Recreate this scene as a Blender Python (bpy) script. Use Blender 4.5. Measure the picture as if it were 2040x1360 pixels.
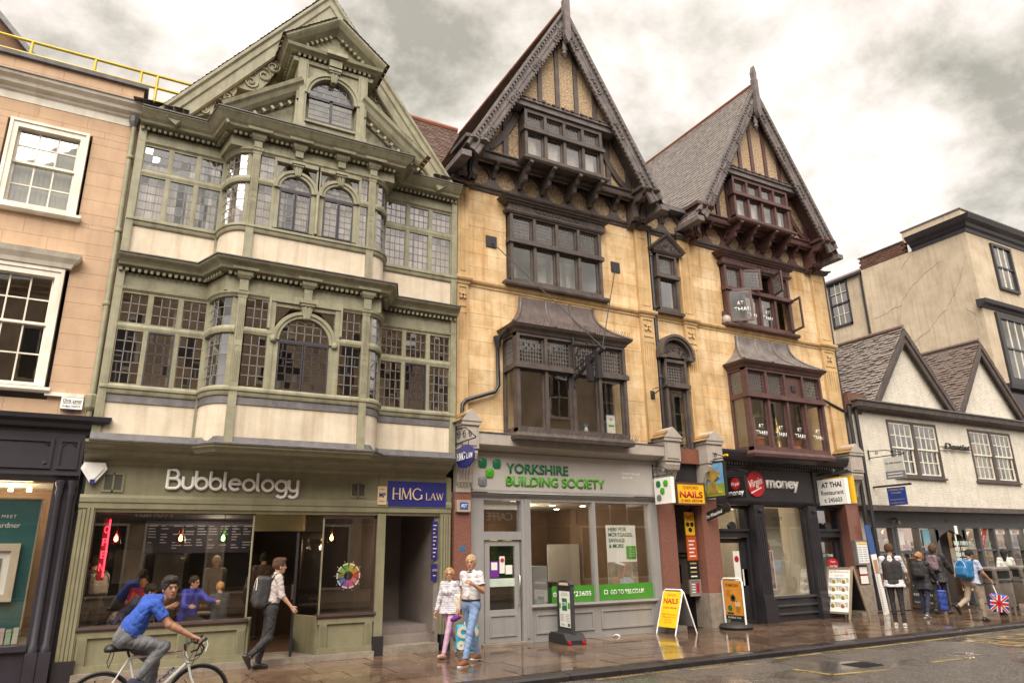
import bpy, bmesh, math, random
import numpy as np
from mathutils import Vector, Matrix
for o in list(bpy.data.objects): bpy.data.objects.remove(o)
scene = bpy.context.scene
COL = scene.collection
random.seed(7)
# ------------------------------------------------------------------ camera
cam_d = bpy.data.cameras.new('camera'); cam = bpy.data.objects.new('camera', cam_d); COL.objects.link(cam)
cam_d.sensor_width = 36.0; cam_d.lens = 24.593; cam_d.clip_start = .1; cam_d.clip_end = 3000
CM = [[0.876384, -0.127007, -0.464564], [-0.481358, -0.262365, -0.836337], [-0.015664, 0.956574, -0.291068]]
M = Matrix(((CM[0][0], CM[0][1], CM[0][2], 0.0), (CM[1][0], CM[1][1], CM[1][2], -13.533), (CM[2][0], CM[2][1], CM[2][2], 1.75), (0, 0, 0, 1)))
cam.matrix_world = M
scene.camera = cam
# ------------------------------------------------------------------ sky (overcast) and sun
SUN_EL, SUN_AZ = math.radians(52), math.radians(214)      # behind the camera, a little to its left
world = bpy.data.worlds.new('World'); scene.world = world; world.use_nodes = True
nt = world.node_tree; nt.nodes.clear()
def N(t, **k):
    n = nt.nodes.new(t)
    for a, b in k.items(): setattr(n, a, b)
    return n
def L(a, b): nt.links.new(a, b)
out = N('ShaderNodeOutputWorld'); bg = N('ShaderNodeBackground'); bg2 = N('ShaderNodeBackground')
sky = N('ShaderNodeTexSky', sky_type='NISHITA'); sky.sun_disc = False; sky.sun_elevation = SUN_EL; sky.sun_rotation = SUN_AZ
bg.inputs[1].default_value = .05; L(sky.outputs[0], bg.inputs[0])
tc = N('ShaderNodeTexCoord'); sep = N('ShaderNodeSeparateXYZ'); L(tc.outputs['Generated'], sep.inputs[0])
# project the cloud deck on a plane overhead, so clouds crowd towards the horizon
mx = N('ShaderNodeMath', operation='MAXIMUM'); L(sep.outputs[2], mx.inputs[0]); mx.inputs[1].default_value = 0.0
ad = N('ShaderNodeMath', operation='ADD'); L(mx.outputs[0], ad.inputs[0]); ad.inputs[1].default_value = .32
dx = N('ShaderNodeMath', operation='DIVIDE'); L(sep.outputs[0], dx.inputs[0]); L(ad.outputs[0], dx.inputs[1])
dy = N('ShaderNodeMath', operation='DIVIDE'); L(sep.outputs[1], dy.inputs[0]); L(ad.outputs[0], dy.inputs[1])
cb = N('ShaderNodeCombineXYZ'); L(dx.outputs[0], cb.inputs[0]); L(dy.outputs[0], cb.inputs[1]); cb.inputs[2].default_value = 3.7
n1 = N('ShaderNodeTexNoise'); n1.inputs['Scale'].default_value = 3.3; n1.inputs['Detail'].default_value = 8; n1.inputs['Roughness'].default_value = .6; n1.inputs['Distortion'].default_value = .12
n2 = N('ShaderNodeTexNoise'); n2.inputs['Scale'].default_value = 1.5; n2.inputs['Detail'].default_value = 4; n2.inputs['Roughness'].default_value = .5
L(cb.outputs[0], n1.inputs['Vector']); L(cb.outputs[0], n2.inputs['Vector'])
r1 = N('ShaderNodeValToRGB'); L(n1.outputs[0], r1.inputs[0])
e = r1.color_ramp.elements
e[0].position = .36; e[0].color = (.38, .36, .30, 1); e[1].position = .60; e[1].color = (1.06, .975, .93, 1)
e2 = e.new(.46); e2.color = (.66, .615, .55, 1)
r2 = N('ShaderNodeValToRGB'); L(n2.outputs[0], r2.inputs[0])
e = r2.color_ramp.elements; e[0].position = .38; e[0].color = (.86, .87, .82, 1); e[1].position = .6; e[1].color = (1.08, 1.04, 1.02, 1)
mu = N('ShaderNodeMix', data_type='RGBA', blend_type='MULTIPLY'); mu.inputs[0].default_value = 1
L(r1.outputs[0], mu.inputs[6]); L(r2.outputs[0], mu.inputs[7]); L(mu.outputs[2], bg2.inputs[0]); bg2.inputs[1].default_value = .275
mixw = N('ShaderNodeMixShader'); mixw.inputs[0].default_value = .93; L(bg.outputs[0], mixw.inputs[1]); L(bg2.outputs[0], mixw.inputs[2]); L(mixw.outputs[0], out.inputs[0])
sun_d = bpy.data.lights.new('sun', 'SUN'); sun = bpy.data.objects.new('sun', sun_d); COL.objects.link(sun)
sun_d.energy = 1.5; sun_d.angle = math.radians(64); sun_d.color = (1.0, .92, .80)
sd = Vector((math.sin(SUN_AZ)*math.cos(SUN_EL), math.cos(SUN_AZ)*math.cos(SUN_EL), math.sin(SUN_EL)))
sun.rotation_euler = (-sd).to_track_quat('-Z', 'Y').to_euler()
vs = scene.view_settings; vs.view_transform = 'Standard'; vs.look = 'None'; vs.exposure = 2.3; vs.gamma = 1; vs.use_curve_mapping = False
# ------------------------------------------------------------------ helpers
ORG = {}
def org(o): return ORG.get(o.name, Vector((0, 0, 0))) if o is not None else Vector((0, 0, 0))
def tag(o, label, cat, group=None):
    o['label'] = label; o['category'] = cat
    if group: o['group'] = group
    return o
def thing(name, label, cat, loc=(0, 0, 0), rz=0.0, group=None):
    o = bpy.data.objects.new(name, None); COL.objects.link(o); o.empty_display_size = .2
    o.location = loc; o.rotation_euler = (0, 0, rz); ORG[o.name] = Vector(loc)
    return tag(o, label, cat, group)
def part(name, parent):                       # an empty part that carries sub-parts
    o = bpy.data.objects.new(name, None); COL.objects.link(o); o.parent = parent; o.empty_display_size = .1
    ORG[o.name] = org(parent).copy(); return o
def link_mesh(name, me, parent, stuff=False):
    o = bpy.data.objects.new(name, me); COL.objects.link(o)
    if parent is not None: o.parent = parent; ORG[o.name] = org(parent).copy()
    if stuff: o['kind'] = 'stuff'
    return o
class MB:
    def __init__(s): s.v = []; s.f = []
    def add(s, vs, fs):
        b = len(s.v); s.v += [tuple(v) for v in vs]; s.f += [tuple(b+i for i in f) for f in fs]; return s
    def poly(s, pts): return s.add(pts, [tuple(range(len(pts)))])
    def box(s, x0, x1, y0, y1, z0, z1):
        return s.add([(x0,y0,z0),(x1,y0,z0),(x1,y1,z0),(x0,y1,z0),(x0,y0,z1),(x1,y0,z1),(x1,y1,z1),(x0,y1,z1)],
                     [(0,3,2,1),(4,5,6,7),(0,1,5,4),(1,2,6,5),(2,3,7,6),(3,0,4,7)])
    def bar(s, p, q, w, h, up=(0, 0, 1)):     # rectangular bar from p to q, w sideways, h along up
        p = Vector(p); q = Vector(q); d = (q-p).normalized(); u = Vector(up); a = d.cross(u)
        if a.length < 1e-5: a = d.cross(Vector((1, 0, 0)))
        a.normalize(); u = a.cross(d).normalized(); a = a*w/2; u = u*h/2
        c = [p-a-u, p+a-u, p+a+u, p-a+u, q-a-u, q+a-u, q+a+u, q-a+u]
        return s.add(c, [(0,3,2,1),(4,5,6,7),(0,1,5,4),(1,2,6,5),(2,3,7,6),(3,0,4,7)])
    def tube(s, pts, r, n=8, cap=True):
        pts = [Vector(p) for p in pts]; rs = r if isinstance(r, (list, tuple)) else [r]*len(pts)
        base = len(s.v); ref = None
        for i, p in enumerate(pts):
            d = (pts[min(i+1, len(pts)-1)]-pts[max(i-1, 0)]).normalized()
            if ref is None: ref = d.orthogonal().normalized()
            a = (ref-d*ref.dot(d)); a = a.normalized() if a.length > 1e-6 else d.orthogonal().normalized(); ref = a; b = d.cross(a)
            for k in range(n):
                t = 2*math.pi*k/n; s.v.append(tuple(p+(a*math.cos(t)+b*math.sin(t))*rs[i]))
        for i in range(len(pts)-1):
            for k in range(n):
                a0 = base+i*n+k; a1 = base+i*n+(k+1) % n; s.f.append((a0, a1, a1+n, a0+n))
        if cap:
            s.f.append(tuple(base+k for k in reversed(range(n)))); e = base+(len(pts)-1)*n; s.f.append(tuple(e+k for k in range(n)))
        return s
    def prism(s, poly, a, b, ax='y'):         # polygon extruded from a to b along an axis (poly in the other two)
        def m(p, t): return {'y': (p[0], t, p[1]), 'x': (t, p[0], p[1]), 'z': (p[0], p[1], t)}[ax]
        n = len(poly)
        return s.add([m(p, a) for p in poly]+[m(p, b) for p in poly],
                     [tuple(range(n)), tuple(range(2*n-1, n-1, -1))]+[(i, n+i, n+(i+1) % n, (i+1) % n) for i in range(n)])
    def sweep(s, path, prof, closed=False, cap=True):   # profile (out, z) along a plan path; out = right of travel
        path = [Vector((p[0], p[1])) for p in path]; n = len(path); m = len(prof); base = len(s.v)
        def nrm(a, b): d = (b-a).normalized(); return Vector((d.y, -d.x))
        for i, p in enumerate(path):
            if closed: n0 = nrm(path[i-1], p); n1 = nrm(p, path[(i+1) % n])
            else:
                n0 = nrm(path[max(i-1, 0)], path[max(i-1, 0)+1]); n1 = nrm(path[min(i, n-2)], path[min(i, n-2)+1])
            b = n0+n1; b = b/max(b.length_squared/2, .3)
            for (o, z) in prof: s.v.append((p.x+b.x*o, p.y+b.y*o, z))
        k = n if closed else n-1
        for i in range(k):
            for j in range(m):
                a0 = base+i*m+j; a1 = base+i*m+(j+1) % m; c0 = base+((i+1) % n)*m+j; c1 = base+((i+1) % n)*m+(j+1) % m
                s.f.append((a0, a1, c1, c0))
        if cap and not closed:
            s.f.append(tuple(base+j for j in range(m))); s.f.append(tuple(base+(n-1)*m+j for j in reversed(range(m))))
        return s
    def rail(s, pts, prof, side=(0, -1, 0)):  # profile (side, up) swept along a 3D polyline, e.g. raking cornices
        pts = [Vector(p) for p in pts]; S = Vector(side); base = len(s.v); m = len(prof); n = len(pts)
        for i, p in enumerate(pts):
            d0 = (pts[max(i, 1)]-pts[max(i, 1)-1]).normalized(); d1 = (pts[min(i, n-2)+1]-pts[min(i, n-2)]).normalized()
            u0 = S.cross(d0).normalized(); u1 = S.cross(d1).normalized()
            u = u0+u1; u = u/max(u.length_squared/2, .2)
            for (a, b) in prof: s.v.append(tuple(p+S*a+u*b))
        for i in range(n-1):
            for j in range(m):
                a0 = base+i*m+j; a1 = base+i*m+(j+1) % m; s.f.append((a0, a1, a1+m, a0+m))
        s.f.append(tuple(base+j for j in range(m))); s.f.append(tuple(base+(n-1)*m+j for j in reversed(range(m))))
        return s
    def lathe(s, c, prof, n=16, ax='z'):
        base = len(s.v); m = len(prof)
        for k in range(n):
            t = 2*math.pi*k/n
            for (r, h) in prof:
                q = (r*math.cos(t), r*math.sin(t))
                s.v.append({'z': (c[0]+q[0], c[1]+q[1], c[2]+h), 'y': (c[0]+q[0], c[1]+h, c[2]+q[1]), 'x': (c[0]+h, c[1]+q[0], c[2]+q[1])}[ax])
        for k in range(n):
            for j in range(m-1):
                a = base+k*m+j; b = base+((k+1) % n)*m+j; s.f.append((a, b, b+1, a+1))
        s.f.append(tuple(base+k*m for k in range(n))); s.f.append(tuple(base+k*m+m-1 for k in reversed(range(n))))
        return s
    def ring(s, cx, cz, r0, r1, y0, y1, a0=0, a1=math.pi, n=20):   # arch ring in the xz plane, y0 front, y1 back
        pts = []
        for i in range(n+1):
            t = a0+(a1-a0)*i/n; c, q = math.cos(t), math.sin(t)
            pts += [(cx+r0*c, y0, cz+r0*q), (cx+r1*c, y0, cz+r1*q), (cx+r1*c, y1, cz+r1*q), (cx+r0*c, y1, cz+r0*q)]
        fs = [(0, 1, 2, 3), (4*n+3, 4*n+2, 4*n+1, 4*n)]
        for i in range(n):
            b = 4*i
            for j in range(4): fs.append((b+j, b+4+j, b+4+(j+1) % 4, b+(j+1) % 4))
        return s.add(pts, fs)
    def mesh(s, name, mt, o=Vector((0, 0, 0)), smooth=None, fix=True):
        me = bpy.data.meshes.new(name)
        me.from_pydata([(v[0]-o.x, v[1]-o.y, v[2]-o.z) for v in s.v], [], s.f)
        if fix:
            bm = bmesh.new(); bm.from_mesh(me); bmesh.ops.recalc_face_normals(bm, faces=bm.faces); bm.to_mesh(me); bm.free()
        if mt: me.materials.append(mt)
        if smooth:
            me.polygons.foreach_set('use_smooth', [True]*len(me.polygons)); me.set_sharp_from_angle(angle=math.radians(smooth))
        me.update(); return me
    def build(s, name, mt, parent=None, smooth=None, stuff=False, fix=True):
        return link_mesh(name, s.mesh(name, mt, org(parent), smooth, fix), parent, stuff)
def B(name, mt, parent, *boxes):              # one mesh of axis-aligned boxes
    m = MB()
    for b in boxes: m.box(*b)
    return m.build(name, mt, parent)
def arc(cx, cy, rx, ry, a0, a1, n): return [(cx+rx*math.cos(a0+(a1-a0)*i/n), cy+ry*math.sin(a0+(a1-a0)*i/n)) for i in range(n+1)]
def copy_tree(o, parent=None):
    c = o.copy(); COL.objects.link(c); c.parent = parent; ORG[c.name] = org(o).copy()
    for ch in o.children: copy_tree(ch, c)
    return c
# text: a FONT curve turned into a mesh, facing -y unless a matrix is given
def text_mesh(txt, size, ext=.004, off=0.0, shear=0.0, space=1.0, align='LEFT', line=1.0):
    cu = bpy.data.curves.new('lettering', 'FONT'); cu.body = txt; cu.size = size; cu.extrude = ext; cu.offset = off; cu.shear = shear
    cu.space_character = space; cu.align_x = align; cu.space_line = line; cu.resolution_u = 4
    o = bpy.data.objects.new('lettering', cu); me = bpy.data.meshes.new_from_object(o)
    bpy.data.objects.remove(o); bpy.data.curves.remove(cu); return me
def text(parent, txt, x, y, z, size, mt, ext=.004, off=0.0, shear=0.0, space=1.0, align='LEFT', xs=1.0, rz=0.0, mat=None, name='lettering', line=1.0):
    me = text_mesh(txt, size, ext, off, shear, space, align, line); me.materials.clear(); me.materials.append(mt)
    o = link_mesh(name, me, parent); p = Vector((x, y, z))-org(parent)
    if mat is None: mat = Matrix.Rotation(rz, 4, 'Z') @ Matrix.Rotation(math.pi/2, 4, 'X')
    o.matrix_local = Matrix.Translation(p) @ mat @ Matrix.Diagonal((xs, 1, 1, 1)); return o
# ------------------------------------------------------------------ materials
MATS = {}
def srgb(r, g, b):
    f = lambda c: (c/255/12.92) if c/255 <= .04045 else ((c/255+.055)/1.055)**2.4
    return (f(r), f(g), f(b))
def pm(name, col, col2=None, nscale=3.0, rough=.6, bump=.15, bscale=60.0, dist=.01, metal=0.0, streak=0.0, rnd=0.0, spec=.5, voro=False, grime=None, rough2=None, coat=0.0):
    if name in MATS: return MATS[name]
    m = bpy.data.materials.new(name); m.use_nodes = True; t = m.node_tree; p = t.nodes['Principled BSDF']; MATS[name] = m
    m.diffuse_color = (*col, 1)
    def n(k, **a):
        x = t.nodes.new(k)
        for q, w in a.items(): setattr(x, q, w)
        return x
    l = t.links.new
    tcd = n('ShaderNodeTexCoord'); co = tcd.outputs['Object']
    p.inputs['Roughness'].default_value = rough; p.inputs['Metallic'].default_value = metal; p.inputs['Specular IOR Level'].default_value = spec; p.inputs['Coat Weight'].default_value = coat
    ns = n('ShaderNodeTexNoise'); ns.inputs['Scale'].default_value = nscale; ns.inputs['Detail'].default_value = 6; ns.inputs['Roughness'].default_value = .65; l(co, ns.inputs['Vector'])
    rp = n('ShaderNodeValToRGB'); l(ns.outputs[0], rp.inputs[0]); rp.color_ramp.elements[0].position = .36; rp.color_ramp.elements[1].position = .66
    c2 = col2 or tuple(c*.82 for c in col)
    rp.color_ramp.elements[0].color = (*c2, 1); rp.color_ramp.elements[1].color = (*col, 1); cur = rp.outputs[0]
    def mul(cur, fac_out, dark, amt):
        mx = n('ShaderNodeMix', data_type='RGBA', blend_type='MULTIPLY'); l(cur, mx.inputs[6]); mx.inputs[7].default_value = (*dark, 1)
        mm = n('ShaderNodeMath', operation='MULTIPLY'); l(fac_out, mm.inputs[0]); mm.inputs[1].default_value = amt; l(mm.outputs[0], mx.inputs[0]); return mx.outputs[2]
    if streak:
        mp = n('ShaderNodeMapping'); l(co, mp.inputs[0]); mp.inputs['Scale'].default_value = (7, 7, .55)
        s2 = n('ShaderNodeTexNoise'); s2.inputs['Scale'].default_value = 1.0; s2.inputs['Detail'].default_value = 5; l(mp.outputs[0], s2.inputs['Vector'])
        mr = n('ShaderNodeMapRange'); l(s2.outputs[0], mr.inputs[0]); mr.inputs[1].default_value = .48; mr.inputs[2].default_value = .72; mr.clamp = True
        cur = mul(cur, mr.outputs[0], grime or (.55, .5, .45), streak)
    if rnd:
        oi = n('ShaderNodeObjectInfo'); hv = n('ShaderNodeHueSaturation'); l(cur, hv.inputs['Color'])
        mr = n('ShaderNodeMapRange'); l(oi.outputs['Random'], mr.inputs[0]); mr.inputs[3].default_value = 1-rnd; mr.inputs[4].default_value = 1+rnd*.6; l(mr.outputs[0], hv.inputs['Value']); cur = hv.outputs[0]
    l(cur, p.inputs['Base Color'])
    if rough2 is not None:
        mr = n('ShaderNodeMapRange'); l(ns.outputs[0], mr.inputs[0]); mr.inputs[1].default_value = .35; mr.inputs[2].default_value = .65; mr.inputs[3].default_value = rough2; mr.inputs[4].default_value = rough; l(mr.outputs[0], p.inputs['Roughness'])
    if bump:
        if voro: b = n('ShaderNodeTexVoronoi'); b.inputs['Scale'].default_value = bscale; bo = b.outputs['Distance']
        else: b = n('ShaderNodeTexNoise'); b.inputs['Scale'].default_value = bscale; b.inputs['Detail'].default_value = 4; bo = b.outputs[0]
        l(co, b.inputs['Vector']); bu = n('ShaderNodeBump'); bu.inputs['Strength'].default_value = bump; bu.inputs['Distance'].default_value = dist; l(bo, bu.inputs['Height']); l(bu.outputs[0], p.inputs['Normal'])
    return m
def glass(name, tint=(.9, .93, .9), refl=1.0, wav=0.0, base=.05):
    m = bpy.data.materials.new(name); m.use_nodes = True; t = m.node_tree; t.nodes.clear(); MATS[name] = m
    o = t.nodes.new('ShaderNodeOutputMaterial'); mx = t.nodes.new('ShaderNodeMixShader'); tr = t.nodes.new('ShaderNodeBsdfTransparent'); gl = t.nodes.new('ShaderNodeBsdfGlossy')
    tr.inputs[0].default_value = (*tint, 1); gl.inputs['Roughness'].default_value = .015; gl.inputs[0].default_value = (1, 1, 1, 1)
    fr = t.nodes.new('ShaderNodeFresnel'); ge = t.nodes.new('ShaderNodeNewGeometry'); io = t.nodes.new('ShaderNodeMath'); io.operation = 'MULTIPLY_ADD'; io.inputs[1].default_value = 1/1.52-1.52; io.inputs[2].default_value = 1.52; t.links.new(ge.outputs['Backfacing'], io.inputs[0]); t.links.new(io.outputs[0], fr.inputs[0])   # same pane from either side
    ma = t.nodes.new('ShaderNodeMath'); ma.operation = 'MULTIPLY_ADD'; ma.inputs[1].default_value = 2.0*refl; ma.inputs[2].default_value = base; ma.use_clamp = True
    t.links.new(fr.outputs[0], ma.inputs[0]); t.links.new(ma.outputs[0], mx.inputs[0]); t.links.new(tr.outputs[0], mx.inputs[1]); t.links.new(gl.outputs[0], mx.inputs[2]); t.links.new(mx.outputs[0], o.inputs[0])
    if wav:
        ns = t.nodes.new('ShaderNodeTexNoise'); ns.inputs['Scale'].default_value = 2.2; tcd = t.nodes.new('ShaderNodeTexCoord'); t.links.new(tcd.outputs['Object'], ns.inputs['Vector'])
        bu = t.nodes.new('ShaderNodeBump'); bu.inputs['Strength'].default_value = wav; bu.inputs['Distance'].default_value = .02; t.links.new(ns.outputs[0], bu.inputs['Height']); t.links.new(bu.outputs[0], gl.inputs['Normal'])
    return m
def emit(name, col, s, base=None):
    m = bpy.data.materials.new(name); m.use_nodes = True; p = m.node_tree.nodes['Principled BSDF']; MATS[name] = m
    p.inputs['Base Color'].default_value = (*(base or col), 1); p.inputs['Emission Color'].default_value = (*col, 1); p.inputs['Emission Strength'].default_value = s; return m
GREEN = pm('green_paint', (.295, .28, .19), (.215, .204, .137), 4.5, .55, .25, 26, streak=.6, grime=(.5, .44, .38))
GREEN2 = pm('green_paint_shop', (.25, .235, .15), (.205, .193, .122), 3.5, .42, .1, 26, streak=.35)
RENDER = pm('cream_render', (.66, .58, .46), (.53, .455, .355), 1.6, .85, .35, 30, .01, streak=.65, grime=(.7, .62, .55))
LEAD = pm('lead_sheet', (.155, .145, .15), (.09, .085, .09), 5, .5, .3, 15, streak=.4)
CAME = pm('lead_came', (.20, .185, .18), None, 8, .45, 0)
IRONW = pm('iron_casement', (.045, .042, .055), None, 8, .4, .1)
PEACH = pm('peach_stucco', (.535, .37, .245), (.44, .30, .20), 1.8, .85, .25, 45, streak=.35, rnd=.05, grime=(.72, .66, .6))
WHITEP = pm('white_paint', (.76, .72, .64), (.62, .57, .49), 2.5, .5, .1, 30, streak=.35)
BLACKP = pm('black_paint', (.03, .027, .032), (.022, .02, .024), 3, .38, .06, 40)
NAVYP = pm('charcoal_paint', (.038, .034, .045), (.028, .025, .033), 2, .36, .06, 30, streak=.3)
STONE = pm('bath_stone', (.70, .54, .34), (.50, .325, .15), 1.7, .82, .3, 26, .012, streak=.7, rnd=.13, grime=(.7, .48, .27))
STONE2 = pm('bath_stone_dressed', (.58, .41, .215), (.44, .29, .135), 2.2, .8, .25, 30, .01, streak=.5, rnd=.06, grime=(.55, .42, .3))
TIMBER = pm('dark_timber', (.098, .077, .069), (.056, .043, .039), 4, .55, .35, 22, .01, streak=.3)
TIMBER_R = pm('dark_red_timber', (.112, .055, .05), (.07, .035, .032), 4, .5, .3, 22, .01, streak=.3)
TIMBER_G = pm('weathered_timber', (.17, .145, .142), (.095, .08, .078), 5, .6, .4, 20, .012, streak=.5)
PEBBLE = pm('pebbledash', (.66, .49, .31), (.25, .175, .115), 20, .9, .9, 42, .03, voro=True)
TILE = pm('clay_tiles', (.105, .066, .056), (.055, .038, .034), 3.5, .42, .3, 12, .02, rnd=0, rough2=.3)
TILE_B = pm('wet_slate_tiles', (.30, .26, .24), (.13, .108, .10), 9, .25, .35, 12, .02)
TILE_O = pm('buff_hung_tiles', (.33, .20, .075), (.22, .13, .055), 5, .6, .3, 12, .02)
RIDGE = pm('orange_ridge', (.30, .11, .06), (.18, .075, .045), 4, .6, .2, 20)
GREYP = pm('grey_shop_paint', (.30, .29, .285), (.27, .26, .258), 2, .4, .04, 30, streak=.2)
GREYP2 = pm('warm_grey_paint', (.40, .36, .32), (.34, .30, .27), 2, .5, .1, 30, streak=.3)
GRANITE = pm('red_granite', (.30, .135, .10), (.13, .06, .05), 60, .28, .05, 60, rough2=.2)
GREYST = pm('grey_stone', (.30, .25, .20), (.19, .16, .13), 6, .8, .5, 20, .015)
ROUGHW = pm('white_roughcast', (.66, .62, .54), (.56, .52, .45), 4, .9, 1.0, 26, .03, streak=.25)
CREAMW = pm('cracked_cream_wall', (.54, .45, .335), (.40, .325, .24), 1.1, .88, .3, 12, .02, streak=.45, grime=(.6, .55, .5))
WOODF = pm('frame_wood', (.32, .26, .19), None, 6, .5, .2, 30)
WHITE = pm('white', (.80, .78, .74), (.74, .72, .68), 4, .45, 0)
YELLOWP = pm('yellow_rail', (.62, .47, .03), (.50, .37, .03), 6, .4, .1, 30)
CHROME = pm('brushed_steel', (.55, .53, .50), None, 12, .3, .05, 80, metal=1)
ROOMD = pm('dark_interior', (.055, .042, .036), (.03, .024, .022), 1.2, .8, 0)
ROOMW = pm('warm_interior', (.30, .19, .11), (.18, .11, .065), .8, .8, 0)
ROOML = pm('light_interior', (.62, .58, .48), (.5, .46, .38), .8, .8, 0)
CURTAIN = pm('net_curtain', (.58, .56, .53), (.40, .38, .36), 6, .9, .3, 14, .03)
GLASS = glass('window_glass', (.86, .85, .80), .7, .03, .15)
GLASSL = glass('leaded_glass', (.84, .80, .75), .8, .0, .21)
GLASSS = glass('shop_glass', (.94, .94, .92), .6, .0, .16)
BULB = emit('lamp_bulb', (1, .72, .35), 7)
DOWNL = emit('downlight', (1, .9, .72), 4)
NEON = emit('red_neon', (1, .03, .06), 1.2)
# ------------------------------------------------------------------ windows, masonry, tiles
PANES = {}; PREST = {}
def pane(win, bid, pts, mt, keep=True):
    if keep and PANES.setdefault(bid, 0) < 290:
        PANES[bid] += 1; m = MB(); m.poly(pts); m.build('pane', mt, win, fix=False)
    else: PREST.setdefault(bid, (MB(), mt))[0].poly(pts)
def tilt(pts, a):                             # lean a pane a little, as old leaded quarries do
    c = sum((Vector(p) for p in pts), Vector())/len(pts); r = Matrix.Rotation(random.gauss(0, a), 3, 'X') @ Matrix.Rotation(random.gauss(0, a), 3, 'Z')
    return [tuple(c+r @ (Vector(p)-c)) for p in pts]
def leaded(win, bid, F, z0, z1, nu, nz, top=None, mt=None, keep=True, cw=.014, a=.012, came=None):
    mt = mt or GLASSL; m = MB(); T = top or (lambda x: 1e9)
    for j in range(1, nz):
        z = z0+(z1-z0)*j/nz
        for i in range(nu):
            p = F(i/nu); q = F((i+1)/nu)
            if T(p[0]) < z or T(q[0]) < z:
                lim = [F((i+k/8)/nu) for k in range(9)]; lim = [w for w in lim if T(w[0]) >= z]
                if len(lim) < 2: continue
                p, q = lim[0], lim[-1]
            m.bar((p[0], p[1], z), (q[0], q[1], z), cw, cw)
    for i in range(1, nu):
        p = F(i/nu); h = min(z1, T(p[0]))
        if h > z0: m.bar((p[0], p[1], z0), (p[0], p[1], h), cw, cw, (0, 1, 0))
    if m.v: m.build('lead_came', came or CAME, win)
    for i in range(nu):
        for j in range(nz):
            za = z0+(z1-z0)*j/nz; zb = z0+(z1-z0)*(j+1)/nz; p = F(i/nu); q = F((i+1)/nu)
            if top is None: pts = [(p[0], p[1], za), (q[0], q[1], za), (q[0], q[1], zb), (p[0], p[1], zb)]
            else:
                us = [F((i+k/6)/nu) for k in range(7)]; us = [w for w in us if T(w[0]) > za+.004]
                if len(us) < 2: continue
                pts = [(w[0], w[1], za) for w in (us[0], us[-1])]+[(w[0], w[1], min(zb, T(w[0]))) for w in reversed(us)]
            pane(win, bid, tilt(pts, a), mt, keep)
def flat(x0, x1, y): return lambda t: (x0+(x1-x0)*t, y)
def frame(name, mt, parent, x0, x1, z0, z1, y0, y1, w, wb=None, wt=None):
    wb = wb or w; wt = wt or w
    return B(name, mt, parent, (x0, x0+w, y0, y1, z0, z1), (x1-w, x1, y0, y1, z0, z1), (x0+w, x1-w, y0, y1, z0, z0+wb), (x0+w, x1-w, y0, y1, z1-wt, z1))
def sheet(name, mt, parent, x0, x1, y, z0, z1): return MB().poly([(x0, y, z0), (x1, y, z0), (x1, y, z1), (x0, y, z1)]).build(name, mt, parent, fix=False)
def finish_panes(bid, bld):
    if bid in PREST: PREST[bid][0].build('leaded_panes', PREST[bid][1], bld, stuff=True, fix=False)
def cbox(x0, x1, y0, y1, z0, z1, c):          # block with a chamfered front face
    m = MB()
    v = [(x0, y1, z0), (x1, y1, z0), (x1, y1, z1), (x0, y1, z1), (x0, y0+c, z0), (x1, y0+c, z0), (x1, y0+c, z1), (x0, y0+c, z1), (x0+c, y0, z0+c), (x1-c, y0, z0+c), (x1-c, y0, z1-c), (x0+c, y0, z1-c)]
    f = [(8, 9, 10, 11)]+[(4+i, 4+(i+1) % 4, 8+(i+1) % 4, 8+i) for i in range(4)]+[(i, (i+1) % 4, 4+(i+1) % 4, 4+i) for i in range(4)]
    return m.add(v, f)
def ashlar(parent, x0, x1, z0, z1, holes, ch, lo, hi, y, mt, name='stone_block', j=.002, c=.003, depth=.2, jit=.003, rng=None):
    rng = rng or random.Random(3); nb = max(1, round((z1-z0)/ch)); ch = (z1-z0)/nb
    for k in range(nb):
        za = z0+k*ch; zb = za+ch; cuts = sorted({za, zb} | {z for h in holes for z in (h[2], h[3]) if za+.03 < z < zb-.03 and h[1] > x0 and h[0] < x1})
        for a, b in zip(cuts, cuts[1:]):
            iv = [(x0, x1)]
            for h in holes:
                if h[2] < (a+b)/2 < h[3]:
                    iv = [q for (s, e) in iv for q in ((s, min(e, h[0])), (max(s, h[1]), e)) if q[1]-q[0] > .02]
            for (s, e) in iv:
                xs = [s]
                while e-xs[-1] > hi*1.3: xs.append(xs[-1]+rng.uniform(lo, hi)*(.55 if len(xs) == 1 and k % 2 else 1))
                xs.append(e)
                for p, q in zip(xs, xs[1:]):
                    dy = rng.uniform(-jit, jit); cbox(p+j/2, q-j/2, y+dy, y+depth, a+j/2, b-j/2, c).build(name, mt, parent)
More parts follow.
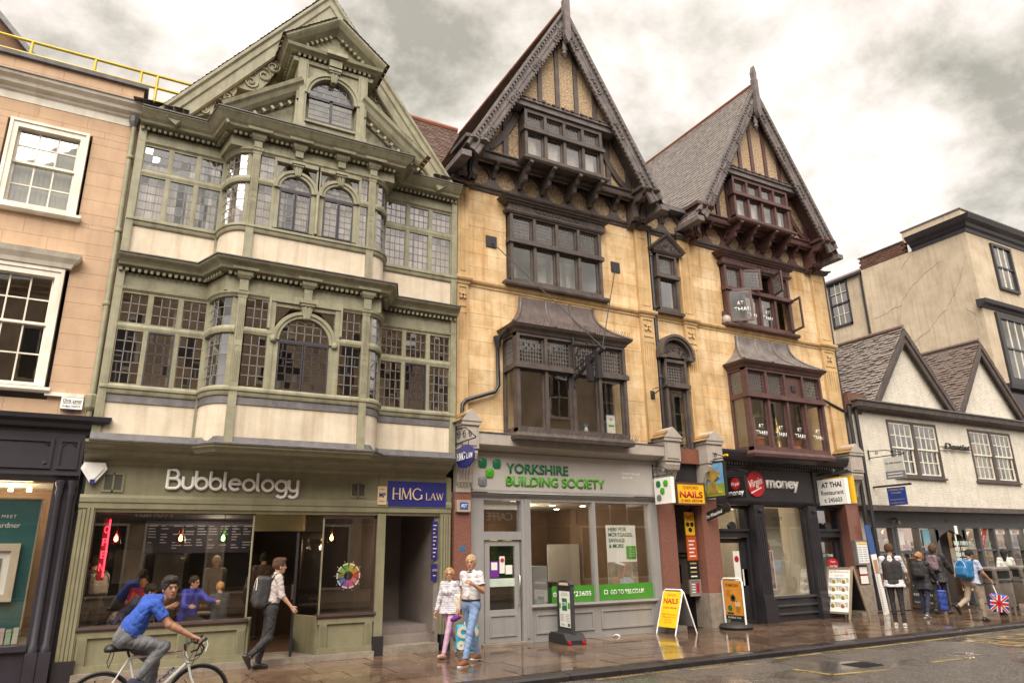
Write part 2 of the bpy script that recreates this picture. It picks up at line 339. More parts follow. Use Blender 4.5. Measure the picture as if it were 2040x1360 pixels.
def tiles(parent, p0, ux, us, w, l, mt, name='roof_tiles', tw=.17, th=.11, clip=None, rng=None, jit=.25, up=.016):
    # overlapping tiles on a slope: p0 eaves corner, ux unit along the eaves, us unit up the slope
    rng = rng or random.Random(5); m = MB(); p0 = Vector(p0); ux = Vector(ux).normalized(); us = Vector(us).normalized(); n = ux.cross(us)
    if n.z < 0: n = -n
    rows = int(l/th)
    for r in range(rows):
        s = r*th; k = -1 if r % 2 else 0; x = -(tw/2 if r % 2 else 0)
        while x < w:
            a = max(x, 0); b = min(x+tw*.97, w); x += tw
            if b-a < .02: continue
            if clip and not clip((a+b)/2, s+th/2): continue
            lift = up+rng.random()*.012*jit*4; e = us*(th*1.25); sk = rng.uniform(-.01, .01)
            q = [p0+ux*a+us*s+n*lift, p0+ux*b+us*s+n*(lift+sk), p0+ux*b+us*s+e+n*.004, p0+ux*a+us*s+e+n*.004]
            q2 = [q[0]-n*(up-.002), q[1]-n*(up-.002)]
            m.add([*q, *q2], [(0, 1, 2, 3), (4, 5, 1, 0)])
    return m.build(name, mt, parent, stuff=True, fix=False)
def slab(name, mt, parent, pts, t):           # planar polygon with thickness t
    p = [Vector(q) for q in pts]; n = (p[1]-p[0]).cross(p[2]-p[0]).normalized()*t; k = len(p)
    return MB().add([*p, *[q-n for q in p]], [tuple(range(k)), tuple(range(2*k-1, k-1, -1))]+[(i, k+i, k+(i+1) % k, (i+1) % k) for i in range(k)]).build(name, mt, parent)
CYMA = lambda z, h, d, back=-.3: [(back, z), (.02, z), (.02+d*.18, z+h*.12), (.02+d*.2, z+h*.3), (d*.42, z+h*.42), (d*.62, z+h*.46), (d*.64, z+h*.62), (d*.82, z+h*.74), (d*.96, z+h*.92), (d, z+h), (back, z+h)]
def scroll(m, cx, cz, y, r, turns=1.6, s=1, rot=0, tr=.02, n=18):
    pts = [(cx+s*math.cos(rot+t*turns*2*math.pi)*r*(1-.8*t), y, cz+math.sin(rot+t*turns*2*math.pi)*r*(1-.8*t)) for t in [i/n for i in range(n+1)]]
    m.tube(pts, tr, 5)
# ------------------------------------------------------------------ setting: road, pavement, kerb
def struct(o): o['kind'] = 'structure'; return o
def wet(name, col, col2, rough_lo, rough_hi, pud_scale, pud_lo, pud_hi, bump, bscale, rnd=0.0, dist=.004, speck=0.0, specscale=90.0):
    m = bpy.data.materials.new(name); m.use_nodes = True; t = m.node_tree; p = t.nodes['Principled BSDF']; l = t.links.new
    g = t.nodes.new('ShaderNodeNewGeometry'); co = g.outputs['Position']
    a = t.nodes.new('ShaderNodeTexNoise'); a.inputs['Scale'].default_value = 5; a.inputs['Detail'].default_value = 6; l(co, a.inputs['Vector'])
    rp = t.nodes.new('ShaderNodeValToRGB'); l(a.outputs[0], rp.inputs[0]); rp.color_ramp.elements[0].color = (*col2, 1); rp.color_ramp.elements[1].color = (*col, 1); rp.color_ramp.elements[0].position = .35; rp.color_ramp.elements[1].position = .65
    cur = rp.outputs[0]
    if rnd:
        oi = t.nodes.new('ShaderNodeObjectInfo'); hv = t.nodes.new('ShaderNodeHueSaturation'); mr = t.nodes.new('ShaderNodeMapRange'); l(oi.outputs['Random'], mr.inputs[0]); mr.inputs[3].default_value = 1-rnd; mr.inputs[4].default_value = 1+rnd; l(mr.outputs[0], hv.inputs['Value']); l(cur, hv.inputs['Color']); cur = hv.outputs[0]
    if speck:
        v = t.nodes.new('ShaderNodeTexNoise'); v.inputs['Scale'].default_value = specscale; v.inputs['Detail'].default_value = 1; l(co, v.inputs['Vector'])
        mr = t.nodes.new('ShaderNodeMapRange'); l(v.outputs[0], mr.inputs[0]); mr.inputs[1].default_value = .5; mr.inputs[2].default_value = .72
        mx = t.nodes.new('ShaderNodeMix'); mx.data_type = 'RGBA'; l(mr.outputs[0], mx.inputs[0]); l(cur, mx.inputs[6]); mx.inputs[7].default_value = (speck, speck*.9, speck*.8, 1); cur = mx.outputs[2]
    l(cur, p.inputs['Base Color'])
    w = t.nodes.new('ShaderNodeTexNoise'); w.inputs['Scale'].default_value = pud_scale; w.inputs['Detail'].default_value = 3; l(co, w.inputs['Vector'])
    mr = t.nodes.new('ShaderNodeMapRange'); l(w.outputs[0], mr.inputs[0]); mr.inputs[1].default_value = pud_lo; mr.inputs[2].default_value = pud_hi; mr.inputs[3].default_value = rough_hi; mr.inputs[4].default_value = rough_lo; l(mr.outputs[0], p.inputs['Roughness'])
    b = t.nodes.new('ShaderNodeTexNoise'); b.inputs['Scale'].default_value = bscale; b.inputs['Detail'].default_value = 4; l(co, b.inputs['Vector'])
    ms = t.nodes.new('ShaderNodeMapRange'); l(w.outputs[0], ms.inputs[0]); ms.inputs[1].default_value = pud_lo; ms.inputs[2].default_value = pud_hi; ms.inputs[3].default_value = bump; ms.inputs[4].default_value = bump*.12
    bu = t.nodes.new('ShaderNodeBump'); bu.inputs['Distance'].default_value = dist; l(ms.outputs[0], bu.inputs['Strength']); l(b.outputs[0], bu.inputs['Height']); l(bu.outputs[0], p.inputs['Normal'])
    p.inputs['Specular IOR Level'].default_value = .75
    return m
WETSLAB = wet('wet_paving', (.165, .105, .07), (.10, .062, .042), .03, .20, .9, .42, .6, .18, 14, rnd=.32, dist=.006)
ASPHALT = wet('wet_asphalt', (.078, .066, .058), (.048, .04, .036), .05, .40, .35, .50, .60, .9, 60, dist=.012, speck=.30, specscale=42)
KERBM = wet('dark_wet_kerb', (.022, .016, .017), (.013, .010, .011), .25, .5, 1.5, .42, .6, .3, 25, rnd=.15)
YLINE = wet('yellow_road_paint', (.42, .30, .08), (.15, .115, .06), .15, .5, 1.2, .45, .6, .6, 40)
GROUND = pm('earth', (.09, .08, .07), None, 2, .9, .1)
ZR = -.11                                      # road level below the pavement
g_ = MB(); g_.poly([(-300, -300, ZR-.02), (400, -300, ZR-.02), (400, 400, ZR-.02), (-300, 400, ZR-.02)]); struct(g_.build('ground', GROUND))
r_ = MB(); r_.poly([(-60, -13.2, ZR), (110, -13.2, ZR), (110, -3.35, ZR), (-60, -3.35, ZR)]); struct(r_.build('road', ASPHALT))
JOINT = pm('paving_joint', (.03, .022, .018), None, 3, .5, .1)
pav = struct(B('pavement', JOINT, None, (-40, 60, -3.42, .6, -.125, -.014)))
rr = random.Random(11); cols_y = [-3.42+.0, -2.75, -2.05, -1.4, -.72, .02]
nsl = 0
for k in range(5):
    x = -3.0+rr.uniform(0, .5)
    while x < 34:
        w = rr.uniform(.62, 1.15)
        if x > 20: w *= 1.3
        dz = rr.uniform(-.003, .003); y0, y1 = cols_y[k], cols_y[k+1]; m = MB(); e = .009; tx, ty = rr.uniform(-.002, .002), rr.uniform(-.002, .002)
        m.add([(x+e, y0+e, -.05), (x+w-e, y0+e, -.05), (x+w-e, y1-e, -.05), (x+e, y1-e, -.05), (x+e, y0+e, dz), (x+w-e, y0+e, dz+tx), (x+w-e, y1-e, dz+tx+ty), (x+e, y1-e, dz+ty)], [(4, 5, 6, 7), (0, 1, 5, 4), (1, 2, 6, 5), (2, 3, 7, 6), (3, 0, 4, 7)])
        m.build('paving_slab', WETSLAB, pav, fix=False); x += w; nsl += 1
kerb = struct(B('kerb', JOINT, None, (-40, 60, -3.66, -3.43, -.125, -.03)))
x = -3.0
while x < 40:
    w = rr.uniform(.85, 1.05); m = MB(); z = rr.uniform(-.006, .0); m.sweep([(x+.004, -3.46), (x+w-.004, -3.46)], [(-.03, -.128), (.215, -.128), (.215, z-.04), (.185, z-.008), (-.03, z)]); m.build('kerb_stone', KERBM, kerb); x += w
# second kerb and pavement across the street
pav2 = struct(B('far_pavement', WETSLAB, None, (-40, 60, -16.4, -13.15, -.125, -.005)))
# yellow bus-stop markings, gully grate
def strip(pts, w, mt, name='road_marking', z=ZR+.004):
    m = MB()
    for a, b in zip(pts, pts[1:]):
        a = Vector((*a, 0)); b = Vector((*b, 0)); d = (b-a).normalized(); n = Vector((-d.y, d.x, 0))*w/2
        m.poly([(p.x, p.y, z) for p in (a-n, b-n, b+n, a+n)])
    return m.build(name, mt, road_marks, fix=False)
road_marks = bpy.data.objects['road']
# ------------------------------------------------------------------ peach stucco building on the left
pb = thing('stucco_building', 'peach stucco building with white sash windows and a charcoal shopfront', 'building', (-3, 2, 0))
PH = [(-2.55, -1.26, 7.5, 9.25), (-2.6, -1.24, 4.3, 6.9)]
ashlar(pb, -3.9, -.56, 4.05, 9.66, PH, .275, .6, .85, 0, PEACH, 'stucco_block', j=.002, c=.003, jit=.0005)
ashlar(pb, -3.9, -.56, 10.06, 10.5, [], .24, .7, .95, .02, PEACH, 'stucco_block', j=.002, c=.003, jit=.0005)
B('wall_backing', PEACH, pb, (-12, -3.9, 0, .2, 4.05, 10.5), (-.76, -.58, .2, 6, 0, 10.5), (-12, -.58, 5.5, 6, 0, 10.5)); B('roof_deck', LEAD, pb, (-12, -.6, .05, 6, 10.2, 10.3))
MB().sweep([(-12, 0), (-.5, 0), (-.5, .3)], [(-.1, 9.62), (.01, 9.62), (.02, 9.76), (.06, 9.79), (.08, 9.84), (.16, 9.87), (.18, 9.93), (.26, 9.98), (.28, 10.03), (-.1, 10.06)]).build('cornice', WHITEP, pb)
MB().sweep([(-12, 0), (-.5, 0), (-.5, .3)], [(-.1, 10.03), (.3, 10.032), (.3, 10.05), (-.1, 10.08)]).build('lead_capping', LEAD, pb)
MB().sweep([(-12, .0), (-.55, .0), (-.55, .5)], [(-.3, 10.5), (.05, 10.5), (.06, 10.58), (-.3, 10.6)]).build('coping', LEAD, pb)
def sash(x0, x1, z0, z1, cols, hood):
    win = part('sash_window', pb); a, b = x0+.12, x1-.12; zm = z0+(z1-z0)*.52
    frame('architrave', WHITEP, win, x0, x1, z0-.02, z1, -.06, .1, .13, .06, .13); frame('architrave_step', WHITEP, win, x0-.0, x1+.0, z0, z1+.02, -.08, -.05, .05); MB().sweep([(x0-.06, 0), (x0-.06, -.1), (x1+.06, -.1), (x1+.06, 0)], [(-.1, z0-.1), (.0, z0-.1), (.03, z0-.07), (.03, z0-.02), (-.1, z0)]).build('sill', WHITEP, win)
    for (p, q, y) in ((zm, z1-.1, .05), (z0+.02, zm+.04, .09)):
        frame('sash', WHITEP, win, a, b, p, q, y-.02, y+.02, .045)
        for k in range(cols):
            for r in range(2):
                u0 = a+.045+(b-a-.09)*k/cols; u1 = a+.045+(b-a-.09)*(k+1)/cols; v0 = p+.045+(q-p-.09)*r/2; v1 = p+.045+(q-p-.09)*(r+1)/2
                pane(win, 'p', tilt([(u0, y, v0), (u1, y, v0), (u1, y, v1), (u0, y, v1)], .003), GLASS)
        B('glazing_bar', WHITEP, win, *[(a+.045+(b-a-.09)*k/cols-.012, a+.045+(b-a-.09)*k/cols+.012, y-.015, y+.015, p+.04, q-.04) for k in range(1, cols)], (a+.04, b-.04, y-.016, y+.016, (p+q)/2-.012, (p+q)/2+.012))
    if hood: MB().sweep([(x0-.08, 0), (x0-.08, -.1), (x1+.08, -.1), (x1+.08, 0)], [(-.1, z1+.05), (.0, z1+.05), (.03, z1+.12), (.1, z1+.2), (.14, z1+.28), (-.1, z1+.31)]).build('hood', WHITEP, win); B('frieze', WHITEP, win, (x0, x1, -.07, .05, z1, z1+.06))
    return win
w = sash(-2.5, -1.3, 7.6, 9.22, 3, False); sl = pm('vertical_blind', (.52, .55, .46), (.42, .45, .37), 4, .7, 0)
for k in range(13):
    x = -2.36+k*.075; c = MB(); t = random.uniform(.5, .7); d = Vector((math.cos(t), math.sin(t), 0))*.044; p = Vector((x, .2, 0)); c.poly([(*(p-d).xy, 7.66), (*(p+d).xy, 7.66), (*(p+d).xy, 9.1), (*(p-d).xy, 9.1)]); c.build('blind_slat', sl, w, fix=False)
sash(-2.52, -1.3, 4.5, 6.53, 3, True); B('room', ROOMD, pb, (-4, -.8, 1.5, 1.55, 4.1, 9.6), (-4, -.8, .2, 1.5, 7.0, 7.1), (-4, -3.9, .2, 1.5, 4.1, 9.6)); B('sill_ledge', WHITEP, pb, (-1.28, -.72, -.08, .02, 4.36, 4.42))
# shopfront
sf = part('shopfront', pb)
MB().sweep([(-8, 0), (-.58, 0), (-.58, .1)], [(-.1, 3.74), (.04, 3.74), (.06, 3.8), (.14, 3.84), (.2, 3.9), (.3, 3.95), (.32, 4.02), (-.1, 4.05)]).build('cornice', NAVYP, sf)
B('fascia', NAVYP, sf, (-8, -.6, -.06, .2, 3.1, 3.76)); frame('fascia_panel', NAVYP, sf, -6, -1.02, 3.18, 3.66, -.09, -.05, .05); frame('fascia_panel', NAVYP, sf, -.95, -.66, 3.18, 3.66, -.09, -.05, .04)
m = MB(); [scroll(m, x, z, -.075, .045, 1.3, s, r, .009, 10) for x, z, s, r in ((-1.1, 3.58, -1, 0), (-1.1, 3.26, -1, 3), (-.72, 3.58, -1, 0), (-.9, 3.58, 1, 0))]; m.build('carving', NAVYP, sf)
MB().sweep([(-8, 0), (-.6, 0)], [(-.1, 2.98), (.02, 2.98), (.06, 3.04), (.12, 3.08), (.12, 3.12), (-.1, 3.12)]).build('head_moulding', NAVYP, sf)
for x in (-.84, -.68):
    c = part('colonnette', pb); MB().lathe((x, -.08, .45), [(.07, 0), (.07, .08), (.05, .12), (.045, 2.3), (.06, 2.36), (.05, 2.42), (.075, 2.5), (.075, 2.55)], 12).build('shaft', NAVYP, c, smooth=50); B('base', NAVYP, c, (x-.085, x+.085, -.17, .02, .0, .46))
B('jamb', NAVYP, sf, (-.94, -.6, -.03, .2, .0, 3.0)); B('stall_riser', NAVYP, sf, (-8, -.94, -.04, .2, 0, .5), (-8, -.92, -.1, .2, .48, .56)); w = part('shop_window', pb); sheet('pane', GLASSS, w, -6, -.94, .08, .56, 2.98)
ds = part('window_display', pb); B('room_wall', ROOMW, ds, (-6, -.62, 1.6, 1.65, 0, 3), (-.66, -.62, .2, 1.6, 0, 3)); B('ceiling', ROOML, ds, (-6, -.6, .2, 1.65, 2.98, 3.02)); TEAL = pm('teal_poster', (.035, .125, .125), (.02, .085, .09), 2, .4, 0); B('poster', TEAL, ds, (-4, -1.08, .30, .33, .6, 2.72)); frame('poster_edge', WOODF, ds, -4, -1.06, .58, 2.74, .28, .34, .025)
B('floor', WOODF, ds, (-6, -.62, .2, 1.6, .5, .56)); text(ds, 'MEET', -1.58, .29, 2.43, .07, WHITE, .002, space=1.3); text(ds, 'Lardner', -1.66, .29, 2.28, .115, WHITE, .002, xs=.95)
fr_ = part('framed_picture', pb); frame('picture_frame', pm('pale_frame', (.62, .52, .40), None, 4, .5, .1), fr_, -2.1, -1.25, 1.18, 2.04, .2, .28, .11); B('mount', WHITE, fr_, (-2.0, -1.35, .25, .27, 1.28, 1.94)); B('picture', pm('landscape_print', (.30, .33, .30), (.08, .09, .07), 6, .6, 0), fr_, (-1.9, -1.46, .235, .248, 1.4, 1.82))
bm_ = [pm('book_a', (.55, .4, .4), None, 3, .6, 0), pm('book_b', (.35, .45, .3), None, 3, .6, 0), pm('book_c', (.55, .55, .45), None, 3, .6, 0)]
for k in range(6): B('book', bm_[k % 3], ds, (-1.6+k*.09, -1.53+k*.09, .2, .26, .57, .78+.02*(k % 2)))
for k in range(3): MB().lathe((-1.3-k*.25, .5, 2.86), [(.0, 0), (.035, 0), (.03, .07), (.0, .08)], 10).build('spot_lamp', BULB, ds)
finish_panes('p', pb)
# yellow guard rail on the roof
gr = thing('guard_rail', 'yellow tubular guard rail along the peach building roof', 'railing', (-2, .3, 10.3))
for z in (11.08, 10.80): MB().tube([(-6, .3, z), (.36, .3, z), (.36, 2.6, z)], .03, 8).build('rail', YELLOWP, gr, smooth=60)
for x in (-3.5, -2.49, -1.46, -.67, -.38): MB().tube([(x, .3, 10.3), (x, .3, 11.08)], .028, 8).build('post', YELLOWP, gr, smooth=60)
MB().tube([(-.38, .3, 10.5), (.0, .3, 10.5), (.36, .3, 10.5)], .025, 8).build('rail', YELLOWP, gr, smooth=60)
# green downpipe between the two houses
dp_ = thing('downpipe', 'green rainwater pipe between the peach building and the timbered house', 'drainpipe', (-.62, -.1, 4))
MB().tube([(-.63, -.08, 9.6), (-.62, -.09, 8), (-.60, -.1, 4.45), (-.60, -.1, 4.05)], .045, 10).build('pipe', GREEN, dp_, smooth=60); MB().lathe((-.60, -.1, 4.15), [(.06, 0), (.09, .05), (.1, .25), (.06, .28)], 8).build('hopper', GREEN, dp_); [MB().lathe((-.615, -.09, z), [(.05, 0), (.065, .02), (.065, .06), (.05, .08)], 10).build('collar', GREEN, dp_) for z in (8.9, 7.4, 6.0)]; MB().lathe((-.64, -.08, 9.58), [(.05, 0), (.09, .1), (.1, .2)], 8).build('rainwater_head', LEAD, dp_)
# neighbour gable far behind on the left
nb = thing('brown_gabled_house', 'brown gable end rising behind the peach building roof rail', 'house', (-7, 7, 0)); MB().prism([(-9, 0), (-2.7, 0), (-2.7, 13.6), (-5.2, 16.3), (-9, 13)], 6, 8).build('wall', pm('brown_brick', (.22, .12, .07), (.13, .075, .05), 30, .9, .4, 40), nb); MB().bar((-5.25, 6.9, 16.4), (-2.5, 6.9, 13.42), 2.2, .12, (0, 0, 1)).build('roof', LEAD, nb)
# ------------------------------------------------------------------ green timber-framed house
gh = thing('timber_framed_house', 'sage green gabled house with curved leaded bay windows and cream panels', 'house', (2.75, 2, 0))
YF, YB = -.15, -.80
PATH = [(-.52, YF), (1.03, YF)]+arc(1.43, YF, .4, .65, math.pi, 1.5*math.pi, 10)[1:]+[(3.87, YB)]+arc(3.87, YF, .4, .65, 1.5*math.pi, 2*math.pi, 10)[1:]+[(6.0, YF)]
def along(F0, pts):                           # parameter along a polyline -> point
    seg = [math.hypot(b[0]-a[0], b[1]-a[1]) for a, b in zip(pts, pts[1:])]; tot = sum(seg)
    def f(t):
        s = t*tot
        for (a, b), d in zip(zip(pts, pts[1:]), seg):
            if s <= d+1e-9: return (a[0]+(b[0]-a[0])*s/d, a[1]+(b[1]-a[1])*s/d)
            s -= d
        return pts[-1]
    return f
CURL = along(None, arc(1.43, YF, .37, .62, math.pi+.12, 1.5*math.pi-.16, 14)); CURR = along(None, arc(3.87, YF, .37, .62, 1.5*math.pi+.16, 2*math.pi-.12, 14))
def gpil(x, z0, z1, zc, y=YB, w=.14):        # fluted pilaster with capital
    p = part('pilaster', gh); m = MB(); m.box(x-w/2, x+w/2, y-.056, y+.1, z0, zc); m.build('shaft', GREEN, p)
    f = MB()
    for k in range(4):
        xx = x-.042+k*.028; f.tube([(xx, y-.058, zc-.78), (xx, y-.058, zc-.12)], .008, 5)
        if zc-z0 > 1.8: f.tube([(xx, y-.058, zc-1.55), (xx, y-.058, zc-1.0)], .007, 5)
    f.ring(x, zc-.92, .03, .05, y-.062, y-.04, 0, math.pi, 8); f.build('fluting', GREEN, p)
    c = MB().sweep([(x-w/2, y), (x-w/2, y-.05), (x+w/2, y-.05), (x+w/2, y)], [(-.02, zc), (.012, zc), (.015, zc+.04), (.035, zc+.07), (.04, zc+.12), (.02, zc+.12), (.02, z1), (-.02, z1)]); c.build('capital', GREEN, p)
def dentils(path, z, h, d, w, gap, out, name='dentil_course', mt=None):
    m = MB()
    for (a, b) in zip(path, path[1:]):
        ln = math.hypot(b[0]-a[0], b[1]-a[1]); n = int(ln/(w+gap))
        if n < 1: continue
        dx, dy = (b[0]-a[0])/ln, (b[1]-a[1])/ln; nx, ny = dy, -dx
        for k in range(n):
            s = (k+.5)*ln/n; cx, cy = a[0]+dx*s, a[1]+dy*s
            p = Vector((cx+nx*(out-d), cy+ny*(out-d), z)); q = Vector((cx+nx*out, cy+ny*out, z)); m.bar(p, q, w, h)
    return m.build(name, mt or GREEN, gh, stuff=True)
def keystone(x, z, y, s=1.0, par=None):
    m = MB(); m.prism([(x-.045*s, z), (x+.045*s, z), (x+.085*s, z+.2*s), (x-.085*s, z+.2*s)], y-.1, y+.05)
    m.box(x-.1*s, x+.1*s, y-.13, y+.05, z+.2*s, z+.24*s); m.box(x-.12*s, x+.12*s, y-.15, y+.05, z+.24*s, z+.29*s)
    m.prism([(x-.025*s, z+.015), (x-.008*s, z+.015), (x-.012*s, z+.19*s), (x-.05*s, z+.19*s)], y-.115, y-.09); m.prism([(x+.025*s, z+.015), (x+.008*s, z+.015), (x+.012*s, z+.19*s), (x+.05*s, z+.19*s)], y-.115, y-.09)
    m.build('keystone', GREEN, par or gh)
def flank(xa, xb, zs, cols, iron=(), cut=0):
    z0, zt0, zt1, z1 = zs; w = (xb-xa-.15)/3
    for k in range(3):
        x0 = xa+k*(w+.075); x1 = x0+w; win = part('window', gh)
        for (a, b, n) in ((zt1, z1, 3), (z0, zt0, 5)):
            ir = k in iron and n == 5
            frame('frame', IRONW if ir else GREEN, win, x0-.01, x1+.01, a-.01, b+.01, YF-.03, YF+.03, .028 if ir else .018)
            leaded(win, 'g', flat(x0+.01, x1-.01, YF+.0), a+.01, b-.01, cols, n, came=IRONW if ir else None, cw=.018 if ir else .014)
        if k < 2: B('mullion', GREEN, gh, (x1+.008, x1+.067, YF-.035, YF+.05, z0-.02, z1+.02))
def floor(zb, zp, zband, zs, zf, zc, zct, arches, sills):
    z0, zt0, zt1, z1 = zs
    # cream panels
    for nm, pts in (('panel', [PATH[0], (1.0, YF)]), ('panel', PATH[1:12]), ('panel', [(1.43, YB), (3.87, YB)]), ('panel', PATH[12:23]), ('panel', [(4.3, YF), PATH[-1]])):
        MB().sweep(pts, [(0, zb), (0, zp), (-.12, zp), (-.12, zb)]).build(nm, RENDER, gh, smooth=40)
    if zband: MB().sweep(PATH, [(-.1, zp), (.02, zp-.01), (.012, zband), (-.1, zband)]).build('lead_band', LEAD, gh, smooth=40)
    zq = zband or zp
    MB().sweep(PATH, [(-.08, zq), (.03, zq), (.046, zq+.03), (.046, zq+.07), (.072, zq+.09), (.072, zq+.13), (.02, z0), (-.08, z0)]).build('sill', GREEN, gh, smooth=40)
    for sub in (PATH[:2], PATH[1:12], PATH[11:13], PATH[12:23], PATH[-2:]):
        if arches and sub[0] == (PATH[11]):
            xs = [1.5, arches[0][0]-arches[0][1]-.1, arches[-1][0]+arches[-1][1]+.1, 3.79]
            for a, b in ((xs[0], xs[1]), (xs[2], xs[3])): MB().sweep([(a, YB), (b, YB)], [(-.06, zt0), (.027, zt0), (.044, zt0+.05), (.044, zt0+.09), (.02, zt1), (-.06, zt1)]).build('transom', GREEN, gh)
        else: MB().sweep(sub, [(-.06, zt0), (.027, zt0), (.044, zt0+.05), (.044, zt0+.09), (.02, zt1), (-.06, zt1)]).build('transom', GREEN, gh, smooth=40)
    MB().sweep(PATH, [(-.08, z1), (.015, z1), (.03, z1+.04), (.055, z1+.06), (.06, z1+.1), (-.08, z1+.1)]).build('window_head', GREEN, gh, smooth=40)
    # posts
    for x in (-.47, 5.95): B('corner_post', GREEN, gh, (x-.065, x+.065, YF-.054, YF+.15, zb, zc))
    for x in (1.03, 4.27): B('post', GREEN, gh, (x-.05, x+.045, YF-.035, YF+.1, zb, zc))
    gpil(1.50, zb, zf, z1-.02); gpil(3.80, zb, zf, z1-.02)
    # flank windows and curved windows
    flank(-.39, 1.0, zs, 3, sills[0]); flank(4.33, 5.87, zs, 4, sills[1])
    for cur in (CURL, CURR):
        win = part('curved_window', gh)
        for (a, b, n) in ((zt1, z1, 3), (z0, zt0, 5)): leaded(win, 'g', cur, a, b, 4, n)
        for t in (0.0, 1.0):
            q = cur(t); g = 1 if cur is CURL else -1; e = .0 if (t > .5) == (g > 0) else 1; B('glazing_post', GREEN, win, (q[0]-.015, q[0]+.015, q[1]-.015, q[1]+.06, z0, z1) if e else (min(q[0]-.02*g, q[0]+.1*g), max(q[0]-.02*g, q[0]+.1*g), q[1]-.02, q[1]+.06, z0, z1))
floor(3.62, 4.33, 4.46, (4.64, 5.60, 5.73, 6.28), 6.44, 6.78, 6.93, ((2.65, .47),), ((1,), (1,)))
floor(6.98, 7.58, None, (7.74, 8.60, 8.73, 9.22), 9.34, 9.62, 9.85, ((2.28, .31), (3.13, .31)), ((), ()))
# first floor, bay front: arched window between side lights
def arched(cx, r, z0, zs, ztop, y, cols, bid, par, head=True, fw=.07):
    win = part('arched_window', par); T = lambda x: zs+math.sqrt(max(0, r*r-(x-cx)**2))*((ztop-zs)/r)
    leaded(win, bid, flat(cx-r+.02, cx+r-.02, y), zs+.03, ztop, cols, 3, top=T)
    for s in (-1, 1):
        a, b = (cx-r+.03, cx-.02) if s < 0 else (cx+.02, cx+r-.03)
        frame('casement', IRONW, win, a-.015, b+.015, z0, zs-.03, y-.03, y+.02, .026); leaded(win, bid, flat(a+.01, b-.01, y), z0+.02, zs-.05, cols//2, 6, came=IRONW if r > .4 else None)
    B('meeting_bar', IRONW, win, (cx-r, cx+r, y-.035, y+.03, zs-.035, zs+.02))
    m = MB().ring(cx, zs, r-.01, r+.05, y-.06, y+.05); m.ring(cx, zs, r+.05, r+.085, y-.085, y+.05); m.ring(cx, zs, r+.085, r+.12, y-.06, y+.05); m.build('archivolt', GREEN, win, smooth=40)
    for s in (-1, 1): B('jamb', GREEN, win, (cx+min(s*(r-.01), s*(r+.1)), cx+max(s*(r-.01), s*(r+.1)), y-.025, y+.05, z0, zs))
    return win
w1 = arched(2.65, .47, 4.64, 5.56, 6.03, YB, 6, 'g', gh)
sp = MB()                                     # spandrels with small glazed corners
for s in (-1, 1):
    sp.box(2.65+s*.6-.05, 2.65+s*.6+.05, YB-.04, YB+.06, 4.62, 6.42); sp.box(2.65+s*.66-.02, 2.65+s*.66+.02, YB-.07, YB+.02, 5.75, 6.42)
    sp.lathe((2.65+s*.56, YB-.06, 5.56), [(0, -.07), (.05, -.045), (.065, 0), (.05, .045), (0, .07)], 12)
sp.box(1.99, 3.31, YB-.06, YB+.05, 6.28, 6.42); sp.box(2.1, 3.2, YB-.02, YB+.06, 6.2, 6.28)
sp.build('arch_surround', GREEN, gh, smooth=40)
for s in (-1, 1):
    win = part('window', gh)
    pane(win, 'g', [(2.65+s*.27, YB+.02, 6.2), (2.65+s*.55, YB+.02, 6.2), (2.65+s*.55, YB+.02, 5.85)], GLASSL)
    a, b = (1.60, 1.99) if s < 0 else (3.31, 3.70)
    for (p, q, n) in ((5.74, 6.27, 3), (4.66, 5.59, 5)): leaded(win, 'g', flat(a, b, YB), p, q, 3, n)
    B('jamb', GREEN, win, (a-.03 if s > 0 else b, a if s > 0 else b+.03, YB-.03, YB+.05, 4.62, 6.3))
keystone(2.65, 6.0, YB, 1.25)
# second floor, bay front: pair of arched windows
for cx in (2.28, 3.13):
    arched(cx, .31, 7.76, 8.60, 8.91, YB, 4, 'g', gh); keystone(cx, 8.9, YB, 1.0)
    m = MB(); m.box(cx-.4, cx+.4, YB-.05, YB+.04, 9.16, 9.24); m.box(cx-.44, cx-.39, YB-.03, YB+.05, 7.72, 9.24); m.box(cx+.39, cx+.44, YB-.03, YB+.05, 7.72, 9.24); m.build('arch_surround', GREEN, gh)
    for s in (-1, 1):
        pane(gh, 'g', [(cx+s*.2, YB+.03, 9.16), (cx+s*.38, YB+.03, 9.16), (cx+s*.38, YB+.03, 8.85)], GLASSL)
B('mullion', GREEN, gh, (2.66, 2.75, YB-.022, YB+.05, 7.74, 9.2)); MB().tube([(2.705, YB-.06, 7.76), (2.705, YB-.06, 8.6)], .035, 8).build('colonnette', GREEN, gh, smooth=60)
for a, b in ((1.60, 1.84), (3.57, 3.71)):
    win = part('window', gh)
    for (p, q, n) in ((8.74, 9.2, 3), (7.76, 8.59, 5)): leaded(win, 'g', flat(a, b, YB), p, q, 2, n)
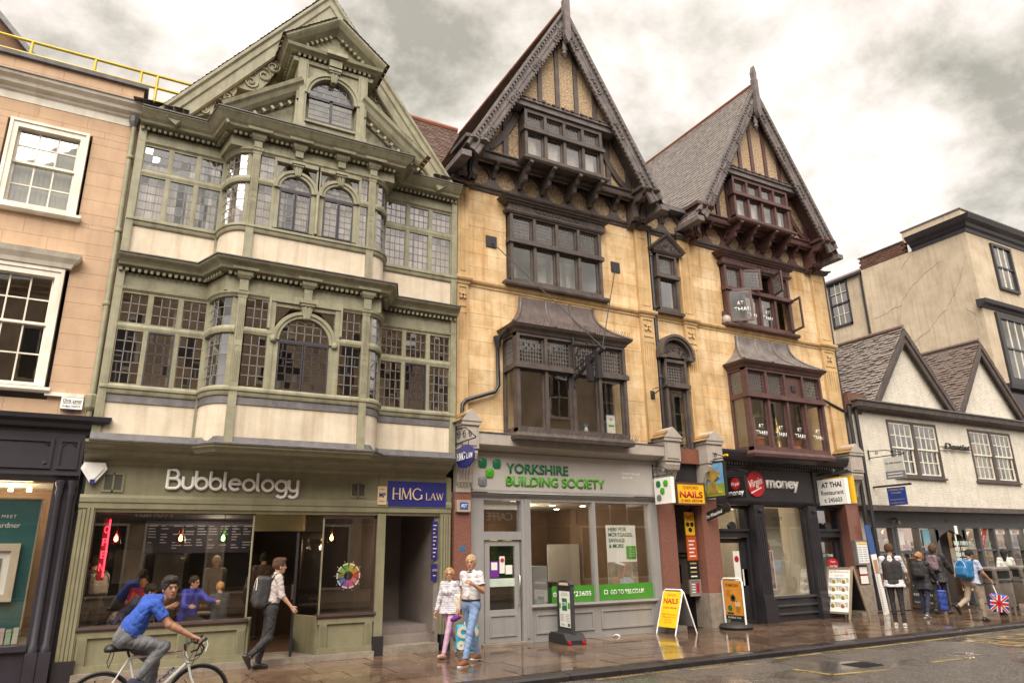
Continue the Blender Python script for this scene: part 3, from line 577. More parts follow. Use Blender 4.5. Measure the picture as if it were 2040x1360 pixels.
# entablatures: frieze board, dentils, cornice, lead capping
def entab(cp, zf, zd, zc, zt, proj, blocks):
    MB().sweep(cp, [(0.0, zf), (.0, zd), (-.5, zd), (-.5, zf)]).build('frieze', GREEN, gh)
    dentils(cp, zd+.03, .065, .06, .05, .045, .11)
    MB().sweep(cp, [(-.55, zd+.065), (.06, zd+.065), (.08, zc), (proj*.55, zc+.01), (proj*.6, zc+.05), (proj*.72, zc+.09), (proj*.94, zt-.05), (proj, zt-.03), (proj, zt), (-.55, zt)]).build('cornice', GREEN, gh)
    MB().sweep(cp, [(-.56, zt), (proj+.025, zt), (proj+.025, zt+.02), (-.56, zt+.09)]).build('lead_capping', LEAD, gh)
    for x in blocks:
        m = MB(); m.box(x-.075, x+.075, YB-.1, YB, zf, zd+.03); m.sweep([(x-.09, YB), (x-.09, YB-.12), (x+.09, YB-.12), (x+.09, YB)], [(-.02, zd-.06), (.0, zd-.06), (.04, zd), (.05, zd+.07), (-.02, zd+.07)])
        m.sweep([(x-.2, YB), (x-.2, YB-proj*.62), (x+.2, YB-proj*.62), (x+.2, YB)], [(-.02, zc), (.02, zc), (.03, zc+.05), (-.02, zc+.05)]); m.build('bracket', GREEN, gh)
C1 = [(-.53, YF), (.95, YF), (1.2, YB), (4.1, YB), (4.35, YF), (6.01, YF)]
C2 = [(-.53, YF), (.9, YF), (1.02, YB), (4.28, YB), (4.4, YF), (6.01, YF)]
entab(C1, 6.38, 6.66, 6.74, 6.92, .3, (1.5, 2.65, 3.80)); entab(C2, 9.32, 9.52, 9.60, 9.84, .36, (1.5, 2.28, 3.13, 3.80))
# rooms behind: floors, back and side walls
for z0, z1, mt, yb in ((3.55, 6.9, pm('brown_room', (.5, .37, .27), (.2, .145, .11), 1.4, .8, 0), 1.3), (6.95, 9.8, pm('grey_room', (.45, .42, .38), (.28, .26, .24), 1.1, .8, 0), 1.2)):
    B('room', mt, gh, (-.6, 6.05, yb, yb+.1, z0, z1), (-.6, -.545, .02, yb, z0, z1), (6.02, 6.05, .02, yb, z0, z1), (-.55, 6.02, .0, yb, z0, z0+.06), (-.55, 6.02, .02, yb, z1-.06, z1))
cv = random.Random(4)
for x, w, z, h in ((.55, .16, 4.7, 1.5), (1.22, .2, 4.7, 1.5), (3.45, .3, 4.7, 1.5), (4.05, .14, 4.7, 1.6)): B('curtain', ROOMW if x < 4 and x > 1.3 else CURTAIN, gh, (x-w/2, x+w/2, .12, .15, z, z+h))
NET = pm('white_net', (.80, .78, .75), (.62, .60, .58), 6, .9, .3, 14, .03)
for a, b, y, z1 in ((-.4, .3, -.04, 8.9), (.42, .72, -.04, 9.3), (.8, 1.0, -.04, 9.3), (4.35, 5.0, -.05, 9.3), (5.05, 5.9, -.05, 9.2), (1.6, 2.1, -.7, 9.2), (2.3, 2.56, -.7, 8.8), (2.8, 3.75, -.7, 9.2), (1.1, 1.35, -.35, 9.2)):   # pleated nets and blinds upstairs
    m = MB(); n = int((b-a)/.05)
    for k in range(n): m.box(a+k*.05, a+k*.05+.045, y+(k % 2)*.02, y+.03+(k % 2)*.02, 7.7, z1)
    m.build('blind', NET, gh)
# gable: pargeted wall, roof, bargeboards
GC = 2.75
GY = .12
MB().prism([(-.12, 9.9), (5.62, 9.9), (GC, 13.5)], GY, GY+.15).build('gable_wall', RENDER, gh)
MB().prism([(-.3, 9.80), (-.12, 9.80), (GC, 13.66), (5.62, 9.8), (5.8, 9.8), (GC, 13.86)], -.42, 7).build('roof', TIMBER, gh)
for s, tm in ((-1, TILE), (1, TILE)):
    us = Vector((-s*(GC+.3 if s < 0 else 3.05), 0, 4.06)).normalized(); tiles(gh, (GC+s*3.14, -.46, 9.74), (0, 1, 0), us, 6.4, 5.2, tm, jit=.3)
BP = [(-.25, -.42, 9.86), (GC, -.42, 13.82), (5.75, -.42, 9.86)]
MB().rail(BP, [(-.1, -.40), (.0, -.40), (.03, -.37), (.03, -.2), (.06, -.17), (.06, -.07), (.1, -.03), (.1, .02), (-.1, .02)], (0, -1, 0)).build('bargeboard', GREEN, gh)
sl = (13.82-9.86)/(GC+.25)
def under(x): return 13.82-sl*abs(x-GC)-.40*math.sqrt(1+sl*sl)
for s in (-1, 1):                             # carved spandrel brackets under the bargeboards
    for i, (xa, xb, dp) in enumerate(((.28, 1.05, .5), (1.05, 1.86, .62), (2.15, 2.62, .5))):
        n = 10; up = [(xa+(xb-xa)*k/n) for k in range(n+1)]
        if i == 2: lo = [(x, under(GC-abs(GC-x))-.02-dp*math.sin(math.pi*(k/n))**.7*.7) for k, x in enumerate(up)]
        else: lo = [(x, under(x)-.02-dp*(.25+.75*abs(math.sin(math.pi*(k/n)*1.0)))*(k/n if i == 0 else (k/n)**.4)) for k, x in enumerate(up)]
        pl = [(GC+s*(x-GC)*-1 if s > 0 else x, under(x)+.1) for x in up]+[((GC+(GC-x)) if s > 0 else x, z) for x, z in reversed(lo)]
        MB().prism(pl, -.36, -.28).build('carved_bracket', GREEN, gh)
        m = MB()
        for k in (3, 6, 8):
            x, z = up[k], (under(up[k])+lo[k][1])/2; rr = (under(up[k])-lo[k][1])*.32+.03; scroll(m, (2*GC-x) if s > 0 else x, z+.03, -.375, rr, 1.4, s, k, .022)
            scroll(m, ((2*GC-x) if s > 0 else x)+s*rr*.9, z+.08, -.37, rr*.5, 1.2, -s, k+1, .015)
        m.build('carving', GREEN, gh, smooth=60, stuff=True)
    pts = [(GC+s*(.75+2.0*k/10), under(GC-(.75+2.0*k/10))-.1-.35*math.sin(math.pi*k/10)) for k in range(11)]
    MB().tube([(x, GY-.02, z) for x, z in pts], .05, 6).build('arch_rib', GREEN, gh, smooth=60)
# broken pediment over the bay and the aedicule with its arched window
AY = -1.0
RP = [(.11, 0), (.11, .05), (-.1, .05)]
def raking(name, pts, k=1.0, back=.0):
    return MB().rail(pts, [(-.9, -.30*k), (.0, -.30*k), (.02, -.25*k), (.10, -.22*k), (.16, -.16*k), (.2, -.08*k), (.25, -.04*k), (.27, .03*k), (-.9, .03*k)], (0, -1, 0)).build(name, GREEN, gh)
raking('raking_cornice', [(.76, AY+.1, 9.92), (2.17, AY+.1, 10.96)]); raking('raking_cornice', [(3.46, AY+.1, 10.96), (4.85, AY+.1, 9.92)])
for s, xa, xb in ((-1, .66, 2.17), (1, 4.95, 3.46)):
    dx, dz = xb-xa, 1.06; ux = Vector((dx, 0, dz)).normalized(); tiles(gh, (xa, AY-.16, 9.9), (0, 1, 0), ux, 1.2, math.hypot(dx, dz), TILE_O, tw=.16, th=.1)
    m = MB(); 
    for k in range(9):
        t = (k+.5)/9*.92; p = Vector((xa+dx*t+s*-.16, AY+.06, 9.9+dz*t-.32)); m.bar(p, p+Vector((0, -.12, 0)), .055, .07, (-ux.z, 0, ux.x))
    m.build('dentil_course', GREEN, gh, stuff=True)
MB().prism([(.9, 9.86), (4.7, 9.86), (3.42, 10.8), (2.2, 10.8)], AY+.16, AY+.3).build('tympanum', RENDER if False else GREEN, gh)
for x in (2.19, 3.43):
    p = part('pilaster', gh); B('shaft', GREEN, p, (x-.1, x+.1, AY-.06, AY+.3, 9.86, 11.5), (x-.055, x+.055, AY-.085, AY, 9.95, 11.42)); B('plinth', GREEN, p, (x-.12, x+.12, AY-.09, AY+.2, 9.86, 10.0))
win = part('arched_window', gh); cx, r = 2.81, .46; T = lambda x: 10.72+math.sqrt(max(0, r*r-(x-cx)**2))
leaded(win, 'g', flat(cx-r, cx+r, AY+.05), 10.74, 11.18, 6, 3, top=T); leaded(win, 'g', flat(cx-r+.02, cx-.03, AY+.05), 10.2, 10.7, 3, 4); leaded(win, 'g', flat(cx+.03, cx+r-.02, AY+.05), 10.2, 10.7, 3, 4)
B('mullion', IRONW, win, (cx-.03, cx+.03, AY+.02, AY+.08, 10.17, 10.74), (cx-r, cx+r, AY+.02, AY+.08, 10.69, 10.75), (cx-r, cx+r, AY, AY+.08, 10.14, 10.2))
m = MB().ring(cx, 10.72, r, r+.06, AY-.064, AY+.1); m.ring(cx, 10.72, r+.06, r+.11, AY-.09, AY+.1); m.ring(cx, 10.72, r+.11, r+.15, AY-.064, AY+.1); m.build('archivolt', GREEN, win, smooth=40)
n = 12; ar = [(cx+(r+.02)*math.cos(math.pi*k/n), 10.72+(r+.02)*math.sin(math.pi*k/n)) for k in range(n+1)]
MB().prism([(3.36, 10.72), *ar, (2.26, 10.72), (2.26, 11.45), (3.36, 11.45)], AY+.0, AY+.2).build('spandrel', GREEN, gh)
B('apron', GREEN, gh, (2.28, 3.34, AY+.03, AY+.2, 9.86, 10.14), (2.28, 3.34, AY-.02, AY+.2, 10.1, 10.145)); keystone(cx, 11.1, AY, 1.1)
dp = MB(); dp.box(2.1, 2.3, AY+.1, .3, 9.86, 11.6); dp.box(3.32, 3.52, AY+.1, .3, 9.86, 11.6); dp.build('dormer_cheek', GREEN, gh)
B('dormer_room', ROOMD, gh, (2.3, 3.32, .1, .11, 9.9, 11.5)); B('curtain', CURTAIN, gh, (2.36, 2.55, AY+.2, AY+.23, 10.1, 10.8), (3.0, 3.3, AY+.2, AY+.23, 10.1, 10.8))
EC = [(2.03, .2), (2.03, AY), (3.59, AY), (3.59, .2)]
MB().sweep(EC, [(-.06, 11.42), (.04, 11.42), (.05, 11.5), (-.06, 11.5)]).build('frieze', GREEN, gh)
m = MB()
for (a, b) in zip(EC, EC[1:]):
    ln = math.hypot(b[0]-a[0], b[1]-a[1]); k = int(ln/.1); d = Vector((b[0]-a[0], b[1]-a[1], 0))/ln; nn = Vector((d.y, -d.x, 0))
    for i in range(k): p = Vector((a[0], a[1], 11.55))+d*((i+.5)*ln/k); m.bar(p, p+nn*.1, .05, .07)
m.build('dentil_course', GREEN, gh, stuff=True)
MB().sweep(EC, [(-.1, 11.58), (.1, 11.58), (.13, 11.62), (.2, 11.64), (.22, 11.7), (-.1, 11.7)]).build('cornice', GREEN, gh)
B('keystone_block', GREEN, gh, (2.6, 3.02, AY-.26, AY+.1, 11.66, 11.74), (2.68, 2.94, AY-.17, AY+.1, 11.44, 11.6))
MB().prism([(2.0, 11.7), (3.62, 11.7), (2.81, 12.35)], AY+.02, AY+.2).build('tympanum', GREEN, gh); MB().prism([(2.45, 11.8), (3.17, 11.8), (2.81, 12.1)], AY-.0, AY+.02).build('raised_panel', GREEN, gh)
MB().rail([(1.78, AY, 11.76), (2.81, AY, 12.56), (3.84, AY, 11.76)], [(-1.3, -.2), (.02, -.2), (.05, -.16), (.1, -.13), (.18, -.1), (.24, -.04), (.27, .0), (.27, .05), (-1.3, .05)], (0, -1, 0)).build('raking_cornice', GREEN, gh)
m = MB()
for s in (-1, 1):
    u = Vector((s*-1.03, 0, .8)).normalized()
    for k in range(9): p = Vector((2.81+s*1.03, AY+.05, 11.76))+u*(.22+k*.115)+Vector((0, 0, -.26)); m.bar(p, p+Vector((0, -.13, 0)), .05, .07, (-u.z, 0, u.x))
    tiles(gh, (2.81+s*1.1, AY-.3, 11.76), (0, 1, 0), u, 1.4, 1.36, TILE, tw=.16, th=.1)
m.build('dentil_course', GREEN, gh, stuff=True)
# flat lead roofs beside the gable
B('lead_roof', LEAD, gh, (-.5, 6.0, YF+.3, 1.5, 9.86, 9.92), (1.05, 4.25, AY+.1, .1, 9.85, 9.89))
for s, x0, x1 in ((-1, -.7, .25), (1, 5.3, 6.3)):
    tiles(gh, (x0, -.55, 9.93), (1, 0, 0), (0, .9, .42), x1-x0, .9, TILE, tw=.17, th=.12)
# ---- shop on the ground floor
SHP = [(-.55, 0), (.9, 0), (1.3, -.0), (4.2, -.0), (4.5, 0), (6.03, 0)]
MB().sweep([(-.58, 0), (5.88, 0)], [(-.2, 3.28), (.03, 3.28), (.06, 3.34), (.3, 3.42), (.36, 3.46), (.38, 3.5), (.5, 3.54), (.56, 3.58), (.56, 3.62), (-.2, 3.62)]).build('shop_cornice', GREEN2, gh)
BL = [(-.53, -.5), (1.0, -.5), (1.3, -.88), (4.0, -.88), (4.3, -.5), (5.88, -.5)]
MB().sweep(BL, [(-.8, 3.60), (.08, 3.60), (.085, 3.625), (-.04, 3.66), (-.06, 3.75), (-.8, 3.75)]).build('lead_apron', LEAD, gh)
MB().sweep([(1.0, -.5), (1.3, -.88), (4.0, -.88), (4.3, -.5)], [(-.6, 3.48), (-.04, 3.48), (.0, 3.53), (.05, 3.56), (.06, 3.6), (-.6, 3.6)]).build('bay_soffit', GREEN2, gh)
B('fascia', GREEN2, gh, (-.5, 4.5, -.03, .12, 2.80, 3.3), (4.5, 5.98, -.03, .12, 2.64, 3.3), (4.46, 4.54, -.045, 0, 2.66, 3.28), (5.9, 6.0, -.045, 0, 2.64, 3.28))
MB().sweep([(-.55, 0), (6.0, 0)], [(-.1, 2.52), (.0, 2.52), (.015, 2.56), (.05, 2.58), (.05, 2.66), (.07, 2.68), (.07, 2.75), (.04, 2.8), (-.1, 2.8)]).build('architrave', GREEN2, gh)
m = MB()
for k in range(4): m.box(-.53+k*.055, -.53+k*.055+.04, -.05-.01*(k % 2), .15, .12, 2.54+.02*k)
m.box(-.54, -.3, -.03, .15, .12, 2.8); m.build('pilaster', GREEN2, gh); [B('plinth_block', BLACKP, gh, q) for q in ((-.56, -.27, -.08, .1, 0, .3), (5.82, 6.06, -.08, .1, 0, .3), (4.44, 4.64, -.07, .1, 0, .34))]
m = MB()
for k in range(4): m.box(5.78+k*.055, 5.78+k*.055+.04, -.05-.01*(k % 2), .15, .3, 2.54)
m.box(5.77, 6.0, -.03, .15, .3, 2.6); m.build('pilaster', GREEN2, gh)
B('post', GREEN2, gh, (4.46, 4.62, -.04, .2, .3, 2.55))
WOODR = pm('brown_rail', (.06, .035, .03), None, 5, .35, .05, 30)
def stall(xa, xb, pan, y=0):
    m = MB(); m.box(xa, xb, y+.02, y+.18, .1, .7); m.box(xa, xb, y-.02, y+.02, .1, .2); m.box(xa, xb, y-.02, y+.02, .6, .7)
    for p in pan: m.box(p-.07, p+.07, y-.02, y+.02, .2, .6)
    for p in pan:
        for k in range(4): m.box(p-.045+k*.025, p-.045+k*.025+.012, y-.03, y-.01, .24, .58)
    m.build('stall_riser', GREEN2, gh); MB().sweep([(xa-.02, y), (xb+.02, y)], [(-.2, .7), (.04, .7), (.06, .73), (.05, .77), (-.2, .77)]).build('window_rail', WOODR, gh)
stall(-.3, 2.2, (-.22, 1.2, 2.12)); stall(3.42, 4.46, (3.52, 4.36))
B('step_kerb', GREYST, gh, (-.3, 4.46, -.1, .9, 0, .1))
win = part('shop_window', gh); sheet('pane', GLASSS, win, -.28, 1.93, .06, .77, 2.52); sheet('pane', GLASSS, win, 1.93, 2.19, .06, .77, 2.52)
MB().poly([(2.19, .06, .77), (2.35, .75, .77), (2.35, .75, 2.5), (2.19, .06, 2.5)]).build('pane', GLASSS, win, fix=False)
B('frame', WOODR, win, (-.31, -.28, .02, .1, .77, 2.54), (-.31, 2.2, .02, .1, 2.5, 2.54)); B('frame', GREEN, win, (2.175, 2.2, .04, .08, .77, 2.5))
win = part('shop_window', gh); sheet('pane', GLASSS, win, 3.44, 4.44, .06, .77, 2.5); MB().poly([(3.44, .06, .77), (3.2, .75, .77), (3.2, .75, 2.5), (3.44, .06, 2.5)]).build('pane', GLASSS, win, fix=False)
B('frame', WOODR, win, (4.42, 4.46, .02, .1, .77, 2.54), (3.42, 4.46, .02, .1, 2.46, 2.54)); B('frame', GREEN, win, (3.43, 3.455, .04, .08, .77, 2.5))
MB().bar((2.2, .02, .42), (2.36, .78, .42), .1, .64).build('door_reveal', GREEN2, gh); MB().bar((3.44, .02, .42), (3.2, .78, .42), .1, .64).build('door_reveal', GREEN2, gh)
# cafe room
B('room', pm('cafe_wall', (.075, .058, .052), (.045, .035, .032), 1.0, .8, 0), gh, (-.55, 4.5, 6.0, 6.1, 0, 3.2), (-.62, -.55, .18, 6.1, 0, 3.2), (4.5, 4.58, .18, 6.1, 0, 3.2))
B('ceiling', ROOMD, gh, (-.6, 4.6, .13, 6.1, 2.62, 2.7)); B('floor', pm('cafe_floor', (.12, .07, .045), None, 3, .35, 0), gh, (-.6, 4.5, .9, 6.0, .06, .1))
B('menu_board', pm('menu_blue', (.03, .028, .06), None, 3, .6, 0), gh, (.6, 2.9, 4.5, 4.55, 1.9, 2.6)); B('counter', pm('counter_brown', (.06, .03, .02), None, 3, .5, 0), gh, (1.4, 3.9, 4.0, 4.5, .1, 1.15))
mm = MB()
mr = random.Random(2)
for c in range(9):
    for r in range(9):
        if mr.random() < .75: mm.box(.68+c*.25, .68+c*.25+mr.uniform(.08, .2), 4.485, 4.495, 2.0+r*.06, 2.02+r*.06)
mm.build('menu_lines', pm('menu_white', (.55, .55, .6), None, 3, .6, 0), gh)
B('poster', pm('grey_poster', (.34, .32, .31), (.26, .25, .24), 3, .6, 0), gh, (.1, .75, 5.9, 5.97, 1.25, 2.0), (.95, 1.6, 5.9, 5.97, 1.05, 2.05)); B('dark_poster', ROOMD, gh, (1.75, 2.3, 5.9, 5.97, .9, 2.2))
# glazed door standing open
dr = part('door', gh); a = Vector((3.16, .82, 0)); d = Vector((-.22, -.97, 0)).normalized()
for s0, s1, z0, z1 in ((0, .06, .12, 2.2), (.8, .86, .12, 2.2), (.06, .8, .12, .35), (.06, .8, 2.1, 2.2), (.06, .8, 1.1, 1.2)):
    MB().bar(a+d*s0+Vector((0, 0, (z0+z1)/2)), a+d*s1+Vector((0, 0, (z0+z1)/2)), .045, z1-z0).build('door_frame', BLACKP, dr)
q0, q1 = a+d*.06, a+d*.8
for z0, z1 in ((.35, 1.1), (1.2, 2.1)): MB().poly([(q0.x, q0.y, z0), (q1.x, q1.y, z0), (q1.x, q1.y, z1), (q0.x, q0.y, z1)]).build('pane', GLASSS, dr, fix=False)
q = a+d*.83; MB().box(q.x-.05, q.x-.01, q.y-.02, q.y+.04, 1.05, 1.3).build('lock_plate', CHROME, dr)
B('door_head', GREEN2, gh, (2.3, 3.25, .72, .8, 2.25, 2.62))
# side entrance with steps
ent = part('entrance', gh); EWM = pm('entrance_boards', (.25, .21, .19), (.2, .165, .15), 3, .6, .1, 30)
B('side_wall', EWM, ent, (4.62, 4.66, .2, 2.2, 0, 2.7), (4.66, 5.8, 2.1, 2.2, .4, 2.7), (5.72, 5.78, .05, 2.2, 0, 2.7)); B('ceiling', EWM, ent, (4.62, 5.78, .13, 2.2, 2.6, 2.66))
B('mouldings', EWM, ent, (5.2, 5.25, 2.05, 2.12, .4, 2.6), (4.66, 4.69, .25, 2.1, 1.4, 1.45), (4.66, 5.75, 2.07, 2.11, 1.4, 1.45), (5.68, 5.73, .06, .12, .35, 2.6))
for k in range(3): B('step', GREYST if k == 0 else EWM, ent, (4.64, 5.76, .0+.28*k-.06, 2.2, .0+.15*k, .15*(k+1)))
finish_panes('g', gh)
# ------------------------------------------------------------------ stone building with two half-timbered gables
sb = thing('stone_gabled_building', 'honey stone building with twin dark half-timbered gables and lead roofed bay windows', 'building', (12.3, 4, 0))
CL, CR = 8.77, 15.80
HOLES = []
for c in (CL, CR): HOLES += [(c-1.37, c+1.37, 7.86, 10.05), (c-1.5, c+1.5, 4.1, 6.75)]
HOLES += [(11.95, 12.66, 7.85, 9.75), (11.92, 12.66, 4.2, 6.9)]
PILX = [(6.08, 6.36), (11.32, 11.74), (12.82, 13.24), (18.36, 18.92)]
for (a, b) in zip([p[1] for p in PILX[:-1]], [p[0] for p in PILX[1:]]):
    ashlar(sb, a, b, 4.05, 7.66, HOLES, .33, .55, .95, 0, STONE, rng=random.Random(int(a*10)))
    ashlar(sb, a, b, 7.80, 10.2, HOLES, .32, .55, .95, 0, STONE, rng=random.Random(int(a*10)+1))
def spil(a, b):
    p = part('pilaster', sb); y = -.09; c = (a+b)/2; w = b-a
    ashlar(p, a, b, 7.85, 10.15, [], .55, w, w, y, STONE2, 'pilaster_block', jit=.001); ashlar(p, a, b, 4.35, 6.0, [], .55, w, w, y, STONE2, 'pilaster_block', jit=.001)
    B('carved_panel', STONE2, p, (a, b, y+.02, .1, 6.0, 7.66), (a, a+.05, y, y+.02, 6.0, 7.66), (b-.05, b, y, y+.02, 6.0, 7.66), (a+.05, b-.05, y, y+.02, 7.56, 7.66), (a+.05, b-.05, y, y+.02, 7.1, 7.16), (a+.05, b-.05, y, y+.02, 6.0, 6.3), (a+.05, b-.05, y, y+.02, 6.95, 7.02))
    B('fluting', STONE2, p, *[(a+.07+k*(w-.14)/4, a+.07+(k+.55)*(w-.14)/4, y, y+.02, 6.3, 6.95) for k in range(4)])
    m = MB(); r = min(w, .42)*.3
    for k in range(4):
        t = math.pi/4+k*math.pi/2; m.bar((c, y-.0, 7.36), (c+r*math.cos(t), y-.0, 7.36+r*math.sin(t)), .05, .04, (0, 1, 0)); m.lathe((c+r*.75*math.cos(t), y+.0, 7.36+r*.75*math.sin(t)), [(0, -.025), (.04, -.01), (.04, .02)], 8, 'y')
    m.build('carving', STONE2, p, stuff=True)
    B('sunk_moulding', STONE2, p, (a+.08, a+.1, y-.012, y, 7.95, 9.9), (b-.1, b-.08, y-.012, y, 7.95, 9.9), (a+.08, b-.08, y-.012, y, 9.88, 9.9), (a+.09, b-.09, y-.012, y, 7.95, 7.97))
for a, b in PILX: spil(a, b)
SC = []
for i, (a, b) in enumerate(PILX): SC += [(a, 0), (a, -.09), (b, -.09), (b, 0)]
MB().sweep(SC, [(-.1, 7.64), (.02, 7.64), (.03, 7.69), (.07, 7.72), (.09, 7.76), (.09, 7.8), (.02, 7.84), (-.1, 7.84)]).build('string_course', STONE2, sb)
MB().sweep([(5.98, 0), (5.98, -.12), *SC[2:-1], (18.98, -.12), (18.98, 0)], [(-.1, 10.14), (.04, 10.14), (.06, 10.2), (.1, 10.22), (.11, 10.27), (-.1, 10.27)]).build('frieze_moulding', TIMBER, sb)
[B('side_wall', STONE, sb, q) for q in ((6.1, 6.3, .25, 7, 4, 10.2), (18.7, 18.9, .25, 9, 0, 10.3))]; B('backing_wall', ROOMD, sb, (6.1, 18.9, 3.0, 3.1, 4.0, 10.2), (6.1, 18.9, .22, 3.0, 3.98, 4.06), (6.1, 18.9, .22, 3.0, 7.5, 7.6), (6.1, 18.9, .22, 3.0, 10.1, 10.2), (11.5, 11.6, .2, 3, 4.06, 10.1), (13, 13.1, .2, 3, 4.06, 10.1))
def cross_window(win, x0, x1, zs, zt, z1, y, n, mt, cols, rows, d=.1, fw=.1, openl=(), lights=None, glz=None):
    # n lights of plain glass under a transom, small leaded lights above
    w = (x1-x0-fw*(n+1)*.8)/n; B('frame', mt, win, (x0, x0+fw*.8, y-d, y+.08, zs, z1), (x1-fw*.8, x1, y-d, y+.08, zs, z1), (x0, x1, y-d+.003, y+.083, z1-.08, z1-.002), (x0, x1, y-d+.003, y+.083, zs+.002, zs+.1))
    B('transom', mt, win, (x0-.05, x1+.05, y-d-.05, y+.06, zt-.05, zt+.05), (x0-.03, x1+.03, y-d-.02, y+.06, zt+.05, zt+.08))
    for k in range(n):
        a = x0+fw*.8*(k+1)+w*k; b = a+w
        if k < n-1: B('mullion', mt, win, (b, b+fw*.8, y-d+.006, y+.07, zs, z1))
        for (p, q, up) in ((zt+.08, z1-.08, 1), (zs+.1, zt-.05, 0)):
            if (k, up) in openl: continue
            frame('casement', mt, win, a+.004, b-.004, p+.003, q-.003, y-.03, y+.03, .04)
            if up and cols: leaded(win, 's', flat(a+.04, b-.04, y), p+.04, q-.04, cols, rows, keep=False, cw=.016, a=.005, mt=LEADL)
            else: sheet('pane', glz or GLASS, win, a+.04, b-.04, y, p+.04, q-.04)
LEADL = glass('leaded_obscure', (.70, .68, .58), .9, .0, .08)
def small_shade(x0, x1, y, z0, z1): B('blind', CURTAIN, sb, (x0, x1, y, y+.02, z0, z1))
def main_window(c, mt, opn=()):
    win = part('window', sb); y = -.06
    cross_window(win, c-1.34, c+1.34, 7.88, 8.95, 9.72, y, 4, mt, 7, 6, openl=opn)
    MB().sweep([(c-1.45, 0), (c-1.45, -.16), (c+1.45, -.16), (c+1.45, 0)], [(-.1, 7.80), (.03, 7.80), (.05, 7.84), (.05, 7.9), (-.1, 7.9)]).build('sill', mt, win)
    B('frieze', mt, win, (c-1.4, c+1.4, -.2, .05, 9.7, 9.9)); MB().sweep([(c-1.4, 0), (c-1.4, -.16), (c+1.4, -.16), (c+1.4, 0)], [(-.1, 9.68), (.03, 9.68), (.06, 9.73), (.06, 9.76), (-.1, 9.76)]).build('moulding', mt, win)
    MB().sweep([(c-1.42, 0), (c-1.42, -.2), (c+1.42, -.2), (c+1.42, 0)], CYMA(9.9, .14, .2, -.2)).build('hood', mt, win)
    m = MB(); rg = random.Random(int(c)); n = 14
    for k in range(n): scroll(m, c-.62+k*.095, 9.83+.01*(-1)**k, -.21, .05, 1.3, 1 if k % 2 else -1, k, .012, 10)
    m.build('carving', mt, win, smooth=60, stuff=True); B('fluting', mt, win, *[(c+s*(.72+k*.04)-.012, c+s*(.72+k*.04)+.012, -.215, -.2, 9.77, 9.9) for s in (-1, 1) for k in range(16)])
    m = MB()
    for k in range(40): m.tube([(c-1.5+k*.077, -.3, 10.04), (c-1.5+k*.077+random.uniform(-.02, .02), -.36, 10.16)], .004, 3)
    m.build('bird_spikes', TIMBER, win, stuff=True)
main_window(CL, TIMBER); main_window(CR, TIMBER_R, ((1, 1), (2, 1), (0, 0), (3, 0)))
for c in (CL, CR):
    for x in ((-1.2, -.9), (-.35, -.05), (.1, .42), (.55, .7)): small_shade(c+x[0], c+x[1], .35, 7.9, 8.9)
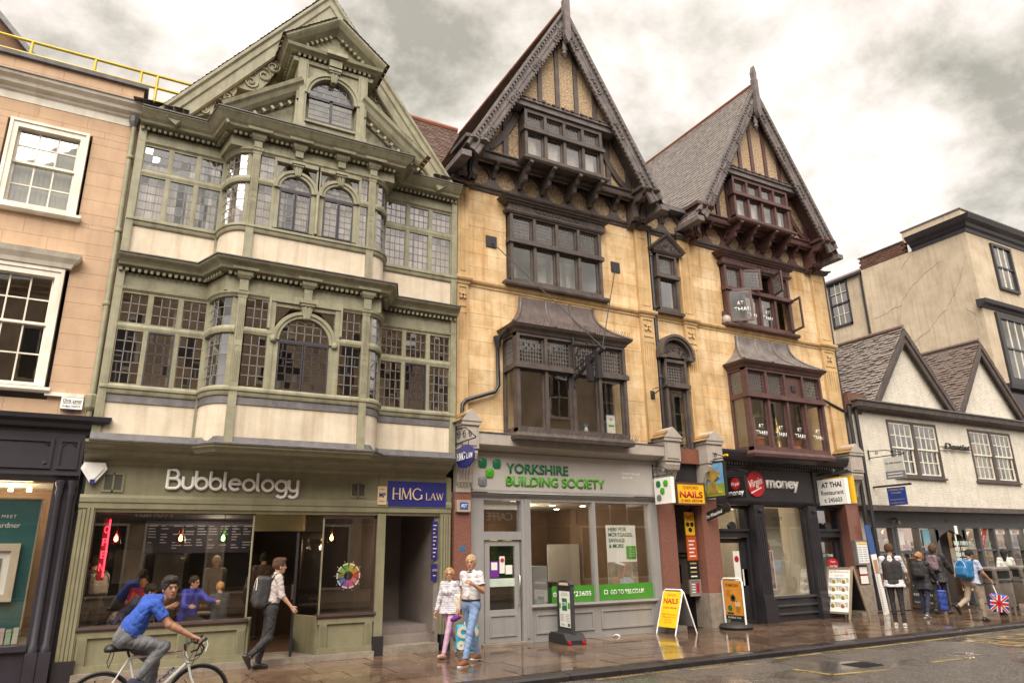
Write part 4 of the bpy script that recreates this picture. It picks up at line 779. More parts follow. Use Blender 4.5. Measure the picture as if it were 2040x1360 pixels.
def bay(c, mt, plain, lead):
    win = part('bay_window', sb); x0, x1, y, zs, zt, z1 = c-1.5, c+1.5, -.55, 4.25, 5.72, 6.5
    cross_window(win, x0, x1, zs, zt, z1, y, 4, mt, 0 if plain else 8, 6, lights=None, openl=((2, 1),) if mt == TIMBER_R else ())
    if mt == TIMBER_R:
        B('blank_panel', mt, win, (c+.06, c+.7, y-.02, y+.02, zt+.1, z1-.1)); B('vent', BLACKP, win, (c+.3, c+.46, y-.05, y-.02, zt+.25, zt+.42))
    for s in (-1, 1):                         # side lights
        x = c+s*1.5; xi = x-s*.08
        B('side_frame', mt, win, (min(x, xi), max(x, xi), -.06, .02, zs, z1), (min(x, xi), max(x, xi), y+.085, -.06, z1-.08, z1), (min(x, xi), max(x, xi), y+.085, -.06, zs, zs+.12), (min(x, xi)-.02, max(x, xi)+.02, y+.085, -.06, zt-.05, zt+.08))
        xm = (x+xi)/2; MB().poly([(xm, y+.085, zs+.12), (xm, -.06, zs+.12), (xm, -.06, zt-.05), (xm, y+.085, zt-.05)]).build('pane', GLASS, win, fix=False)
        MB().poly([(xm, y+.085, zt+.08), (xm, -.06, zt+.08), (xm, -.06, z1-.08), (xm, y+.085, z1-.08)]).build('pane', LEADL, win, fix=False)
        m = MB(); [m.bar((xm, y+.09+k*.06, zt+.08), (xm, y+.09+k*.06, z1-.08), .014, .014) for k in range(1, 7)]; [m.bar((xm, y+.09, zt+.08+k*.1), (xm, -.06, zt+.08+k*.1), .014, .014) for k in range(1, 6)]; m.build('lead_came', CAME, win)
    P3 = [(x0, .05), (x0, y-.1), (x1, y-.1), (x1, .05)]
    MB().sweep(P3, [(-.05, zs-.16), (.06, zs-.16), (.08, zs-.08), (.04, zs), (-.05, zs)]).build('sill', mt, win)
    MB().sweep(P3, [(-.1, z1-.01), (.02, z1-.01), (.05, z1+.05), (.12, z1+.1), (.16, z1+.16), (-.1, z1+.16)]).build('cornice', mt, win); B('soffit', mt, win, (x0+.05, x1-.05, y, .1, z1+.05, z1+.1)); B('floor', mt, win, (x0+.05, x1-.05, y+.09, .3, zs-.1, zs))
    # concave lead roof with rolls
    m = MB(); n = 10; prof = []
    for k in range(n+1):
        t = k/n; e = t**2.1; prof.append((1.04+.60*e, -.06-.72*e, 7.58-.92*t**.85))
    vs = []
    for (hw, yy, z) in prof: vs += [(c-hw, .02, z), (c-hw, yy, z), (c+hw, yy, z), (c+hw, .02, z)]
    fs = [(4*k+j, 4*k+j+1, 4*k+j+5, 4*k+j+4) for k in range(n) for j in range(3)]+[(0, 3, 2, 1)]
    m.add(vs, fs); m.build('lead_roof', lead, win, smooth=50, fix=False)
    for f in (-1, -.33, .33, 1): MB().tube([(c+f*hw, yy-.0, z+.01) for hw, yy, z in prof], .04, 6).build('lead_roll', lead, win, smooth=60)
    m = MB(); rg = random.Random(8)
    for k in range(90): m.tube([(c-1.55+k*.035, -.78+rg.uniform(0, .1), 6.7), (c-1.55+k*.035+rg.uniform(-.03, .03), -.8, 6.83)], .004, 3)
    if not plain and mt == TIMBER: m.build('bird_spikes', TIMBER_G, win, stuff=True)
    m = MB()
    for k in range(90): m.tube([(c-1.55+k*.035, -.85+rg.uniform(0, .1), 4.2), (c-1.55+k*.035+rg.uniform(-.03, .03), -.88, 4.33)], .004, 3)
    if mt == TIMBER: m.build('bird_spikes', TIMBER_G, win, stuff=True)
LEAD2 = pm('brown_lead', (.12, .092, .085), (.07, .053, .05), 4, .5, .3, 14, streak=.4)
bay(CL, TIMBER, False, LEAD2); bay(CR, TIMBER_R, False, pm('grey_lead', (.19, .165, .155), (.10, .085, .082), 4, .5, .3, 14, streak=.4))
# narrow windows between the pilasters
win = part('window', sb); cm = 12.31
cross_window(win, cm-.36, cm+.36, 7.88, 8.88, 9.55, -.05, 1, TIMBER, 6, 6)
MB().prism([(cm-.5, 9.62), (cm+.5, 9.62), (cm, 10.02)], -.2, .05).build('pediment', TIMBER, win); MB().rail([(cm-.56, -.2, 9.6), (cm, -.2, 10.05), (cm+.56, -.2, 9.6)], [(-.2, -.02), (.02, -.02), (.08, .03), (.1, .07), (-.2, .07)]).build('pediment_moulding', TIMBER, win)
MB().sweep([(cm-.42, 0), (cm-.42, -.15), (cm+.42, -.15), (cm+.42, 0)], [(-.1, 9.53), (.02, 9.53), (.06, 9.58), (.08, 9.63), (-.1, 9.63)]).build('moulding', TIMBER, win); MB().sweep([(cm-.42, 0), (cm-.42, -.15), (cm+.42, -.15), (cm+.42, 0)], [(-.1, 7.8), (.04, 7.8), (.05, 7.88), (-.1, 7.88)]).build('sill', TIMBER, win)
m = MB(); [scroll(m, cm+x, 9.72+z, -.21, .07, 1.3, s, k, .014) for k, (x, z, s) in enumerate(((-.15, 0, 1), (.15, 0, -1), (0, .08, 1), (-.28, -.03, 1), (.28, -.03, -1)))]; m.build('carving', TIMBER, win, stuff=True)
win = part('arched_window', sb); cross_window(win, cm-.38, cm+.38, 4.15, 5.85, 6.55, -.05, 1, TIMBER, 6, 6)
n = 16; MB().prism([(cm+.5*math.cos(math.pi*k/n), 6.62+.4*math.sin(math.pi*k/n)) for k in range(n+1)], -.12, .05).build('tympanum', TIMBER, win)
m = MB().ring(cm, 6.62, .46, .53, -.24, .05); m.ring(cm, 6.62, .53, .6, -.28, .05); m.build('hood', TIMBER, win, smooth=40); [B('impost', TIMBER, win, q) for q in ((cm-.6, cm-.36, -.26, .05, 6.55, 6.63), (cm+.36, cm+.6, -.26, .05, 6.55, 6.63))]
m = MB(); [scroll(m, cm+.3*math.cos(t), 6.62+.26*math.sin(t), -.13, .09, 1.4, (-1)**k, t, .014) for k, t in enumerate((.3, .9, 1.57, 2.2, 2.85))]; m.build('carving', TIMBER, win, stuff=True)
small_shade(12.05, 12.3, .4, 8, 8.8); B('room_wall', ROOMW, sb, (6.2, 13.0, 1.1, 1.15, 4.06, 7.5)); B('room_wall', ROOML, sb, (13.1, 18.7, 1.3, 1.35, 4.06, 7.5)); B('room_wall', ROOML, sb, (6.2, 18.7, 1.0, 1.05, 7.6, 10.1))
# ---- timber frieze with round pebbledash panels
def holed(m, x0, x1, z0, z1, cx, cz, r, y0, y1, n=28):
    o, i_ = [], []
    for k in range(n):
        t = 2*math.pi*(k+.5)/n; c, s = math.cos(t), math.sin(t); q = min((x1-cx)/c if c > 0 else (x0-cx)/c, (z1-cz)/s if s > 0 else (z0-cz)/s); o.append((cx+c*q, cz+s*q))
        rr_ = r*(1+.05*math.cos(4*t)); i_.append((cx+c*rr_, cz+s*rr_))
    v = [(p[0], y0, p[1]) for p in o]+[(p[0], y0, p[1]) for p in i_]+[(p[0], y1, p[1]) for p in i_]
    m.add(v, [(k, (k+1) % n, n+(k+1) % n, n+k) for k in range(n)]+[(n+k, n+(k+1) % n, 2*n+(k+1) % n, 2*n+k) for k in range(n)])
    for cx_, cz_ in ((x0, z0), (x1, z0), (x1, z1), (x0, z1)):     # corner fillets
        near = sorted(range(n), key=lambda k: (o[k][0]-cx_)**2+(o[k][1]-cz_)**2)[:2]; m.poly([(cx_, y0, cz_), (o[near[0]][0], y0, o[near[0]][1]), (o[near[1]][0], y0, o[near[1]][1])])
def frieze(x0, x1, n, mt):
    w = (x1-x0)/n
    for k in range(n):
        a = x0+k*w; m = MB(); holed(m, a, a+w, 10.27, 10.82, a+w/2, 10.53, min(.27, w*.42), -.10, -.02); m.build('frieze_board', mt, sb, fix=False)
        MB().lathe((a+w/2, -.03, 10.53), [(0, -.012), (.3, 0), (.3, .05)], 24, 'y').build('pebbledash_disc', PEBBLE, sb)
    for k in range(n+1):
        x = x0+k*w; m = MB(); m.prism([(0, 10.82), (-.42, 10.82), (-.42, 10.77), (-.34, 10.73), (-.30, 10.66), (-.2, 10.62), (-.15, 10.5), (-.08, 10.46), (0, 10.46)], x-.05, x+.05, 'x'); m.build('corbel', mt, sb)
frieze(6.28, 11.36, 7, TIMBER); frieze(13.22, 18.3, 7, TIMBER_R); frieze(11.6, 13.0, 2, TIMBER)
B('frieze_backing', ROOMD, sb, (6.1, 18.9, -.01, .2, 10.2, 10.9))
def console(x, mt, s=1.0):                    # big scrolled bracket at the foot of a gable
    m = MB(); p = [(-.05, 10.95), (-.95, 10.95), (-.98, 10.88), (-.9, 10.82), (-.78, 10.8), (-.72, 10.7), (-.62, 10.66), (-.5, 10.7), (-.42, 10.66), (-.36, 10.5), (-.36, 10.36), (-.42, 10.3), (-.34, 10.22), (-.22, 10.22), (-.18, 10.14), (-.05, 10.1)]
    m.prism(p, x-.1, x+.1, 'x'); m.prism([(q[0]-.03, q[1]) for q in p], x-.045, x+.045, 'x'); m.build('console', mt, sb)
def gable(c, mt, gmt, tm, oriel_plain):
    zb, za, hw, YG = 10.78, 15.58, 2.78, -.88
    yw = -.34; sl = (za-zb)/hw
    MB().prism([(c-2.75, 10.82), (c+2.75, 10.82), (c, 15.45)], yw, yw+.12).build('gable_wall', PEBBLE, sb); yu = -.6; MB().prism([(c-1.75, 12.56), (c+1.75, 12.56), (c, 15.5)], yu, yu+.1).build('upper_gable_wall', PEBBLE, sb)
    MB().sweep([(c-2.72, 0), (c-2.72, -.4), (c+2.72, -.4), (c+2.72, 0)], [(-.1, 10.80), (.04, 10.80), (.06, 10.86), (.0, 10.9), (.0, 10.98), (.05, 11.0), (.05, 11.03), (-.1, 11.03)]).build('bressummer', mt, sb)
    def zin(x): return za-sl*abs(x-c)-.33
    for dx in (-2.2, -1.55, 1.55, 2.2): 
        if zin(c+dx) > 11.1: B('stud', mt, sb, (c+dx-.07, c+dx+.07, yw-.06, yw, 11.0, min(zin(c+dx)+.2, 12.9)))
    for dx in (-1.28, -.67, -.14, .44, 1.02): B('stud', mt, sb, (c+dx-.06, c+dx+.06, yu-.05, yu+.01, 12.55, zin(c+dx)+.3))
    for s in (-1, 1):                         # curved braces
        m = MB(); pts = [(c+s*(2.15-.95*t), 11.1+1.25*t**(1.6)) for t in [k/8 for k in range(9)]]
        for a, b in zip(pts, pts[1:]): m.bar((a[0], yw-.035, a[1]), (b[0], yw-.035, b[1]), .08, .16, (0, 0, 1) if False else (-(b[1]-a[1]), 0, b[0]-a[0]))
        m.build('brace', mt, sb)
    # oriel window
    win = part('oriel_window', sb); x0, x1 = c-1.17, c+1.17
    cross_window(win, x0, x1, 10.98, 11.78, 12.34, -.58, 4, mt, 0 if oriel_plain else 5, 5, fw=.1)
    for s in (-1, 1):
        x = c+s*1.17; xi = x-s*.07; xa, xb = min(x, xi), max(x, xi)
        B('side_frame', mt, win, (xa, xb, -.44, yw, 11, 12.34), (xa, xb, -.5, -.46, 12.25, 12.34), (xa, xb, -.5, -.46, 11, 11.1), (xa, xb, -.5, -.46, 11.74, 11.85)); xm = (xa+xb)/2
        pass
    MB().sweep([(x0, yw), (x0, -.7), (x1, -.7), (x1, yw)], [(-.1, 10.86), (.06, 10.86), (.1, 10.91), (.1, 10.95), (.03, 11.0), (-.1, 11.0)]).build('sill', mt, win); B('oriel_floor', mt, win, (x0, x1, -.66, yw, 10.88, 10.98)); B('oriel_top', mt, win, (x0, x1, -.66, yw, 12.34, 12.4)); B('blind', CURTAIN, win, (c-.5, c-.1, -.47, -.45, 11, 11.8), (c+.62, c+1.0, -.47, -.45, 11, 11.8), (c-1.05, c-.75, -.48, -.46, 11, 11.8)); B('oriel_back', CURTAIN, win, (c-1.1, c+1.1, -.36, -.35, 11, 12.34))
    for dx in (-1.05, -.38, .38, 1.05): MB().prism([(-.2, 10.86), (-.78, 10.86), (-.78, 10.8), (-.66, 10.76), (-.6, 10.66), (-.5, 10.62), (-.46, 10.5), (-.38, 10.44), (-.3, 10.46), (-.2, 10.36), (-.1, 10.36), (-.1, 10.86)], c+dx-.048, c+dx+.048, 'x').build('corbel', mt, win)
    # collar beam with a row of tiles on it
    xw = 1.62; B('collar_beam', gmt, sb, (c-xw, c+xw, YG+.15, yw, 12.38, 12.52), (c-xw, c+xw, YG+.1, yw, 12.52, 12.58))
    m = MB()
    for k in range(22):
        x = c-xw+.05+k*(2*xw-.1)/22; m.box(x, x+.10, YG+.06+.02*(k % 2), yw, 12.58, 12.61+.02*(k % 3 == 0))
    m.build('collar_tiles', TILE, sb, stuff=True)
    # roof and bargeboards
    xo = hw+.16; zo = zb-.16*sl
    MB().prism([(c-xo, zo-.02), (c-xo+.16, zo-.02), (c, za-.12), (c+xo-.16, zo-.02), (c+xo, zo-.02), (c, za+.12)], YG+.06, 9).build('roof', mt, sb)
    for s in (-1, 1):
        us = Vector((-s*xo, 0, za+.12-zo)).normalized(); tiles(sb, (c+s*xo, YG-.02, zo), (0, 1, 0), us, 9.8 if s < 0 else 1.2, 5.98, tm, tw=.2, th=.145, jit=.15, up=.016)
    MB().tube([(c, YG+.05, za+.14), (c, 9, za+.13)], .06, 8).build('ridge_tile', RIDGE, sb, smooth=60)
    BPX = [(c-hw-.05, YG, zb-.05*sl), (c, YG, za), (c+hw+.05, YG, zb-.05*sl)]
    MB().rail(BPX, [(-.08, -.34), (.0, -.34), (.02, -.31), (.02, -.22), (.04, -.2), (.04, -.15), (.02, -.13), (.02, -.07), (.06, -.04), (.08, -.01), (.08, .05), (-.08, .05)]).build('bargeboard', gmt, sb)
    m = MB(); d = MB()
    for s in (-1, 1):
        u = Vector((-s*hw, 0, za-zb)).normalized(); up = Vector((s*u.z*1, 0, abs(u.x))).normalized(); ln = math.hypot(hw, za-zb); n = int(ln/.13)
        for k in range(2, n-4):
            p = Vector((c+s*hw, YG-.0, zb))+u*(k*.13)-up*.345; d.lathe((p.x, YG+.03, p.z), [(0, -.04), (.024, -.04), (.024, .02)], 8, 'y')
            q = Vector((c+s*hw, YG-.075, zb))+u*(k*.13)-up*.05; d.bar(q, q+u*.06, .03, .05, up)
        for f in (.1, .36, .6, .84):
            p = Vector((c+s*hw, YG-.03, zb))+u*(ln*f)-up*.21
            for k in range(3): scroll(m, p.x+u.x*(k-1)*.13, p.z+u.z*(k-1)*.13, YG-.04, .06, 1.4, (-1)**k, k*2, .016, 10)
            m.bar(p-u*.24, p-u*.2, .04, .17, up); m.bar(p+u*.2, p+u*.24, .04, .17, up)
    m.build('carving', gmt, sb, smooth=60, stuff=True); d.build('scalloped_edge', gmt, sb, stuff=True)
    f = part('finial', sb); MB().prism([(c-.09, 14.7), (c-.06, 14.6), (c, 14.5), (c+.06, 14.6), (c+.09, 14.7), (c+.09, 15.85), (c+.055, 15.9), (c+.075, 16.1), (c, 16.35), (c-.075, 16.1), (c-.055, 15.9), (c-.09, 15.85)], YG-.17, YG-.03).build('post', gmt, f)
    MB().lathe((c, YG+.05, 14.25), [(.0, -.12), (.035, -.1), (.04, -.05), (.085, .0), (.05, .07), (.04, .1), (.085, .16), (.05, .24), (.05, .4)], 10).build('pendant', gmt, f, smooth=60)
    for x in (c-2.68, c-2.42, c+2.42, c+2.68): console(x, mt)
    for s in (-1, 1): B('eaves_gutter', gmt, sb, (c+s*(hw+.1)-.12, c+s*(hw+.1)+.12, YG-.1, .4, zb-.42, zb-.28)) ; 
    for s in (-1, 1): B('eaves_block', mt, sb, (c+s*2.55-.3, c+s*2.55+.3, YG, 0, 10.93, 11.02))
gable(CL, TIMBER, TIMBER_G, TILE, False); gable(CR, TIMBER_R, TIMBER_G, TILE_B, True)
# valley gutter and roof between the gables
B('valley_gutter', LEAD, sb, (11.55, 13.05, -.35, .3, 10.86, 10.95)); tiles(sb, (11.5, -.3, 10.98), (1, 0, 0), (0, .9, .5), 1.6, .8, TILE_B, tw=.17, th=.1)
# ---- shopfronts at street level
def pier(x0, x1):
    p = part('pier', sb); B('granite_shaft', GRANITE, p, (x0, x1, -.12, .3, .78, 3.0)); B('stone_base', GREYST, p, (x0-.05, x1+.05, -.17, .3, 0, .78)); c = (x0+x1)/2
    m = MB(); m.prism([(0, 3.86), (-.45, 3.86), (-.48, 3.78), (-.44, 3.66), (-.34, 3.6), (-.28, 3.48), (-.22, 3.36), (-.2, 3.2), (-.14, 3.12), (-.14, 3.0), (0, 3.0)], x0+.02, x1-.02, 'x')
    for k in range(4): m.prism([(-.02, 3.8), (-.47, 3.76), (-.38, 3.62), (-.31, 3.5), (-.24, 3.34), (-.16, 3.1), (-.02, 3.05)], x0+.06+k*(x1-x0-.1)/4, x0+.06+(k+.5)*(x1-x0-.1)/4, 'x')
    m.build('console', GREYP2, p); B('block', GREYP2, p, (x0, x1, -.5, .1, 3.86, 4.34), (x0+.06, x1-.06, -.52, -.5, 3.92, 4.28), (x0-.03, x1+.03, -.54, .1, 4.34, 4.42))
    MB().prism([(x0-.06, 4.42), (x1+.06, 4.42), (c, 4.68)], -.56, .1).build('pediment', GREYP2, p); tiles(p, (x0-.08, -.57, 4.4), (0, 1, 0), ((c-x0), 0, .26), .66, .34, TILE_O, tw=.2, th=.12); return p
PIERS = [pier(6.04, 6.42), pier(11.42, 11.9), pier(12.78, 13.3), pier(18.3, 18.85)]
# grey shop
ys = part('shopfront', sb)
MB().sweep([(6.42, 0), (11.42, 0)], [(-.1, 3.86), (.05, 3.86), (.3, 3.92), (.44, 3.95), (.46, 3.97), (.46, 4.2), (.42, 4.22), (.02, 4.26), (-.1, 4.26)]).build('cornice', GREYP2, ys); MB().sweep([(6.42, 0), (11.42, 0)], [(.0, 4.262), (.48, 4.21), (.48, 4.23), (.02, 4.3), (.0, 4.3)]).build('lead_flashing', LEAD, ys)
FASG = pm('fascia_grey', (.43, .40, .375), (.40, .375, .35), 2, .45, .02, 30)
B('fascia', FASG, ys, (6.46, 11.4, -.12, .1, 3.07, 3.86)); B('fascia_frame', GREYP, ys, (6.42, 11.42, -.14, -.1, 3.02, 3.07), (6.42, 6.46, -.14, .1, 3.05, 3.86), (11.4, 11.42, -.14, .1, 3.05, 3.86)); MB().sweep([(6.42, 0), (11.42, 0)], [(-.1, 2.9), (.0, 2.9), (.03, 2.94), (.08, 2.97), (.1, 3.01), (-.1, 3.01)]).build('head_moulding', GREYP, ys)
m = MB(); [m.box(*b) for b in ((6.42, 6.76, -.02, .2, 0, 2.9), (7.66, 7.88, -.04, .2, 0, 2.9), (9.53, 9.61, -.03, .12, .7, 2.9), (11.2, 11.42, -.03, .2, .0, 2.9), (6.76, 7.66, -.02, .15, 2.05, 2.22), (6.76, 11.2, -.02, .15, 2.86, 2.9), (7.74, 7.8, -.06, .2, .1, 2.9))]; m.build('frame', GREYP, ys)
B('stall_riser', GREYP, ys, (7.88, 11.2, .0, .2, .0, .7)); MB().sweep([(7.86, 0), (11.24, 0)], [(-.1, .66), (.05, .66), (.08, .69), (.07, .73), (-.1, .73)]).build('sill', GREYP, ys)
for a, b in ((7.98, 9.45), (9.65, 11.1)): frame('raised_panel', GREYP, ys, a, b, .16, .56, -.025, .01, .04)
for a, b in ((7.88, 9.53), (9.61, 11.2)):
    w = part('shop_window', sb); sheet('pane', GLASSS, w, a, b, .06, .73, 2.86); B('vinyl_band', pm('green_vinyl', (.06, .27, .03), None, 3, .4, 0), w, (a+(.55 if a < 8 else .0), b, .05, .054, .74, 1.08))
w = part('fanlight', sb); sheet('pane', GLASSS, w, 6.76, 7.66, .06, 2.22, 2.86); B('roller_blind', WHITE, w, (6.78, 7.64, .1, .12, 2.68, 2.84))
d = part('door', sb); frame('door_frame', GREYP, d, 6.79, 7.63, .05, 2.03, .02, .08, .12, .62, .1); sheet('pane', GLASSS, d, 6.9, 7.52, .055, .67, 1.94); frame('panel_moulding', GREYP, d, 6.9, 7.52, .16, .58, .0, .03, .03)
MB().tube([(7.58, .0, .75), (7.58, -.06, .78), (7.58, -.06, 1.32), (7.58, .0, 1.35)], .014, 8).build('handle', CHROME, d, smooth=60); B('notice_band', pm('pale_green_vinyl', (.55, .62, .55), None, 3, .5, 0), d, (6.91, 7.51, .045, .05, 1.12, 1.28))
B('notice', pm('violet', (.16, .03, .28), None, 3, .5, 0), d, (6.92, 7.14, .045, .05, 1.3, 1.62)); B('notice', WHITE, d, (6.96, 7.1, .04, .045, 1.45, 1.6)); B('notice', WHITE, d, (7.16, 7.28, .045, .05, 1.38, 1.72)); B('notice', WHITE, d, (7.3, 7.46, .045, .05, 1.36, 1.54)); MB().lathe((7.22, .042, 1.64), [(.0, -.004), (.045, -.004), (.045, .0)], 14, 'y').build('notice_mark', pm('red_print', (.5, .03, .03), None, 3, .5, 0), d)
B('step', GREYST, sb, (6.7, 7.7, -.12, .1, 0, .045))
rm = part('shop_interior', sb); B('wall', ROOMW, rm, (6.45, 11.45, 5, 5.1, 0, 3.1), (6.4, 6.45, .2, 5, 0, 3.1), (11.42, 11.5, .3, 5, 0, 3.1)); B('ceiling', ROOML, rm, (6.4, 11.5, .15, 5.1, 2.95, 3.0)); B('floor', pm('shop_floor', (.16, .13, .11), None, 3, .4, 0), rm, (6.4, 11.5, .2, 5, .0, .05))
for x in range(5):
    for y in range(3): MB().lathe((7.0+x*.95, .9+y*1.3, 2.935), [(0, 0), (.07, 0), (.07, .012)], 12).build('downlight', DOWNL, rm)
B('green_display', pm('display_green', (.03, .10, .025), None, 3, .6, 0), rm, (8.5, 10.7, 4.9, 4.96, .9, 2.3)); B('desk', ROOMD, rm, (8.3, 10.3, 2.8, 3.4, .05, 1.05)); B('cash_machine_back', GREYP, rm, (7.92, 8.5, .35, .9, .1, 1.5)); text(rm, 'MORTGAGES\n& INSURANCE', 8.7, 4.89, 1.75, .14, ROOMW, .002); text(rm, 'SAVINGS &\nINVESTMENTS', 9.65, 4.89, 1.75, .14, ROOMW, .002)
rg = random.Random(21); B('partition', WHITE, rm, (10.3, 11.3, 3.2, 3.26, .05, 2.0)); B('leaflet_rack', CHROME, rm, (7.0, 7.5, 2.2, 2.3, .3, 1.8))
for r in range(5):
    for c in range(3): B('leaflet', pm('leaflet_%d' % ((r+c) % 3), ((.05, .3, .05), (.6, .6, .55), (.3, .1, .35))[(r+c) % 3], None, 3, .5, 0), rm, (7.02+c*.16, 7.15+c*.16, 2.16, 2.19, .4+r*.28, .6+r*.28))
for x, y in ((8.6, 1.5), (9.7, 1.7), (10.6, 2.4)): B('chair_seat', pm('chair_green', (.06, .2, .04), None, 3, .6, 0), rm, (x-.25, x+.25, y-.25, y+.25, .42, .5), (x-.25, x+.25, y+.2, y+.25, .5, .95)); B('chair_leg', CHROME, rm, (x-.02, x+.02, y-.02, y+.02, .05, .42))
for i in range(3): MB().lathe((8.75+i*.45, 4.3, 2.0), [(.16, 0), (.13, .15), (.06, .28), (.02, .33)], 16).build('pendant_lamp', pm('lamp_cream', (.7, .55, .35), None, 3, .6, 0), rm, smooth=60)
# dark shop
vs_ = part('shopfront', sb)
MB().sweep([(13.3, 0), (18.3, 0)], [(-.1, 3.84), (.04, 3.84), (.1, 3.9), (.22, 3.95), (.36, 4.02), (.42, 4.1), (.46, 4.2), (.46, 4.26), (-.1, 4.3)]).build('cornice', BLACKP, vs_)
m = MB(); [m.box(13.4+k*.1, 13.45+k*.1, -.28, -.1, 3.9, 4.0) for k in range(48)]; m.build('dentil_course', BLACKP, vs_, stuff=True)
B('fascia', BLACKP, vs_, (13.3, 18.3, -.06, .1, 3.0, 3.84), (17.1, 17.2, -.1, .1, 3.0, 3.84)); MB().sweep([(13.3, 0), (18.3, 0)], [(-.1, 2.9), (.04, 2.9), (.08, 2.96), (.1, 3.0), (-.1, 3.02)]).build('head_moulding', BLACKP, vs_)
for a, b in ((14.62, 14.98), (16.72, 17.05)):
    p = part('pilaster', sb); B('shaft', BLACKP, p, (a, b, -.12, .2, .55, 2.9)); B('plinth', BLACKP, p, (a-.04, b+.04, -.18, .2, 0, .55)); B('fluting', BLACKP, p, *[(a+.05+k*.07, a+.085+k*.07, -.135, -.12, .7, 2.6) for k in range(4)]); MB().lathe(((a+b)/2, -.14, 2.75), [(0, -.06), (.05, -.04), (.06, .02)], 10, 'y').build('boss', BLACKP, p)
B('stall_riser', BLACKP, vs_, (14.98, 16.72, .0, .2, 0, .6)); [MB().sweep([(14.98, 0), (16.72, 0)], [(-.05, z), (.05, z), (.03, z+.05), (-.05, z+.05)]).build('riser_moulding', BLACKP, vs_) for z in (.56, .36, .16)]
w = part('shop_window', sb); x0, x1, z0, z1, r = 15.02, 16.68, .64, 2.86, .3
pts = [(x0, z0), (x1, z0)]+[(x1-r+r*math.cos(t), z1-r+r*math.sin(t)) for t in [k*math.pi/12 for k in range(7)]]+[(x0+r*math.cos(t), z1-r+r*math.sin(t)) if False else (x0, z1)]
MB().poly([(p[0], .05, p[1]) for p in pts]).build('pane', GLASSS, w, fix=False); B('frame', BLACKP, w, (14.98, 15.02, .0, .1, .6, 2.9), (16.68, 16.72, 0, .1, .6, 2.9), (15.02, 16.68, .0, .1, 2.86, 2.9))
MB().poly([(x1, .04, z1), (x1, .04, z1-r), *[(x1-r+r*math.cos(t), .04, z1-r+r*math.sin(t)) for t in [k*math.pi/12 for k in range(7)]]]).build('corner_fillet', BLACKP, w, fix=False)
B('display_disc_board', ROOML, vs_, (15.0, 16.7, .9, .95, .2, 2.9)); MB().lathe((15.75, .88, 1.75), [(0, 0), (.42, 0), (.42, .02)], 28, 'y').build('red_disc', pm('deep_red', (.40, .015, .035), None, 3, .4, 0), vs_)
frame('display_frame', WHITE, vs_, 15.1, 15.6, .75, 1.75, .3, .33, .03); B('display_poster', pm('poster_mix', (.5, .35, .3), (.12, .05, .05), 5, .5, 0), vs_, (15.13, 15.57, .31, .32, .78, 1.72)); text(vs_, 'RANT\nLET', 16.35, .86, 2.55, .16, GREYP, .002)
def vdoor(x0, x1, bright):
    d = part('door', sb); y = .25; frame('door_case', BLACKP, d, x0, x1, 0, 2.9, y-.1, y+.1, .08); B('door_transom', BLACKP, d, (x0+.08, x1-.08, y-.14, y+.08, 2.08, 2.28), (x0+.05, x1-.05, y-.2, y, 2.24, 2.3)); sheet('pane', GLASSS, d, x0+.08, x1-.08, y, 2.3, 2.82)
    frame('door_leaf', BLACKP, d, x0+.09, x1-.09, .03, 2.07, y-.02, y+.05, .14, .8, .12); sheet('pane', GLASSS, d, x0+.22, x1-.22, y+.02, .82, 1.96)
    for a in (x0+.2, (x0+x1)/2+.03): B('door_panel', BLACKP, d, (a, a+(x1-x0)/2-.24, y-.04, y-.01, .15, .68))
    MB().lathe(((x0+x1)/2, y-.16, 2.36), [(0, 0), (.12, 0), (.12, .08)], 16, 'y').build('doorbell_dome', BLACKP, d); return d
d = vdoor(13.4, 14.6, 1); B('notice', WHITE, d, (14.05, 14.27, .23, .235, .85, 1.75)); MB().lathe((14.16, .225, 1.55), [(0, 0), (.08, 0), (.08, .005)], 14, 'y').build('notice_mark', MATS['deep_red'], d); B('notice', WHITE, d, (14.33, 14.5, .23, .235, .9, 1.3))
d = vdoor(17.12, 18.28, 0); text(d, 'AT THAI', 17.5, .23, 1.55, .11, WHITE, .002); B('notice', pm('mint_notice', (.2, .6, .4), None, 3, .5, 0), d, (17.3, 17.4, .23, .235, 1.2, 1.45))
rm = part('shop_interior', sb); B('wall', ROOML, rm, (13.3, 17.1, 3.5, 3.6, 0, 3.1), (13.25, 13.3, .3, 3.5, 0, 3.1), (17.05, 17.1, .3, 3.5, 0, 3.1)); B('wall', ROOMD, rm, (17.1, 18.4, 1.5, 1.6, 0, 3.1)); B('ceiling', ROOML, rm, (13.3, 18.4, .15, 3.6, 2.94, 3.0)); [MB().box(x, x+.4, .8, .9, 2.92, 2.935).build('strip_light', DOWNL, rm) for x in (13.8, 15.2)]
